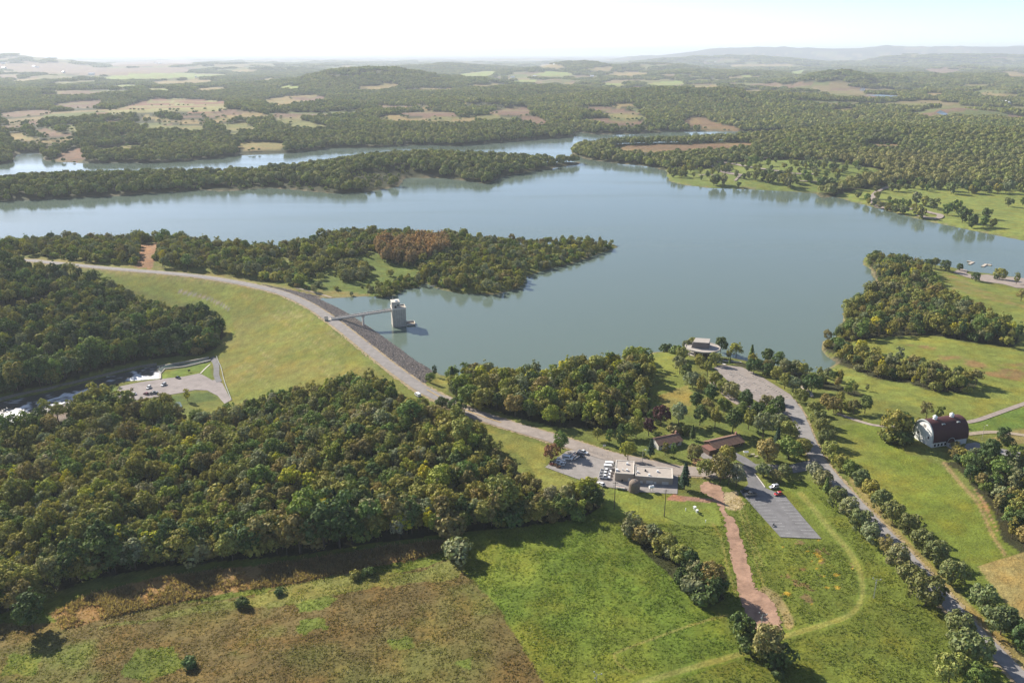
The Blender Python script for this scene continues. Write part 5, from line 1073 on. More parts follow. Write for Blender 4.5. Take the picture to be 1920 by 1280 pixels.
def mast(label, u, v, h):
    o = at(u, v); t = thing('weather_mast', label, 'mast', o); m = M_STEEL
    for k in range(3):
        a = 2 * math.pi * k / 3; MB().tube((0.28 * math.cos(a), 0.28 * math.sin(a), -0.3), (0.12 * math.cos(a), 0.12 * math.sin(a), h), 0.04, n=4).build('leg', m, t)
    b = MB()
    for k in range(int(h / 0.8)):
        for j in range(3):
            r = 0.28 - 0.16 * k * 0.8 / h; a0, a1 = 2 * math.pi * j / 3, 2 * math.pi * (j + 1) / 3; b.tube((r * math.cos(a0), r * math.sin(a0), k * 0.8), (r * math.cos(a1), r * math.sin(a1), k * 0.8 + 0.75), 0.022, n=3, cap=False)
    b.build('lattice', m, t)
    for k in range(3):
        a = k * 2.1; MB().tube((0, 0, h - 0.6 - 0.3 * k), (1.5 * math.cos(a), 1.5 * math.sin(a), h - 0.4 - 0.3 * k), 0.035, n=4).box(1.5 * math.cos(a) - 0.18, 1.5 * math.cos(a) + 0.18, 1.5 * math.sin(a) - 0.18, 1.5 * math.sin(a) + 0.18, h - 0.45 - 0.3 * k, h - 0.1 - 0.3 * k).build('sensor_arm', m, t)
mast('slim grey lattice mast in the grass right of the mown track', 1638, 1121, 8.5)
mast('slim grey mast at the lower end of the red dirt strip', 1427, 1176, 6.0)
mast('slim grey mast in the green meadow at the bottom edge', 1118, 1292, 6.5)

def tank():
    o = at(1189, 920); t = thing('round_tank', 'brown domed round tank or bin standing below the maintenance building', 'tank', o)
    m = mat('brown_tank', (0.20, 0.155, 0.12), 0.85, noise=0.2, scale=1.5); n = 20
    rings = [(2.6, 0), (2.6, 3.6), (2.45, 4.5), (1.9, 5.2), (1.0, 5.6), (0.3, 5.7)]; v = []; f = []
    for r, z in rings: v += [(r * math.cos(2 * math.pi * k / n), r * math.sin(2 * math.pi * k / n), z) for k in range(n)]
    for k in range(len(rings) - 1): f += [(k * n + i, k * n + (i + 1) % n, (k + 1) * n + (i + 1) % n, (k + 1) * n + i) for i in range(n)]
    f.append(tuple(range((len(rings) - 1) * n, len(rings) * n))); MB().add(v, f).build('shell', m, t, True)
    for z in (1.2, 2.4, 3.58): MB().prism([(2.64 * math.cos(2 * math.pi * k / n), 2.64 * math.sin(2 * math.pi * k / n)) for k in range(n)], z - 0.06, z + 0.06).build('hoop', mat('hoop', (0.15, 0.12, 0.1), 0.8), t)
    MB().tube((0, 0, 5.6), (0, 0, 6.0), 0.35, n=8).build('cap', M_RAIL, t)
tank()
def gas_tank():
    o = at(1221, 921); t = thing('fuel_tank', 'small white fuel tank on a stand beside the brown tank', 'tank', o, 0.3)
    MB().tube((-1.1, 0, 2.4), (1.1, 0, 2.4), 0.75, n=14).build('drum', M_WHITE, t)
    for x in (-0.7, 0.7):
        for y in (-0.5, 0.5): MB().tube((x, y, -0.3), (x * 0.9, y * 0.6, 2.0), 0.07, n=5).build('leg', M_RAIL, t)
    MB().tube((0, 0, 3.1), (0, 0, 3.45), 0.12, n=6).build('filler_cap', M_RAIL, t)
gas_tank()
def picnic_table(label, u, v, rz, m):
    o = at(u, v); t = thing('picnic_table', label, 'picnic table', o, rz)
    for k in range(4): MB().box(-1.0, 1.0, -0.4 + k * 0.2, -0.22 + k * 0.2, 0.72, 0.78).build('table_plank', m, t)
    for y in (-0.8, 0.62): MB().box(-1.0, 1.0, y, y + 0.22, 0.42, 0.47).build('bench', m, t)
    for x in (-0.75, 0.75): MB().tube((x, -0.7, 0), (x, 0.0, 0.72), 0.05, n=4).tube((x, 0.7, 0), (x, 0.0, 0.72), 0.05, n=4).box(x - 0.04, x + 0.04, -0.8, 0.8, 0.34, 0.419).build('leg_frame', m, t)
MPT = mat('pale_table_boards', (0.55, 0.49, 0.40), 0.8)
picnic_table('pale picnic table on the lawn right of the dark brown house', 1411, 853, 0.1, MPT); picnic_table('weathered picnic table near the red shrub on the house lawn', 1418, 857, 0.5, mat('old_boards', (0.42, 0.36, 0.27)))
def garden_shed():
    o = at(1398, 852); t = thing('garden_shelter', 'small white roofed garden shelter on the house lawn', 'shelter', o, 0.2)
    for x in (-0.9, 0.9):
        for y in (-0.7, 0.7): MB().tube((x, y, -0.1), (x, y, 1.6), 0.05, n=4).build('post', M_WHITE, t)
    MB().add([(-1.2, -1, 1.6), (1.2, -1, 1.6), (1.2, 1, 1.6), (-1.2, 1, 1.6), (-1.2, 0, 2.2), (1.2, 0, 2.2)], [(0, 1, 5, 4), (2, 3, 4, 5), (0, 4, 3), (1, 2, 5), (0, 3, 2, 1)]).build('roof', M_WHITE, t)
garden_shed()
# white gauges on the lawn beside the dirt strip
def gauge(label, u, v, h, s):
    o = at(u, v); t = thing('instrument_box', label, 'instrument', o, 0.6)
    for x in (-0.35, 0.35):
        for y in (-0.35, 0.35): MB().tube((x * s, y * s, -0.1), (x * s * 0.8, y * s * 0.8, h - 0.9), 0.05, n=4).build('leg', M_WHITE, t)
    b = MB().box(-0.5 * s, 0.5 * s, -0.45 * s, 0.45 * s, h - 0.9, h).build('louvred_box', M_WHITE, t); MB().box(-0.6 * s, 0.6 * s, -0.55 * s, 0.55 * s, h, h + 0.12).build('roof', M_WHITE, t)
    for k in range(4): MB().box(-0.5 * s, 0.5 * s, -0.45 * s - 0.04, -0.45 * s - 0.003, h - 0.8 + k * 0.2, h - 0.7 + k * 0.2).build('slat', M_CONC_L, b)
gauge('larger white instrument box on legs on the lawn beside the dirt strip', 1302, 957, 2.0, 1.05); gauge('smaller white instrument box just right of the larger one', 1306.5, 962, 1.7, 0.9)
for lab, u, v in (('small white marker post on the lawn nearest the instrument boxes', 1285.5, 957), ('small white marker post at the edge of the tall grass', 1323, 979)):
    o = at(u, v); t = thing('marker_post', lab, 'post', o); MB().tube((0, 0, -0.2), (0, 0, 1.1), 0.16, 0.12, 8).build('post', M_WHITE, t); MB().tube((0, 0, 1.1), (0, 0, 1.25), 0.2, n=8).build('cap', M_WHITE, t)
def sign(label, u, v, h, w, c=M_WHITE):
    o = at(u, v); t = thing('roadside_sign', label, 'sign', o, 0.2)
    for x in (-w * 0.35, w * 0.35): MB().tube((x, 0, -0.2), (x, 0, h), 0.05, n=4).build('post', M_POLE, t)
    MB().box(-w / 2, w / 2, -0.09, -0.052, h * 0.45, h).build('board', c, t)
sign('white roadside sign on the verge of the main road', 1133, 839, 1.8, 1.6); sign('tall dark board sign at the left end of the riverside car park', 221, 727, 3.2, 1.6, M_POLE); sign('small dark information board on the outlet lawn', 355, 698, 2.2, 1.8, M_POLE)
# people-free small craft: two pale boats in the cove and two floating docks at the launch
def rowboat(label, u, v, L, rz):
    p = flat_at(u, v, 0.0); t = thing('rowboat', label, 'boat', (float(p[0]), float(p[1]), 0), rz); v_ = []; f = []
    st = [(-0.5, 0.75), (-0.3, 0.95), (0.1, 1.0), (0.35, 0.7), (0.5, 0.05)]
    for x, w in st:
        for y, z in ((-1, 0.55), (-0.8, -0.15), (0.8, -0.15), (1, 0.55), (0.8, 0.5), (0.65, 0.02), (-0.65, 0.02), (-0.8, 0.5)): v_.append((x * L, y * w * 0.85, z + (0.25 if x > 0.3 else 0)))
    for k in range(len(st) - 1):
        for i in range(8): f.append((8 * k + i, 8 * k + (i + 1) % 8, 8 * k + 8 + (i + 1) % 8, 8 * k + 8 + i))
    f += [tuple(range(8)), tuple(range(8 * len(st) - 1, 8 * len(st) - 9, -1))]
    MB().add(v_, f).build('hull', mat('pale_boat', (0.48, 0.46, 0.42), 0.6), t)
    for x in (-0.25, 0.1): MB().box(x * L - 0.15, x * L + 0.15, -0.66, 0.66, 0.3, 0.36).build('thwart', mat('old_boards', (0.42, 0.36, 0.27)), t)
rowboat('pale rowing boat lying under the wooded bank of the cove, left one', 811, 537, 6.0, 0.1); rowboat('pale rowing boat lying under the wooded bank of the cove, right one', 825, 541, 5.0, 0.15)
def launch_dock(label, parts, ):
    P = [flat_at(u, v, 0.0) for u, v in parts]; b = P[0]; t = thing('floating_dock', label, 'dock', (float(b[0]), float(b[1]), 0))
    for i in range(len(P) - 1):
        a, c = Vector(P[i] - b), Vector(P[i + 1] - b); d = (c - a).normalized(); n = Vector((-d.y, d.x)) * 1.3; m = MB()
        a2 = a + d * (0.0 if i == 0 else 1.32)
        v = [(*(a2 - n), 0.1), (*(c - n), 0.1), (*(c + n), 0.1), (*(a2 + n), 0.1), (*(a2 - n), 0.75), (*(c - n), 0.75), (*(c + n), 0.75), (*(a2 + n), 0.75)]
        m.add(v, [(0, 3, 2, 1), (4, 5, 6, 7), (0, 1, 5, 4), (1, 2, 6, 5), (2, 3, 7, 6), (3, 0, 4, 7)]).build('deck_section', mat('dock_boards', (0.50, 0.43, 0.35), 0.8, noise=0.1, scale=1), t)
        for k in (0.15, 0.85):
            q = a.lerp(c, k) + n * 1.08; MB().tube((q.x, q.y, -2), (q.x, q.y, 1.6), 0.12, n=6).build('pile', M_POLE, t)
launch_dock('bent floating dock at the boat launch, left one', [(1817, 496), (1825, 492), (1813, 490.5)]); launch_dock('bent floating dock at the boat launch, right one', [(1842, 500.5), (1849, 496), (1859, 498)])
# far farm buildings on the plain, a few pixels each
def farm(u, v, w, d, h, rf):
    o = at(u, v); t = thing('farm_building', 'tiny white farm building far off among the hazy fields', 'farm building', o, (u * 0.7) % 3, 'farm buildings on the far plain')
    MB().add([(-w, -d, -1), (w, -d, -1), (w, d, -1), (-w, d, -1), (-w, -d, h), (w, -d, h), (w, d, h), (-w, d, h), (-w, 0, h * 1.6), (w, 0, h * 1.6)], [(0, 1, 5, 4), (2, 3, 7, 6), (1, 2, 6, 9, 5), (3, 0, 4, 8, 7)]).build('wall', M_WHITE, t)
    MB().add([(-w - 1, -d - 1, h - 0.3), (w + 1, -d - 1, h - 0.3), (w + 1, 0, h * 1.65), (-w - 1, 0, h * 1.65), (w + 1, d + 1, h - 0.3), (-w - 1, d + 1, h - 0.3)], [(0, 1, 2, 3), (3, 2, 4, 5)]).build('roof', rf, t)
for i, (u, v, s) in enumerate([(6,120,1.4),(8,129,1.6),(64,126,1.2),(70,127,1),(119,137,1.2),(172,141,1.6),(228,112,1),(292,119,1.2),(300,120,1.4),(367,145,.9),(386,145,.9),(500,142,1),(926,118,1.4),(43,167,1),(63,169,.8),(840,140,1),(961,146,1),(1003,145,1),(1040,121,1),(1110,144,.9),(1132,152,.9),(1617,170,1),(1866,132,1),(1880,194,.9),(1888,196,.9),(1848,188,.8),(1340,118,1.1),(1455,128,1),(1330,127,1)]):
    farm(u, v, 16 * s, 9 * s, 8 * s, M_WHITE if i % 3 else mat('grey_tin', (0.5, 0.5, 0.5), 0.5))
# ------------------------------------------------------------------ trees
def cards(pos, nrm, size, aspect=0.8, g=rng):
    n = len(pos); nrm = nrm / (np.linalg.norm(nrm, axis=1)[:, None] + 1e-9)
    a = g.normal(size=(n, 3)); t = np.cross(nrm, a); t /= np.linalg.norm(t, axis=1)[:, None] + 1e-9; b = np.cross(nrm, t)
    s = (size if np.ndim(size) else np.full(n, size))[:, None]; t = t * s * 0.5; b = b * s * 0.5 * aspect; bend = nrm * s * 0.12
    v = np.stack([pos - t - b, pos + t - b + bend, pos + t + b, pos - t + b + bend], 1).reshape(-1, 3)
    f = np.arange(4 * n).reshape(n, 4)
    return v, f
def mesh_np(name, v, f, m, shade=None, mi=None, smooth_=False):
    me = bpy.data.meshes.new(name); me.from_pydata(v.tolist() if isinstance(v, np.ndarray) else v, [], f.tolist() if isinstance(f, np.ndarray) else f); me.update(); me.materials.append(m)
    if shade is not None:
        a = me.attributes.new('shade', 'FLOAT_COLOR', 'FACE'); c = np.ones((len(me.polygons), 4), np.float32); c[:, :3] = shade; a.data.foreach_set('color', c.ravel())
    if smooth_: me.polygons.foreach_set('use_smooth', np.ones(len(me.polygons), bool))
    return me
def shade_for(n, g, lobe=None, amp=0.30):
    s = g.uniform(1 - amp, 1 + amp, n)
    if lobe is not None: s *= lobe
    h = g.normal(0, 0.06, n)
    return np.stack([s * (1 + h), s, s * (1 - h * 0.5)], 1)
def broad_crown(name, seed, R, Hs, zc, n_lobe, n_leaf, leaf, lob=(1.1, 2.0), top_flat=0.0, hollow=0.55):
    g = np.random.default_rng(seed)
    d = g.normal(size=(n_lobe, 3)); d[:, 2] = d[:, 2] * 0.9 + 0.18; d /= np.linalg.norm(d, axis=1)[:, None]
    lr = g.uniform(*lob, n_lobe) * R / 4.6
    k = g.uniform(hollow, 1.0, n_lobe) ** 0.7
    # an irregular outline: the radius wanders with direction
    w = 1 + 0.16 * np.sin(2 * np.arctan2(d[:, 1], d[:, 0]) + seed) + 0.10 * np.sin(3 * np.arctan2(d[:, 1], d[:, 0]) + 2 * seed)
    c = d * np.array([R, R, Hs]) * (k * w)[:, None] - d * lr[:, None] * 0.7; c[:, 2] += zc
    li = g.choice(n_lobe, n_leaf, p=lr ** 2 / (lr ** 2).sum())
    dd = g.normal(size=(n_leaf, 3)); out = c[li] - np.array([0, 0, zc - 0.25 * Hs]); out /= np.linalg.norm(out, axis=1)[:, None] + 1e-9
    dd = dd / np.linalg.norm(dd, axis=1)[:, None] + 0.55 * out + np.array([0, 0, 0.15]); dd /= np.linalg.norm(dd, axis=1)[:, None]
    p = c[li] + dd * (lr[li] * g.uniform(0.7, 1.12, n_leaf))[:, None]
    v, f = cards(p, dd + 0.27 * g.normal(size=(n_leaf, 3)), g.uniform(0.7, 1.3, n_leaf) * leaf, 0.8, g)
    lt = g.uniform(0.84, 1.16, n_lobe)
    return mesh_np(name, v, f, M_FOL, shade_for(n_leaf, g, lt[li]))
def conifer_crown(name, seed, R, H, n_leaf, leaf):
    g = np.random.default_rng(seed); tiers = 9; v = []; f = []; P = []; Nn = []
    z = g.uniform(0.08, 1, n_leaf) ** 0.8; t = np.floor(z * tiers) / tiers; fr = z * tiers - np.floor(z * tiers)
    rad = R * (1 - t) ** 0.85 * (1 - 0.55 * fr) * g.uniform(0.45, 1.05, n_leaf); a = g.uniform(0, 2 * np.pi, n_leaf); rad *= 1 + 0.18 * np.sin(5 * a + 9 * t)
    P = np.stack([rad * np.cos(a), rad * np.sin(a), H * (0.06 + 0.94 * z)], 1); Nn = np.stack([np.cos(a), np.sin(a), np.full(n_leaf, 0.9)], 1) + 0.3 * g.normal(size=(n_leaf, 3))
    v, f = cards(P, Nn, g.uniform(0.7, 1.2, n_leaf) * leaf, 0.6, g)
    return mesh_np(name, v, f, M_FOL, shade_for(n_leaf, g))
def trunk_mesh(name, seed, h, r, limbs=5, spread=2.2, lz=(0.35, 0.8)):
    g = random.Random(seed); b = MB(); x, y = g.uniform(-.2, .2), g.uniform(-.2, .2)
    b.tube((0, 0, -0.6), (x * 0.5, y * 0.5, h * 0.4), r * 1.15, r * 0.8, 7, cap=False); b.tube((x * 0.5, y * 0.5, h * 0.4), (x, y, h * 0.9), r * 0.8, r * 0.25, 6, cap=False)
    for k in range(limbs):
        a = 6.283 * k / limbs + g.uniform(-.4, .4); z = h * g.uniform(*lz) * 0.7; b.tube((x * z / h, y * z / h, z), (spread * math.cos(a), spread * math.sin(a), z + spread * g.uniform(0.6, 1.2)), r * 0.4, r * 0.12, 5, cap=False)
    me = bpy.data.meshes.new(name); me.from_pydata(b.v, [], b.f); me.update(); me.materials.append(M_BARK); return me
TYPES = {}   # kind -> list of (crown mesh, trunk mesh, nominal height)
def reg(kind, *a): TYPES.setdefault(kind, []).append(a)
for i in range(4): reg('broad', broad_crown('broad_crown', 100 + i, 4.4, 4.6, 7.4, 58, 1500, 0.54, (0.75, 1.5)), trunk_mesh('trunk', i, 9, 0.24), 12.0)
for i in range(2): reg('tall', broad_crown('tall_crown', 200 + i, 3.2, 5.6, 8.2, 52, 1400, 0.52, (0.7, 1.4)), trunk_mesh('trunk', 20 + i, 11, 0.22, 5, 1.5), 14.0)
for i in range(3): reg('round', broad_crown('round_crown', 300 + i, 3.5, 3.5, 4.4, 42, 1500, 0.46, (1.0, 1.7), hollow=0.8), trunk_mesh('trunk', 40 + i, 5.5, 0.17, 5, 1.4), 8.0)
for i in range(2): reg('parkland', broad_crown('parkland_crown', 350 + i, 3.4, 3.8, 5.0, 20, 420, 0.95, (1.2, 2.0), hollow=0.75), trunk_mesh('trunk', 50 + i, 6, 0.2, 4, 1.4), 8.8)
for i in range(2): reg('thin', broad_crown('thin_crown', 400 + i, 3.8, 4.6, 6.6, 26, 700, 0.50, (0.8, 1.5)), trunk_mesh('trunk', 60 + i, 9, 0.2, 8, 2.4), 11.5)
for i in range(2): reg('conifer', conifer_crown('conifer_crown', 500 + i, 3.0, 12.0, 1300, 0.75), trunk_mesh('trunk', 80 + i, 8, 0.2, 0), 12.0)
for i in range(3): reg('shrub', broad_crown('shrub_crown', 600 + i, 2.3, 1.9, 1.5, 22, 700, 0.42, (1.2, 2.2)), trunk_mesh('stem', 90 + i, 1.6, 0.10, 5, 0.9, (0.1, 0.4)), 3.4)
PAL = {'olive': (0.255, 0.245, 0.056), 'green': (0.15, 0.205, 0.044), 'dark': (0.082, 0.122, 0.034), 'yellow': (0.44, 0.4, 0.03), 'grey': (0.235, 0.245, 0.115), 'brown': (0.245, 0.205, 0.07), 'conifer': (0.042, 0.082, 0.038), 'plum': (0.085, 0.036, 0.038), 'pale': (0.29, 0.285, 0.17), 'lime': (0.285, 0.305, 0.045), 'rust': (0.28, 0.13, 0.055), 'roadside': (0.17, 0.188, 0.064), 'flare_tint': (0.42, 0.27, 0.12)}
WORDS = {'olive': 'olive green', 'green': 'mid green', 'dark': 'dark green', 'yellow': 'bright yellow green', 'grey': 'grey green', 'brown': 'brownish', 'conifer': 'blackish green', 'plum': 'dark plum coloured', 'pale': 'pale silvery', 'lime': 'light green', 'rust': 'rusty red', 'flare_tint': 'tawny brown', 'roadside': 'dull green'}
FORM = {'broad': 'broad crowned tree', 'tall': 'tall narrow tree', 'round': 'round tree', 'thin': 'thin leaved tree', 'conifer': 'conifer', 'shrub': 'shrub', 'parkland': 'round tree'}
def tint_of(c, g=random, amp=0.16):
    b = PAL[c]; k = 1 + g.uniform(-amp, amp); h = g.uniform(-0.10, 0.10)
    return (b[0] * k * (1 + h), b[1] * k, b[2] * k * (1 - h))
CROWN_SRC = {}   # (kind, variant) -> crown object, trunk object of a tree that stands in the scene
def plant(x, y, kind, h, colour, name, label, cat, group=None, wide=1.0, var=None, z=None):
    v = random.randrange(len(TYPES[kind])) if var is None else var
    cm, tm, H = TYPES[kind][v]; s = h / H; z = float(hgt(x, y)) if z is None else z
    t = thing(name, label, cat, (x, y, z - 0.1), random.uniform(0, 6.28), group); t.scale = (s * wide, s * wide, s)
    c = bpy.data.objects.new('crown', cm); COL.objects.link(c); c.parent = t; c['tint'] = tint_of(colour)
    k = bpy.data.objects.new('trunk', tm); COL.objects.link(k); k.parent = t
    CROWN_SRC.setdefault((kind, v), (c, k))
    return t
def plant_px(u, v, *a, **k):
    p = at(u, v); return plant(p.x, p.y, *a, **k)
ORD = ['first', 'second', 'third', 'fourth', 'fifth', 'sixth', 'seventh', 'eighth', 'ninth', 'tenth', 'eleventh', 'twelfth', 'thirteenth', 'fourteenth', 'fifteenth', 'sixteenth', 'seventeenth', 'eighteenth', 'nineteenth', 'twentieth'] 
def nth(i):
    if i < 20: return ORD[i]
    n = i + 1; return '%d%s' % (n, 'st' if n % 10 == 1 and n % 100 != 11 else 'nd' if n % 10 == 2 and n % 100 != 12 else 'rd' if n % 10 == 3 and n % 100 != 13 else 'th')

# the two rows along the drive
LROW = [(1526,775,7.5,'olive'),(1535,797,8.5,'roadside')]
R7 = lambda x, y: (1100 + x / 2.3415, 900 + y / 2.3415)
left = [(1478,860,9,'roadside'),(1502,852,7.5,'olive'),(1480,828,9.5,'dark'),(1527,897,7.5,'pale'),(1541,915,8.0,'grey'),(1548,925,7.5,'green'),(1568,949,8.6,'roadside'),(1590,970,8.6,'grey'),(1611,996,9.2,'roadside'),(1630,1016,8,'grey'),(1656,1042,9.3,'brown'),(1680,1066,9.5,'grey'),(1706,1100,9.2,'roadside'),(1735,1135,11.5,'roadside'),(1793,1200,10,'roadside'),(1815,1243,11.5,'roadside'),(1778,1278,10,'olive'),(1826,1296,9,'green')]
for i, (u, v, h, c) in enumerate(left[3:]):
    plant_px(u, v, 'conifer' if i == 2 else ('thin' if c == 'brown' else 'round'), h * 1.12, c, 'roadside_tree', '%s %s, %s down the left verge of the drive' % (WORDS[c], 'conifer' if i == 2 else 'round tree', nth(i)), 'tree', 'trees lining the drive', wide=1.08)
right = [(1526,777,7.2,'olive'),(1535,797,8.0,'roadside'),(1542,814,8.5,'roadside'),(1548,836,8.8,'roadside'),(1556,861,8.8,'olive'),(1575,880,7.5,'olive'),(1592,893,7.5,'green'),(1611,913,8.3,'roadside'),(1631,933,8.2,'olive'),(1651,955,8.6,'roadside'),(1673,980,9.2,'roadside'),(1703,1004,9.2,'roadside'),(1728,1033,9.0,'roadside'),(1752,1057,9.2,'roadside'),(1783,1096,9.5,'roadside'),(1841,1148,10,'roadside'),(1876,1189,10.3,'roadside'),(1925,1220,10.5,'dark'),(1563,774,8.6,'brown')]
for i, (u, v, h, c) in enumerate(right):
    plant_px(u, v, 'round', h * 1.12, c, 'roadside_tree', '%s round tree, %s down the right verge of the drive' % (WORDS[c], nth(i)), 'tree', 'trees lining the drive', wide=1.06)

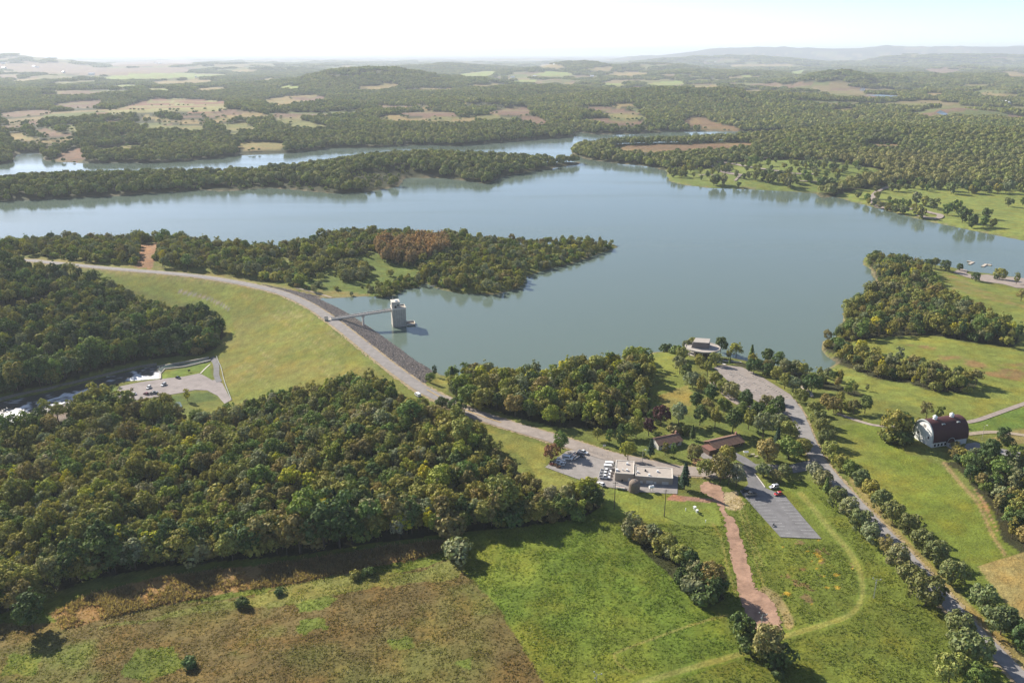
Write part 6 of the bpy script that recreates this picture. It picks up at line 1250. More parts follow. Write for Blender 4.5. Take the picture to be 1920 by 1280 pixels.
# trees of the office grounds and the upper car park, one by one
GROUNDS = [(1431.6,894,'round',6.6,'roadside','smallest round tree but one beside the car park entrance'),(1470,895,'round',6.2,'roadside','small round tree on the grass between car park and drive'),(1455,901,'round',5.2,'brown','smallest round tree, between its two neighbours at the car park entrance'),
 (1283,917,'conifer',12.5,'conifer','big dark conifer against the right end of the maintenance building'),(1324,892,'round',8,'olive','olive tree between the yard road and the court drive'),(1350,904,'broad',13,'brown','large brownish tree above the top of the dirt strip'),(1380,912,'broad',10,'pale','pale wide tree shading the black car'),(1366,908,'broad',9,'dark','dark tree tucked between the brownish and the pale one'),
 (1363,869,'round',8.5,'olive','round tree in front of the dark brown house'),(1352,877,'tall',8.5,'olive','narrow tree left of the round one before the dark house'),(1301,862,'round',7.6,'brown','round brownish tree on the lawn between the two houses'),(1263,858,'tall',7.5,'green','narrow tree before the right half of the white house'),(1247,853,'tall',7,'olive','narrow tree before the left half of the white house'),(1220,857,'conifer',9.5,'conifer','dark conifer left of the white house'),
 (1051,848,'broad',10.5,'green','big green tree at the top corner of the yard'),(1033,860,'round',7.2,'rust','reddish tree at the left corner of the yard'),(1177,863,'broad',9.5,'lime','green tree behind the left box of the maintenance building'),(1163,840,'tall',10,'dark','dark narrow tree across the road from the yard'),(1216,817,'broad',9.5,'plum','plum coloured tree above the white house'),(1239,799,'broad',11.5,'plum','largest plum coloured tree, beside the open lawn'),
 (1192,820,'broad',10.5,'olive','broad olive tree left of the smaller plum tree'),(1298,824,'conifer',7.5,'dark','small dark conifer right of the white house roof'),(1263,812,'shrub',5,'brown','brown bush behind the white house roof'),(1283,811,'shrub',5,'olive','olive bush behind the right end of the white house roof'),
 (1351,664,'broad',12,'dark','large dark tree right behind the pavilion'),(1380,671,'broad',10.5,'lime','light green tree by the shore, second right of the pavilion'),(1408,678,'conifer',11,'green','pointed green conifer by the shore'),(1438,686,'broad',11.5,'dark','dark tree by the shore right of the conifer'),(1458,691,'broad',10.5,'green','green tree by the shore, further right'),(1413,699,'round',9,'dark','dark round tree at the top edge of the upper car park'),(1438,704,'round',7.5,'dark','dark round tree right of it at the car park edge'),
 (1455,716,'broad',8.5,'olive','broad olive tree at the right edge of the upper car park'),(1471,729,'broad',9.5,'olive','olive tree next down the right edge of the upper car park'),(1487,733,'round',8,'grey','grey green tree at the lower right edge of the upper car park'),(1471,700,'broad',9,'grey','grey green tree between car park and shore'),(1491,704,'broad',9.5,'grey','larger grey green tree nearer the cove'),(1521,735,'round',10,'dark','dark round tree right of the boarded ramp'),(1500,754,'round',7.6,'olive','round tree alone on the island of grass at the ramp'),
 (1368,683,'conifer',5,'green','small pointed tree on the grass at the car park head'),(1340,684,'round',7.8,'olive','tree just below the right rim of the pavilion'),(1326,706,'tall',11,'olive','tall olive tree below the pavilion'),(1311,686,'round',7,'olive','small tree under the pavilion roof edge'),(1277,675,'round',8,'olive','olive tree left of the pavilion'),(1274,701,'broad',11,'grey','grey green tree at the lawn edge below it'),
 (1287,713,'broad',9.5,'dark','dark tree on the right edge of the open lawn'),(1298,727,'round',9,'grey','grey green tree below the dark lawn edge tree'),(1314,742,'tall',12.5,'olive','tall tree at the right edge of the open lawn'),(1331,757,'broad',11,'dark','dark tree beside the loop road'),(1340,724,'round',8.5,'olive','tree on the left edge of the upper car park'),(1353,735,'round',7,'olive','small tree on the left edge of the upper car park'),(1371,746,'round',9,'grey','pale leaved tree at the lower left edge of the upper car park'),(1397,761,'round',8.5,'dark','dark tree at the lower edge of the upper car park'),
 (1436,765,'round',7.2,'brown','brownish round tree on the median of the car park'),(1462,758,'round',5,'dark','smallest round tree on the median by the drive'),(1456,778,'round',8.6,'dark','dark round tree at the lower end of the median'),
 (1305,769,'broad',10,'dark','dark tree at the foot of the open lawn'),(1357,777,'broad',9,'green','green tree below the loop road'),(1340,803,'tall',12,'olive','tall tree behind the dark brown house'),(1373,813,'broad',13,'dark','biggest dark tree behind the dark brown house'),(1403,805,'tall',11.5,'olive','tall olive tree right behind the house chimney'),(1430,820,'broad',12.5,'grey','broad tree in the grove right of the dark house'),(1460,812,'broad',10.5,'grey','grey green tree near the drive in the grove'),(1272,796,'broad',11.5,'grey','large grey green tree at the foot of the lawn'),
 (1312,797,'broad',10,'dark','dark tree between the lawn and the white house'),(1480,828,'broad',11,'olive','olive tree by the drive above the dark conifer'),(1456,838,'conifer',10,'conifer','dark conifer between grove and drive'),(1478,860,'round',10.5,'green','big round tree by the drive at the end of the house lawn'),(1503,852,'round',8,'olive','round tree touching the left edge of the drive'),(1438,866,'round',11,'brown','big dark brown round tree on the house lawn'),(1420,790,'broad',10,'dark','dark tree in the middle of the grove'),(1390,785,'broad',9,'green','green tree below the loop road, further right'),(1440,795,'broad',10,'green','green tree at the upper edge of the grove'),(1325,779,'broad',9,'brown','brown tree below the tall lawn tree'),
 (1265,662,'shrub',5.5,'green','low green bush at the head of the open lawn by the water'),(1248,659,'shrub',5,'dark','dark bush left at the head of the open lawn'),(1288,662,'broad',9,'grey','grey tree behind the left rim of the pavilion'),(1300,659,'broad',9.5,'olive','olive tree behind the pavilion'),
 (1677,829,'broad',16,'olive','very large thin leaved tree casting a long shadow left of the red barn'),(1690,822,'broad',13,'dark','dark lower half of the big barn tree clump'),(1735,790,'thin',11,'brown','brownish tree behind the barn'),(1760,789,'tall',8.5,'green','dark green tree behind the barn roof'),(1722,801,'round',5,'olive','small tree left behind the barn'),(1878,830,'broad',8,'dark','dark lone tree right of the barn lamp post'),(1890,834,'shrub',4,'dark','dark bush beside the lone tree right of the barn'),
 (1796,849,'shrub',5,'brown','brown bush against the front of the barn'),(1785,862,'thin',6.5,'brown','brown half bare bush left below the barn'),(1800,856,'shrub',4.5,'olive','olive bush below the barn front'),
 (1672,828,'shrub',7.5,'olive','olive undergrowth at the left foot of the very large barn tree'),(1693,832,'shrub',7,'dark','dark undergrowth at the right foot of the very large barn tree'),
 (1600,776,'broad',8,'brown','brown tree in the clump right of the upper drive'),(1621,775,'broad',9.5,'dark','dark tree in the clump right of the upper drive'),(1583,768,'shrub',5,'olive','olive bush in the clump right of the upper drive'),(1575,756,'broad',7,'olive','olive tree at the back of the clump right of the upper drive'),(1548,758,'shrub',5,'brown','brown bush beside the upper drive'),
 (814.7,706,'tall',7.5,'dark','narrow dark tree on the point at the end of the stone dam face'),(806.5,716,'round',5.5,'green','small tree at the end of the stone dam face'),(830,767,'round',7,'dark','small round tree on the roadside at the dam end'),(857,776,'round',9,'dark','broad round tree on the roadside past the dam end'),(848,729,'conifer',13,'conifer','dark conifer at the corner of the central wood'),(858,742,'round',9,'dark','dark round tree at the edge of the central wood'),(880,758,'round',11,'green','tall round tree at the roadside edge of the central wood'),(905,767,'round',11.5,'olive','olive round tree next along the roadside'),(933,769,'broad',10,'dark','dark tree at the roadside, further along'),(997,785,'broad',9,'dark','dark tree at the roadside before the yard'),(790,773,'round',8,'olive','olive tree below the white van'),(151,525,'tall',12,'dark','tall lone tree beside the dam road at the far left'),
 (860,1046,'shrub',8,'grey','round grey bush at the corner of the brown meadow'),(455,1137,'shrub',3.6,'dark','low dark bush beside the tan reeds'),(355,1250,'shrub',3.4,'dark','low dark bush in the brown meadow at the bottom'),(665,1083,'shrub',3,'olive','low bush on the reed edge, third'),(692,1078,'shrub',3.2,'dark','low dark bush on the reed edge, fourth'),(525,1113,'shrub',2.6,'dark','low bush on the reed edge, second'),(62,1182,'broad',15,'dark','large dark tree standing out from the wood at the lower left'),(38,1150,'broad',13,'brown','brownish tree behind it at the lower left'),
 (1390,1208,'broad',11,'dark','dark tree at the lower end of the dirt strip, left one'),(1402,1216,'shrub',6,'dark','dark bush at its foot'),(1437,1240,'broad',13,'brown','wide brownish tree at the lower end of the dirt strip'),(1425,1232,'shrub',6,'olive','olive bush between the two trees'),(1452,1243,'shrub',7,'dark','dark bush at the right foot of the wide tree'),(1458,1270,'shrub',3,'dark','low dark bush in the shadow of the wide tree')]
seen_l = set()
for (u, v, k, h, c, lab) in GROUNDS:
    plant_px(u, v, k, h * 1.12, c, {'shrub': 'shrub', 'conifer': 'conifer'}.get(k, 'park_tree'), lab, 'shrub' if k == 'shrub' else 'tree', wide=1.15 if k in ('round', 'shrub') else 1.05)
# hedge of bushes down the middle of the meadow
for i, (u, v, k, h, c) in enumerate([(1186,994,'thin',8.5,'grey'),(1180,1000,'shrub',5,'grey'),(1210,1014,'shrub',6,'brown'),(1224,1020,'broad',7.5,'grey'),(1240,1030,'shrub',6,'olive'),(1252,1042,'broad',8.5,'olive'),(1268,1050,'shrub',5.5,'grey'),(1275,1068,'broad',9.5,'olive'),(1290,1075,'broad',9,'dark'),(1282,1090,'shrub',5,'dark'),(1305,1092,'broad',8,'grey'),(1320,1105,'broad',9,'dark'),(1335,1112,'broad',11,'brown'),(1342,1126,'broad',9,'dark'),(1318,1128,'shrub',6.5,'dark'),(1300,1112,'shrub',6,'grey')]):
    plant_px(u, v, k, h * 1.22, c, 'shrub' if k == 'shrub' else 'hedge_tree', '%s %s in the meadow hedge, %s from its upper end' % (WORDS[c], FORM[k], nth(i)), 'shrub' if k == 'shrub' else 'tree', 'hedge of bushes down the meadow', wide=1.1)

# scattered trees of the two far parks and the boat launch
Z2 = [(260,215,8),(350,235,9),(445,150,8),(450,215,9),(430,272,8),(480,318,9),(545,345,6),(570,250,7),(590,288,7),(635,268,6),(660,292,8),(705,282,8),(755,302,9),(630,362,10),(710,372,11),(840,262,14),(930,288,12),(1015,312,12),(870,405,13),(1150,370,13),(1240,345,14),(1300,440,16),(1395,495,13),(1540,410,11),(1510,490,11),(1765,290,10),(740,132,8),(705,92,9),(570,102,8),(820,333,8),(1000,102,8),(1085,118,9),(1190,155,14),(1290,112,10),(1360,112,8),(1495,102,9),(1575,152,8),(1660,118,8),(1735,148,12),(1880,145,10),(860,72,10),(900,66,10),(970,58,10),(1150,50,12),(1250,80,12),(1430,75,10),(1620,72,10),(1780,66,10),(1905,280,9),(1420,460,8),(1600,500,9),(1370,385,7)]
Z1 = [(90,255,11),(130,280,12),(210,285,12),(250,240,12),(290,180,12),(310,225,11),(340,285,7),(415,170,10),(415,245,10),(420,315,7),(470,132,9),(545,255,10),(555,360,13),(590,350,13),(650,355,14),(680,235,11),(640,160,8),(730,145,9),(790,138,10),(900,222,8),(900,122,10),(950,132,10),(1000,142,12),(1050,130,10),(1130,165,12),(1210,130,8),(1130,75,12),(1220,66,12),(1310,66,14),(1390,75,12),(1370,155,10),(1420,182,11),(1540,122,11),(1610,122,9),(1670,182,10),(1720,198,10),(1740,155,12),(1820,190,9),(1620,233,9),(1460,238,8),(1365,232,8),(1300,192,8),(1525,198,8),(1580,192,9),(1745,285,10),(1820,245,8),(1850,205,9),(1040,205,9),(870,305,8),(1000,310,12),(1080,315,14),(1130,340,12),(1180,330,14),(1240,345,12),(1300,360,16),(1340,390,14),(1390,330,12),(1430,350,10),(1520,315,14),(1550,330,12),(1690,400,15),(1730,410,14),(1800,395,14),(710,64,10),(790,64,10),(860,84,9),(1800,64,10),(1870,66,10),(1640,102,8),(820,390,7),(1480,60,10),(1580,50,10),(1690,60,10)]
def park(list_, ox, oy, sc, place, group):
    L = []
    for (x, y, h) in list_:
        u, v = ox + x / sc, oy + (y + 1.7 * h) / sc; L.append((u, v, h * 1.3))
    L.sort()
    for i, (u, v, h) in enumerate(L):
        c = random.choice(['roadside', 'dark', 'olive', 'green', 'roadside', 'grey']); k = 'parkland'
        plant_px(u, v, k, h, c, 'park_tree', '%s %s %s, %s from the left' % (WORDS[c], FORM[k], place, nth(i)), 'tree', group, wide=random.uniform(0.8, 1.15))
_pr = random.Random(12)
def more(L, poly, n, ox, oy, sc, hh):
    lo, hi = np.array(poly).min(0), np.array(poly).max(0); k = 0
    while k < n:
        u, v = _pr.uniform(lo[0], hi[0]), _pr.uniform(lo[1], hi[1])
        if in_poly(np.array([u]), np.array([v]), poly)[0]: L.append(((u - ox) * sc, (v - oy) * sc - 8, _pr.uniform(*hh))); k += 1
more(Z1, [(1255,322),(1320,312),(1440,302),(1600,306),(1655,318),(1640,328),(1540,345),(1400,335),(1280,335)], 55, 1240, 280, 5.647, (7, 11))
more(Z2, [(1640,356),(1700,346),(1915,350),(1915,362),(1800,362),(1690,358)], 30, 1560, 330, 5.333, (8, 12))
more(Z2, [(1600,378),(1650,384),(1690,392),(1720,402),(1690,398),(1640,388)], 8, 1560, 330, 5.333, (6, 9))
park(Z2, 1560, 330, 5.333, 'on the right hand park shore', 'scattered trees of the right hand park')
park(Z1, 1240, 280, 5.647, 'in the park on the far point', 'scattered trees of the park on the far point')
for i, (u, v, h, k, c) in enumerate([(1643,485,9,'round','dark'),(1655,487,6,'round','olive'),(1668,490,7,'round','olive'),(1697,492,9,'broad','olive'),(1716,497,8,'broad','brown'),(1740,502,9,'round','dark'),(1753,503,11,'broad','olive'),(1772,508,11,'round','dark'),(1799,507,7,'round','dark'),(1829,527,8.5,'round','dark'),(1867,524,5,'round','dark'),(1874,524,11,'round','olive'),(1905,533,12,'tall','olive'),(1914,565,11,'broad','brown')]):
    plant_px(u, v, k, h, c, 'launch_tree', '%s %s near the boat launch, %s from the left' % (WORDS[c], FORM[k], nth(i)), 'tree', 'trees by the boat launch', wide=1.1)

# ------------------------------------------------------------------ the woods
def scatter_world(poly, spacing, seed, clear=(), margin=0):
    P = on_ground(*np.array(poly, float).T)[:, :2]; lo, hi = P.min(0) - 20, P.max(0) + 20; g = np.random.default_rng(seed)
    xs = np.arange(lo[0], hi[0], spacing); ys = np.arange(lo[1], hi[1], spacing * 0.9); X, Y = np.meshgrid(xs, ys); X = X + (np.arange(len(ys)) % 2)[:, None] * spacing / 2
    X = (X + g.uniform(-.42, .42, X.shape) * spacing).ravel(); Y = (Y + g.uniform(-.42, .42, Y.shape) * spacing).ravel()
    ok = Y > 60; X, Y = X[ok], Y[ok]; Z = hgt(X, Y); u, v, _ = project(X, Y, Z); m = in_poly(u, v, poly)
    for c in clear: m &= ~in_poly(u, v, c)
    m &= lake_dist(X, Y) > 1.0
    return X[m], Y[m], Z[m], u[m], v[m]
road_w = [on_ground(*smooth(p, 3).T)[:, :2] for p in (MAIN_ROAD, DRIVE)] + [DAM]
def away(X, Y, d):
    m = np.ones(len(X), bool)
    for P in road_w: m &= seg_dist(X, Y, P) > d
    return m
T_LIST = []   # x, y, z, kind, h, colour, wood
def wood(poly, spacing, seed, mix, hh, name, clear=(), kinds=(('broad', 5), ('tall', 2.4), ('thin', 2.2), ('shrub', 1.6)), road=9):
    X, Y, Z, u, v = scatter_world(poly, spacing, seed, clear); m = away(X, Y, road); g = random.Random(seed)
    cs, cw = zip(*mix); ks, kw = zip(*kinds); nz = fbm(X, Y, 28, seed, 3)
    for i in np.nonzero(m)[0]:
        c = g.choices(cs, cw)[0]; k = g.choices(ks, kw)[0]
        if nz[i] > 0.60 and g.random() < 0.5: c = mix[0][0]
        if c == 'conifer': k = 'conifer'
        big = g.random(); hm = 1.28 if big > 0.86 else (0.72 if big < 0.28 else 1.0)
        if name.startswith('wooded') and u[i] > 880: hm *= 0.78
        if k == 'shrub': hm *= 0.62
        if name.startswith('front') and u[i] > 950: hm *= 0.66
        if name.startswith('wood above') and u[i] > 940: hm *= 0.75
        T_LIST.append((X[i], Y[i], Z[i], k, hm * g.uniform(*hh) * (0.70 + 0.55 * nz[i]), c, name))
POND_CLEAR = [(296,748),(345,748),(345,774),(310,778),(292,772)]; GRASS_GAP = [(25,866),(72,862),(84,895),(30,900)]
MIXN = (('olive', 9), ('brown', 3), ('green', 4), ('grey', 3), ('dark', 2), ('lime', 1.5), ('yellow', 0.5), ('pale', 0.45))
wood(FOREGROUND_WOOD, 5.2, 1, MIXN, (8.5, 12.5), 'wood above the brown meadow', (POND_CLEAR, GRASS_GAP, STREAM_WOOD))
wood([(-300,1180),(0,1150),(50,1130),(80,1120),(170,1085),(300,1063),(420,1052),(560,1040),(700,1018),(850,1000),(1000,985),(1090,972),(1128,950),(1128,930),(1090,938),(1040,948),(980,960),(850,980),(700,995),(560,1018),(420,1028),(300,1040),(170,1058),(80,1090),(0,1120),(-300,1150)], 6.0, 2, (('dark', 5), ('olive', 4), ('green', 4), ('brown', 3), ('grey', 2.5), ('yellow', 0.5)), (14, 19), 'front edge of the wood above the brown meadow')
wood([(560,960),(690,945),(780,960),(760,990),(620,1005)], 7, 3, (('conifer', 5), ('dark', 2), ('green', 1)), (10, 14), 'wood above the brown meadow')
wood(STREAM_WOOD, 7.5, 4, (('olive', 5), ('lime', 3), ('green', 2), ('brown', 1), ('dark', 1)), (12, 17), 'trees on the stream bank', (POND_CLEAR,), kinds=(('thin', 4), ('tall', 4), ('broad', 2)))
wood([(-120,850),(0,820),(60,806),(100,800),(110,815),(0,850)], 7, 41, (('olive', 5), ('lime', 2), ('green', 3), ('dark', 2)), (12, 17), 'trees on the stream bank', kinds=(('thin', 4), ('tall', 5), ('broad', 2)))
wood(LEFT_WOOD, 6.0, 5, (('dark', 5), ('green', 4), ('olive', 6), ('grey', 2), ('brown', 1), ('lime', 0.5)), (9, 14), 'hillside wood left of the dam', ([(300,625),(330,618),(345,640),(335,660),(310,655)], [(0,573),(110,555),(120,562),(60,585),(0,592)]))
wood([(-300,790),(0,738),(100,722),(200,690),(280,672),(380,664),(412,648),(400,640),(280,650),(200,665),(100,695),(0,710),(-300,760)], 6.5, 51, (('dark', 6), ('green', 3), ('olive', 2)), (14, 19), 'hillside wood left of the dam')
wood(CENTRAL_WOOD, 6.0, 6, (('olive', 6), ('green', 3), ('dark', 2.5), ('lime', 4), ('grey', 2), ('brown', 1), ('yellow', 0.8)), (9, 13), 'wood between the road and the lake', road=11)
wood([(1225,790),(1120,805),(1110,840),(1160,850),(1215,830),(1215,800)], 11, 61, (('olive', 5), ('green', 4), ('dark', 3)), (8, 11), 'wood between the road and the lake', road=12)
wood(RIGHT_WOOD, 6.2, 7, (('olive', 6), ('green', 3), ('dark', 4), ('brown', 2), ('yellow', 0.7), ('grey', 2)), (8, 12), 'wood on the right hand peninsula')
wood(HEDGE_STRIP, 6.0, 8, (('olive', 5), ('dark', 4), ('brown', 3), ('yellow', 0.4), ('grey', 2)), (7, 11), 'hedge strip below the right hand peninsula')
wood(SHORE_STRIP, 8.0, 9, (('olive', 4), ('green', 3), ('grey', 4), ('brown', 2), ('dark', 2)), (6, 9), 'shore strip by the cove', ([(1338,690),(1352,684),(1390,688),(1420,702),(1450,720),(1482,740),(1440,740)],))
wood(RIGHT_BOTTOM_WOOD, 5.6, 10, (('olive', 5), ('dark', 3), ('grey', 3), ('green', 3), ('yellow', 0.8), ('brown', 2)), (8, 12), 'wood below the barn', road=14)
# island peninsula beyond the dam: everything that is land and not a clearing
P2 = [(-300,500),(0,492),(40,478),(100,484),(200,494),(300,500),(430,514),(520,530),(600,548),(640,560),(760,560),(860,556),(985,540),(1160,468),(1160,440),(600,430),(0,450),(-300,460)]
MIXP = (('olive', 7), ('lime', 3), ('green', 3), ('grey', 3.5), ('dark', 1.5), ('brown', 2), ('pale', 0.5), ('yellow', 0.3))
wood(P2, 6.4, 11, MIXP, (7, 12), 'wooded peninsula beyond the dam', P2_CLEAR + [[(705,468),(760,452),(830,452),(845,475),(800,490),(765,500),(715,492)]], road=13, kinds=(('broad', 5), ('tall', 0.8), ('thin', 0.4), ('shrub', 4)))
wood([(690,545),(750,530),(790,515),(792,535),(755,553),(690,559)], 6, 121, (('olive', 3), ('grey', 2), ('lime', 2), ('green', 2)), (5, 9), 'wooded peninsula beyond the dam', kinds=(('shrub', 3), ('broad', 2)))
wood([(620,510),(660,495),(690,500),(680,525),(640,530)], 8, 122, (('grey', 3), ('olive', 3)), (7, 10), 'wooded peninsula beyond the dam', kinds=(('round', 1),))
wood(P2_CLEAR[2], 20, 12, (('olive', 3), ('grey', 3), ('dark', 2)), (3, 8), 'wooded peninsula beyond the dam', kinds=(('shrub', 3), ('round', 2)))
wood([(705,468),(760,452),(830,452),(845,475),(800,490),(765,500),(715,492)], 5.0, 13, (('flare_tint', 6), ('brown', 1)), (12, 15), 'wooded peninsula beyond the dam', kinds=(('tall', 1),))  # warm lens flare glow put into the leaf colour of this grove
# single trees that stand out in the woods
for u, v, k, h, c, lab, nm in [(480,1030,'broad',13.5,'yellow','bright yellow green tree standing out at the front of the wood','tree'),(612,985,'broad',13,'yellow','large yellow tree topped with gold inside the wood','t'),(755,1003,'broad',12,'yellow','yellow tipped tree at the front edge of the dark wood','t'),(330,905,'broad',10,'yellow','yellow green tree in the left half of the wood','t'),(400,868,'broad',11.5,'lime','light green dome in the upper left of the wood','t'),(352,752,'tall',9.5,'yellow','narrow golden tree beside the riverside car park','t'),(150,692,'broad',13,'lime','light green tree lit against the dark hillside wood','t'),(85,715,'shrub',6,'pale','pale bush at the foot of the dark hillside wood','t'),(40,718,'shrub',5,'pale','smaller pale bush left of it','t'),(335,985,'shrub',5.5,'pale','whitish bush in the middle of the wood','t'),(75,1005,'shrub',6,'pale','whitish bush at the left of the wood','t'),(1100,945,'broad',14,'lime','broad light green tree at the right end of the wood','t'),(580,485,'broad',14,'lime','round light green tree on the peninsula beyond the dam','t'),(305,500,'tall',11,'yellow','yellow green tree beside the bare brown strip','t'),(1145,695,'broad',12,'yellow','pale yellow tree at the lake edge of the central wood','t')]:
    plant_px(u, v, k, h, c, 'shrub' if k == 'shrub' else 'landmark_tree', lab, 'shrub' if k == 'shrub' else 'tree')

T_LIST.sort(key=lambda t: t[0] ** 2 + t[1] ** 2 + (t[2] - CAMZ) ** 2)
n_ind = 0; rest = []
for t in T_LIST:
    u, v, _ = project(t[0], t[1], t[2]); ut, vt, _ = project(t[0], t[1], t[2] + t[4])
    if n_ind < 290 and -10 < u < 1930 and vt < 1270 and t[3] != 'shrub':
        n_ind += 1; w = t[6]
        if 'meadow' in w or 'bank' in w:
            b = int(np.searchsorted([110, 250, 400, 520, 700, 850, 960], u)); sp = ['above lower left dark tree', 'above left end of reeds', 'left of brightest yellow tree', 'by the brightest yellow tree', 'above middle of reeds', 'above right end of reeds', 'above round grey bush', 'nearest the yard'][b]
            dp = 'in the wood front' if w.startswith('front') else 'inside the wood'
            lab = '%s %s %s, %s' % (WORDS[t[5]], FORM[t[3]], dp, sp)
        else: lab = '%s %s, %s, %s part' % (WORDS[t[5]], FORM[t[3]], w, 'lower' if v > 980 else ('middle' if v > 920 else 'upper'))
        plant(t[0], t[1], t[3], t[4], t[5], 'woodland_tree', lab, 'tree', 'woodland trees: ' + lab, wide=random.uniform(0.95, 1.3))
    else: rest.append(t)

def scatter_object(name, pts, rot, scl, idx, tint, sources, label, kind='stuff'):
    n = len(pts); me = bpy.data.meshes.new(name); me.vertices.add(n); me.vertices.foreach_set('co', np.asarray(pts, np.float32).ravel())
    def attr(nm, ty, val, prop):
        a = me.attributes.new(nm, ty, 'POINT'); a.data.foreach_set(prop, np.asarray(val).ravel())
    attr('rot', 'FLOAT_VECTOR', np.asarray(rot, np.float32), 'vector'); attr('scl', 'FLOAT_VECTOR', np.asarray(scl, np.float32), 'vector')
    attr('idx', 'INT', np.asarray(idx, np.int32), 'value'); c = np.ones((n, 4), np.float32); c[:, :3] = tint; attr('tint', 'FLOAT_COLOR', c, 'color')
    o = bpy.data.objects.new(name, me); COL.objects.link(o); tag(o, label, kind=kind)
    ng = bpy.data.node_groups.new(name, 'GeometryNodeTree'); ng.interface.new_socket('Geometry', in_out='INPUT', socket_type='NodeSocketGeometry'); ng.interface.new_socket('Geometry', in_out='OUTPUT', socket_type='NodeSocketGeometry')
    nd = ng.nodes; gi, go = nd.new('NodeGroupInput'), nd.new('NodeGroupOutput'); jn = nd.new('GeometryNodeJoinGeometry')
    def named(nm, ty): k = nd.new('GeometryNodeInputNamedAttribute'); k.data_type = ty; k.inputs['Name'].default_value = nm; return k
    r, s, ix = named('rot', 'FLOAT_VECTOR'), named('scl', 'FLOAT_VECTOR'), named('idx', 'INT')
    for k, objs in enumerate(sources):
        cmp = nd.new('FunctionNodeCompare'); cmp.data_type = 'INT'; cmp.operation = 'EQUAL'; ng.links.new(ix.outputs['Attribute'], cmp.inputs[2]); cmp.inputs[3].default_value = k
        for ob in objs:
            oi = nd.new('GeometryNodeObjectInfo'); oi.transform_space = 'ORIGINAL'; oi.inputs['Object'].default_value = ob; oi.inputs['As Instance'].default_value = False
            ip = nd.new('GeometryNodeInstanceOnPoints'); ng.links.new(gi.outputs[0], ip.inputs['Points']); ng.links.new(cmp.outputs[0], ip.inputs['Selection']); ng.links.new(oi.outputs['Geometry'], ip.inputs['Instance'])
            ng.links.new(r.outputs['Attribute'], ip.inputs['Rotation']); ng.links.new(s.outputs['Attribute'], ip.inputs['Scale']); ng.links.new(ip.outputs[0], jn.inputs[0])
    ng.links.new(jn.outputs[0], go.inputs[0]); md = o.modifiers.new('scatter', 'NODES'); md.node_group = ng
    return o
KEYS = sorted(CROWN_SRC)
KI = {k: i for i, k in enumerate(KEYS)}
print('TREES', n_ind, len(rest), KEYS)
g = random.Random(77)
pts = []; rot = []; scl = []; idx = []; tnt = []
for (x, y, z, k, h, c, w) in rest:
    vs_k = [q for q in KEYS if q[0] == k]; q = g.choice(vs_k); s = h / TYPES[k][q[1]][2]; wd = g.uniform(0.95, 1.25)
    pts.append((x, y, z - 0.1)); rot.append((0, 0, g.uniform(0, 6.28))); scl.append((s * wd, s * wd, s)); idx.append(KI[q]); tnt.append(tint_of(c, g))
scatter_object('woodland', pts, rot, scl, idx, tnt, [CROWN_SRC[k] for k in KEYS], 'mixed olive and green woods around the dam and on the peninsulas')

# ------------------------------------------------------------------ distant woods: each patch of crowns is one clump, smaller ones nearer
def clump_mesh(name, seed, n_crown, R, n_leaf, leaf, hs=(8, 13)):
    g = np.random.default_rng(seed); a = g.uniform(0, 6.28, n_crown); r = R * np.sqrt(g.uniform(0, 1, n_crown)) * 0.85; cx, cy_ = r * np.cos(a), r * np.sin(a); h = g.uniform(*hs, n_crown); cr = g.uniform(0.85, 1.25, n_crown) * R / math.sqrt(n_crown) * (0.95 if n_crown > 1 else 1)
    li = g.integers(0, n_crown, n_leaf); d = g.normal(size=(n_leaf, 3)); d[:, 2] = np.abs(d[:, 2]) * 1.0 - 0.25; d /= np.linalg.norm(d, axis=1)[:, None]
    vr = h * 0.42; p = np.stack([cx[li] + d[:, 0] * cr[li], cy_[li] + d[:, 1] * cr[li], h[li] - vr[li] + d[:, 2] * vr[li]], 1) * g.uniform(0.93, 1.04, (n_leaf, 1))
    v, f = cards(p, d + 0.25 * g.normal(size=(n_leaf, 3)), leaf * g.uniform(0.7, 1.3, n_leaf), 0.85, g)
    return mesh_np(name, v, f, M_FOL, shade_for(n_leaf, g, g.uniform(0.8, 1.2, n_crown)[li], 0.22))
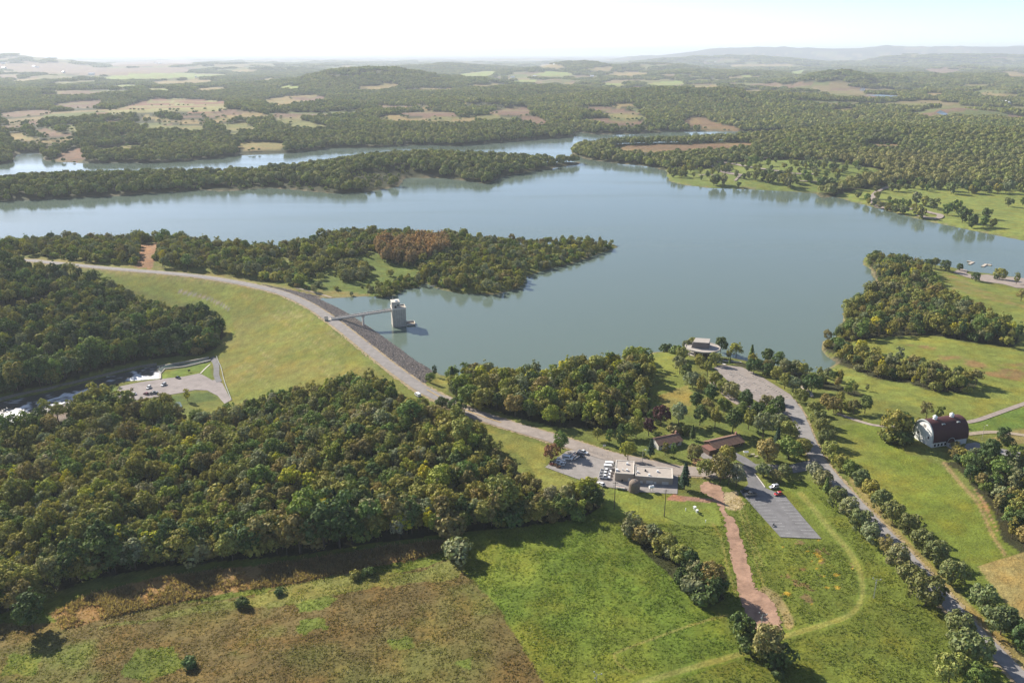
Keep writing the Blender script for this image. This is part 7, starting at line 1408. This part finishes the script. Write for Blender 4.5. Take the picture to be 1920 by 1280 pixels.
def far_scatter():
    g = np.random.default_rng(99); P = []; R_ = []; S = []; I = []; T = []
    bands = [(1130, 2300, 8.5, 0, 1.0), (2300, 4600, 14.0, 1, 1.0), (4600, 10500, 42.0, 2, 1.0), (10500, 20000, 120.0, 2, 2.9)]
    for r0, r1, sp, grp, k in bands:
        half = 0.60; n = int(half * (r1 ** 2 - r0 ** 2) / sp ** 2)
        rr = np.sqrt(g.uniform(r0 ** 2, r1 ** 2, n)); tt = g.uniform(-half, half, n); x, y = rr * np.sin(tt), rr * np.cos(tt)
        z = hgt(x, y); ld = lake_dist(x, y); u, v, _ = project(x, y, z); cv = cover_at(x, y)
        h = (11 if grp < 2 else 13) * np.ones(n); um, vm, _ = project(x, y, z + 5.0); ut, vt, _ = project(x, y, z + 10.0)
        dark = cv.sum(1) < 0.225
        m = (ld > 1.5) & dark & ~fld_mask(u, v) & ~fld_mask(um, vm) & ~fld_mask(ut, vt)
        if grp == 0:
            m &= ~in_poly(u, v, GRASS_PARK) & ~in_poly(u, v, GRASS_PARK2) & ~in_poly(um, vm, [(1255,322),(1330,312),(1540,305),(1600,315),(1560,350),(1500,360),(1260,340)])
            # thinner scrub on parts of the long island
            scr = in_poly(u, v, [(640,330),(700,318),(760,312),(790,325),(750,345),(690,357)]) | in_poly(u, v, [(290,362),(400,350),(560,345),(620,350),(620,364),(500,355),(400,361)])
            m &= ~(scr & (g.random(n) < 0.55))
        else: scr = np.zeros(n, bool)
        thin = fbm(x, y, 500, 44, 3)
        if grp >= 1: m &= g.random(n) < np.clip(1.6 - 1.0 * (thin > 0.62), 0, 1)
        i = np.nonzero(m)[0]; 
        cn = fbm(x[i], y[i], 160, 51, 3); c1 = g.random(len(i))
        base = np.array([PAL['olive']]) * (1 - cn[:, None]) + np.array([PAL['dark']]) * cn[:, None]
        alt = np.array([PAL[c] for c in ('green', 'dark', 'brown', 'grey', 'olive', 'lime')])[g.integers(0, 6, len(i))]
        col = base * 0.6 + alt * 0.4; col *= g.uniform(0.85, 1.2, (len(i), 1)) * (1 + 0.12 * (grp > 0))  # farther bands lifted a little: haze lightening put into the leaf colour
        rb = (np.clip((u[i] - 1450) / 200, 0, 1) * np.clip((v[i] - 285) / 20, 0, 1) * np.clip(fbm(x[i], y[i], 300, 58, 3) * 3 - 0.9, 0, 1))[:, None]; col = col * (1 - 0.6 * rb) + 0.6 * rb * np.array(PAL['brown'])
        s = g.uniform(0.8, 1.15, len(i)) * k; s = np.where(scr[i], s * 0.5, s)
        P.append(np.stack([x[i], y[i], z[i] - 0.3], 1)); R_.append(np.stack([np.zeros(len(i)), np.zeros(len(i)), g.uniform(0, 6.28, len(i))], 1)); zs = s * g.uniform(0.85, 1.2, len(i)); zs = zs if k == 1 else zs / k * 1.25
        S.append(np.stack([s, s, zs], 1)); I.append(grp * 3 + g.integers(0, 3, len(i))); T.append(col)
    hx = []
    for kind, p in FIELDS:
        if min(q[1] for q in p) < 172: continue
        q = smooth(p, 7, True); q = q[g.random(len(q)) < 0.30]; q = q + g.normal(0, 0.8, q.shape); hx.append(on_ground(q[:, 0], q[:, 1] + 1.0))
        if kind == 'stripe':
            for f in (0.35, 0.65):      # low hedge lines along the contour inside the big fields
                c = np.array(p, float); lo, hi = c.min(0), c.max(0); t = np.linspace(0.15, 0.85, 22); t = t[g.random(22) < 0.4]; uu = lo[0] + (hi[0] - lo[0]) * t; vv = lo[1] + (hi[1] - lo[1]) * (f + 0.12 * np.sin(t * 3)); k = in_poly(uu, vv, p)
                if k.any(): hx.append(on_ground(uu[k], vv[k]))
    hx = np.concatenate(hx); n = len(hx); s = g.uniform(0.35, 0.65, n)
    P.append(hx); R_.append(np.stack([np.zeros(n), np.zeros(n), g.uniform(0, 6.28, n)], 1)); S.append(np.stack([s * 1.3, s * 1.3, s], 1)); I.append(g.integers(0, 3, n)); T.append(np.array([PAL['dark']]) * g.uniform(0.9, 1.6, (n, 1)))
    return [np.concatenate(a) for a in (P, R_, S, I, T)]
FP, FR, FS, FI, FT = far_scatter()
print('FAR', len(FP), np.bincount(FI))
# one clump of each sort stands in the scene as a thing of its own and is the pattern for the rest
SRC = []
for grp, args in enumerate([(1, 4.6, 130, 2.0, (10, 13)), (4, 9.5, 200, 3.4, (9, 14)), (14, 27, 420, 6.5, (9, 15))]):
    for q in range(3):
        cm = clump_mesh('distant_crowns', 700 + grp * 10 + q, args[0], args[1], args[2], args[3], args[4]); SRC.append(cm)
src_objs = []
for i, cm in enumerate(SRC):
    k = np.nonzero(FI == i)[0]; u, v, _ = project(FP[k, 0], FP[k, 1], FP[k, 2]); ok = k[(u > 200) & (u < 1700)]; j = ok[np.argmin(np.hypot(FP[ok, 0], FP[ok, 1]))]
    o = bpy.data.objects.new('distant_grove' if i > 2 else 'distant_tree', cm); COL.objects.link(o); o.location = FP[j]; o.rotation_euler = FR[j]; o.scale = FS[j]; o['tint'] = tuple(float(a) for a in FT[j])
    tag(o, ['rounded olive tree at the edge of the woods across the lake', 'small grove in the woods beyond the upper lake arm', 'wide grove on the far hazy plain'][i // 3], 'tree' if i < 3 else 'grove', ['trees at the lake edge of the far woods', 'groves beyond the upper lake arm', 'groves on the far plain'][i // 3]); src_objs.append((o,))
    FI[j] = -1
keep = FI >= 0
scatter_object('distant_woods', FP[keep], FR[keep], FS[keep], FI[keep], FT[keep], src_objs, 'far off woods covering the hills beyond the lake')

# ------------------------------------------------------------------ grass, reeds, stones
def tuft_mesh(name, seed, n, h, w, spread, m=None):
    g = np.random.default_rng(seed); a = g.uniform(0, 6.28, n); r = spread * np.sqrt(g.uniform(0, 1, n)); c = np.stack([r * np.cos(a), r * np.sin(a), np.zeros(n)], 1); le = g.normal(0, 0.7, (n, 2)); hh = h * g.uniform(0.6, 1.2, n); b = g.uniform(0, 6.28, n); d = np.stack([np.cos(b), np.sin(b), np.zeros(n)], 1) * w / 2
    top = c + np.stack([le[:, 0] * hh, le[:, 1] * hh, hh], 1); v = np.stack([c - d, c + d, top + d * 0.7, top - d * 0.7], 1).reshape(-1, 3)
    return mesh_np(name, v, np.arange(4 * n).reshape(n, 4), M_BLADE, shade_for(n, g, None, 0.18))
def lay(poly, spacing, seed, jit=0.48):
    X, Y, Z, u, v = scatter_world(poly, spacing, seed); return X, Y, Z, u, v
def grass():
    g = np.random.default_rng(5)
    X, Y, Z, u, v = lay([(-60,1130),(100,1150),(300,1110),(560,1070),(840,1020),(900,1000),(1130,960),(1200,955),(1320,940),(1400,930),(1470,1020),(1560,1015),(1560,960),(1500,900),(1540,925),(1600,990),(1700,1100),(1780,1200),(1800,1340),(-60,1340)], 1.15, 21)
    cv = cover_at(X, Y)
    ok = ~in_poly(u, v, smooth(DIRT, 4, True)) & ~in_poly(u, v, [(1385,880),(1440,880),(1560,1020),(1455,1020)]) & (seg_dist(u, v, smooth(MOWN[0], 6)) > 9 + 3 * g.random(len(u)))
    cl = fbm(X, Y, 6, 61, 3); ok &= (cl + g.uniform(-.3, .3, len(u)) > 0.36); ok &= ~(in_poly(u, v, [(1130,950),(1340,940),(1355,985),(1290,985),(1140,975)]))
    X, Y, Z, cv, cl = X[ok], Y[ok], Z[ok], cv[ok], cl[ok]; n = len(X); s = g.uniform(0.4, 1.0, n) * (0.65 + 0.6 * cl)
    return np.stack([X, Y, Z], 1), np.stack([g.normal(0, .1, n), g.normal(0, .1, n), g.uniform(0, 6.28, n)], 1), np.stack([s * 1.3, s * 1.3, s], 1), g.integers(0, 2, n), np.clip(cv * g.uniform(0.95, 1.5, (n, 1)), 0, .6)
def make_stuff(name, data, meshes, label, nm, cat, glabel):
    P, R_, S, I, T = data; objs = []
    for i, me in enumerate(meshes):
        j = np.nonzero(I == i)[0]; j = j[len(j) // 2]; o = bpy.data.objects.new(nm, me); COL.objects.link(o); o.location = P[j]; o.rotation_euler = R_[j]; o.scale = S[j]; o['tint'] = tuple(float(a) for a in T[j]); I[j] = -1
        tag(o, glabel, cat, name + ' pieces', 'stuff'); objs.append((o,))
    k = I >= 0; return scatter_object(name, P[k], R_[k], S[k], I[k], T[k], objs, label)
gd = grass(); print('GRASS', len(gd[0]))
make_stuff('tall_grass', gd, [tuft_mesh('tuft', 1, 9, 0.30, 0.30, 0.6), tuft_mesh('tuft', 2, 8, 0.40, 0.26, 0.55)], 'rough tufted grass of the foreground meadows', 'grass_tuft', 'grass', 'single tuft of the meadow grass')
def reeds():
    g = np.random.default_rng(6); X, Y, Z, u, v = lay([(95,1150),(180,1112),(300,1082),(420,1068),(560,1052),(690,1032),(760,1020),(840,1014),(838,1030),(760,1052),(700,1062),(560,1092),(430,1110),(300,1135),(200,1158),(120,1180)], 1.0, 22)
    ok = fbm(X, Y, 9, 66, 3) + g.uniform(-.16, .16, len(X)) > 0.43; X, Y, Z = X[ok], Y[ok], Z[ok]; n = len(X); s = g.uniform(0.7, 1.3, n)
    return np.stack([X, Y, Z], 1), np.stack([g.normal(0, .08, n), g.normal(0, .08, n), g.uniform(0, 6.28, n)], 1), np.stack([s, s, s], 1), np.zeros(n, int), np.array([(0.30, 0.215, 0.105)]) * g.uniform(0.75, 1.25, (n, 1))
make_stuff('reeds', reeds(), [tuft_mesh('reed_tuft', 3, 12, 1.15, 0.26, 0.6)], 'band of tall tan reeds along the foot of the wood', 'reed_tuft', 'reeds', 'single clump of tan reeds')
def rock_mesh(seed):
    g = np.random.default_rng(seed); bm = bmesh.new(); bmesh.ops.create_icosphere(bm, subdivisions=1, radius=0.6)
    for v in bm.verts: v.co *= g.uniform(0.7, 1.25)
    me = bpy.data.meshes.new('stone'); bm.to_mesh(me); bm.free(); me.materials.append(M_ROCK)
    a = me.attributes.new('shade', 'FLOAT_COLOR', 'FACE'); c = np.ones((len(me.polygons), 4), np.float32); a.data.foreach_set('color', c.ravel()); return me
M_ROCK = foliage_material('riprap_stone', 0.0)
RIPRAP = [(490,533),(540,543),(600,556),(640,578),(700,615),(760,656),(812,694),(808,708),(792,722),(745,690),(700,654),(650,613),(606,582),(560,556)]
def stones():
    g = np.random.default_rng(8); X, Y, Z, u, v = lay(RIPRAP, 0.72, 23); dd = seg_dist(X, Y, DAM); ok = (dd > 5.6) & (Z > -1.0); X, Y, Z = X[ok], Y[ok], Z[ok]; n = len(X); s = g.uniform(0.4, 0.95, n)
    c = np.array([(0.27, 0.235, 0.205), (0.34, 0.29, 0.25), (0.19, 0.17, 0.155), (0.40, 0.35, 0.31)])[g.choice(4, n, p=[.4, .3, .2, .1])] * g.uniform(.85, 1.15, (n, 1))
    return np.stack([X, Y, Z + 0.05], 1), g.uniform(0, 6.28, (n, 3)), np.stack([s, s * g.uniform(.7, 1, n), s * .7], 1), g.integers(0, 3, n), c
sdt = stones(); print('STONES', len(sdt[0]))
make_stuff('riprap', sdt, [rock_mesh(1), rock_mesh(2), rock_mesh(3)], 'grey brown broken stone facing the lake side of the dam', 'riprap_stone', 'stone', 'single block of the stone facing')

# ------------------------------------------------------------------ the hazy air
def haze():
    o = MB().box(-66000, 66000, -1500, 66000, -45, float(GZ.max()) + 40).build('haze', [])
    m = bpy.data.materials.new('haze_air'); m.use_nodes = True; nt = m.node_tree; nt.nodes.clear(); out = nt.nodes.new('ShaderNodeOutputMaterial'); v = nt.nodes.new('ShaderNodeVolumePrincipled')
    v.inputs['Color'].default_value = (0.84, 0.92, 1.0, 1); v.inputs['Density'].default_value = HAZE_DENSITY; v.inputs['Anisotropy'].default_value = 0.15
    nt.links.new(v.outputs[0], out.inputs['Volume']); o.data.materials.append(m); tag(o, 'pale haze lying over the far country', kind='stuff')
haze()
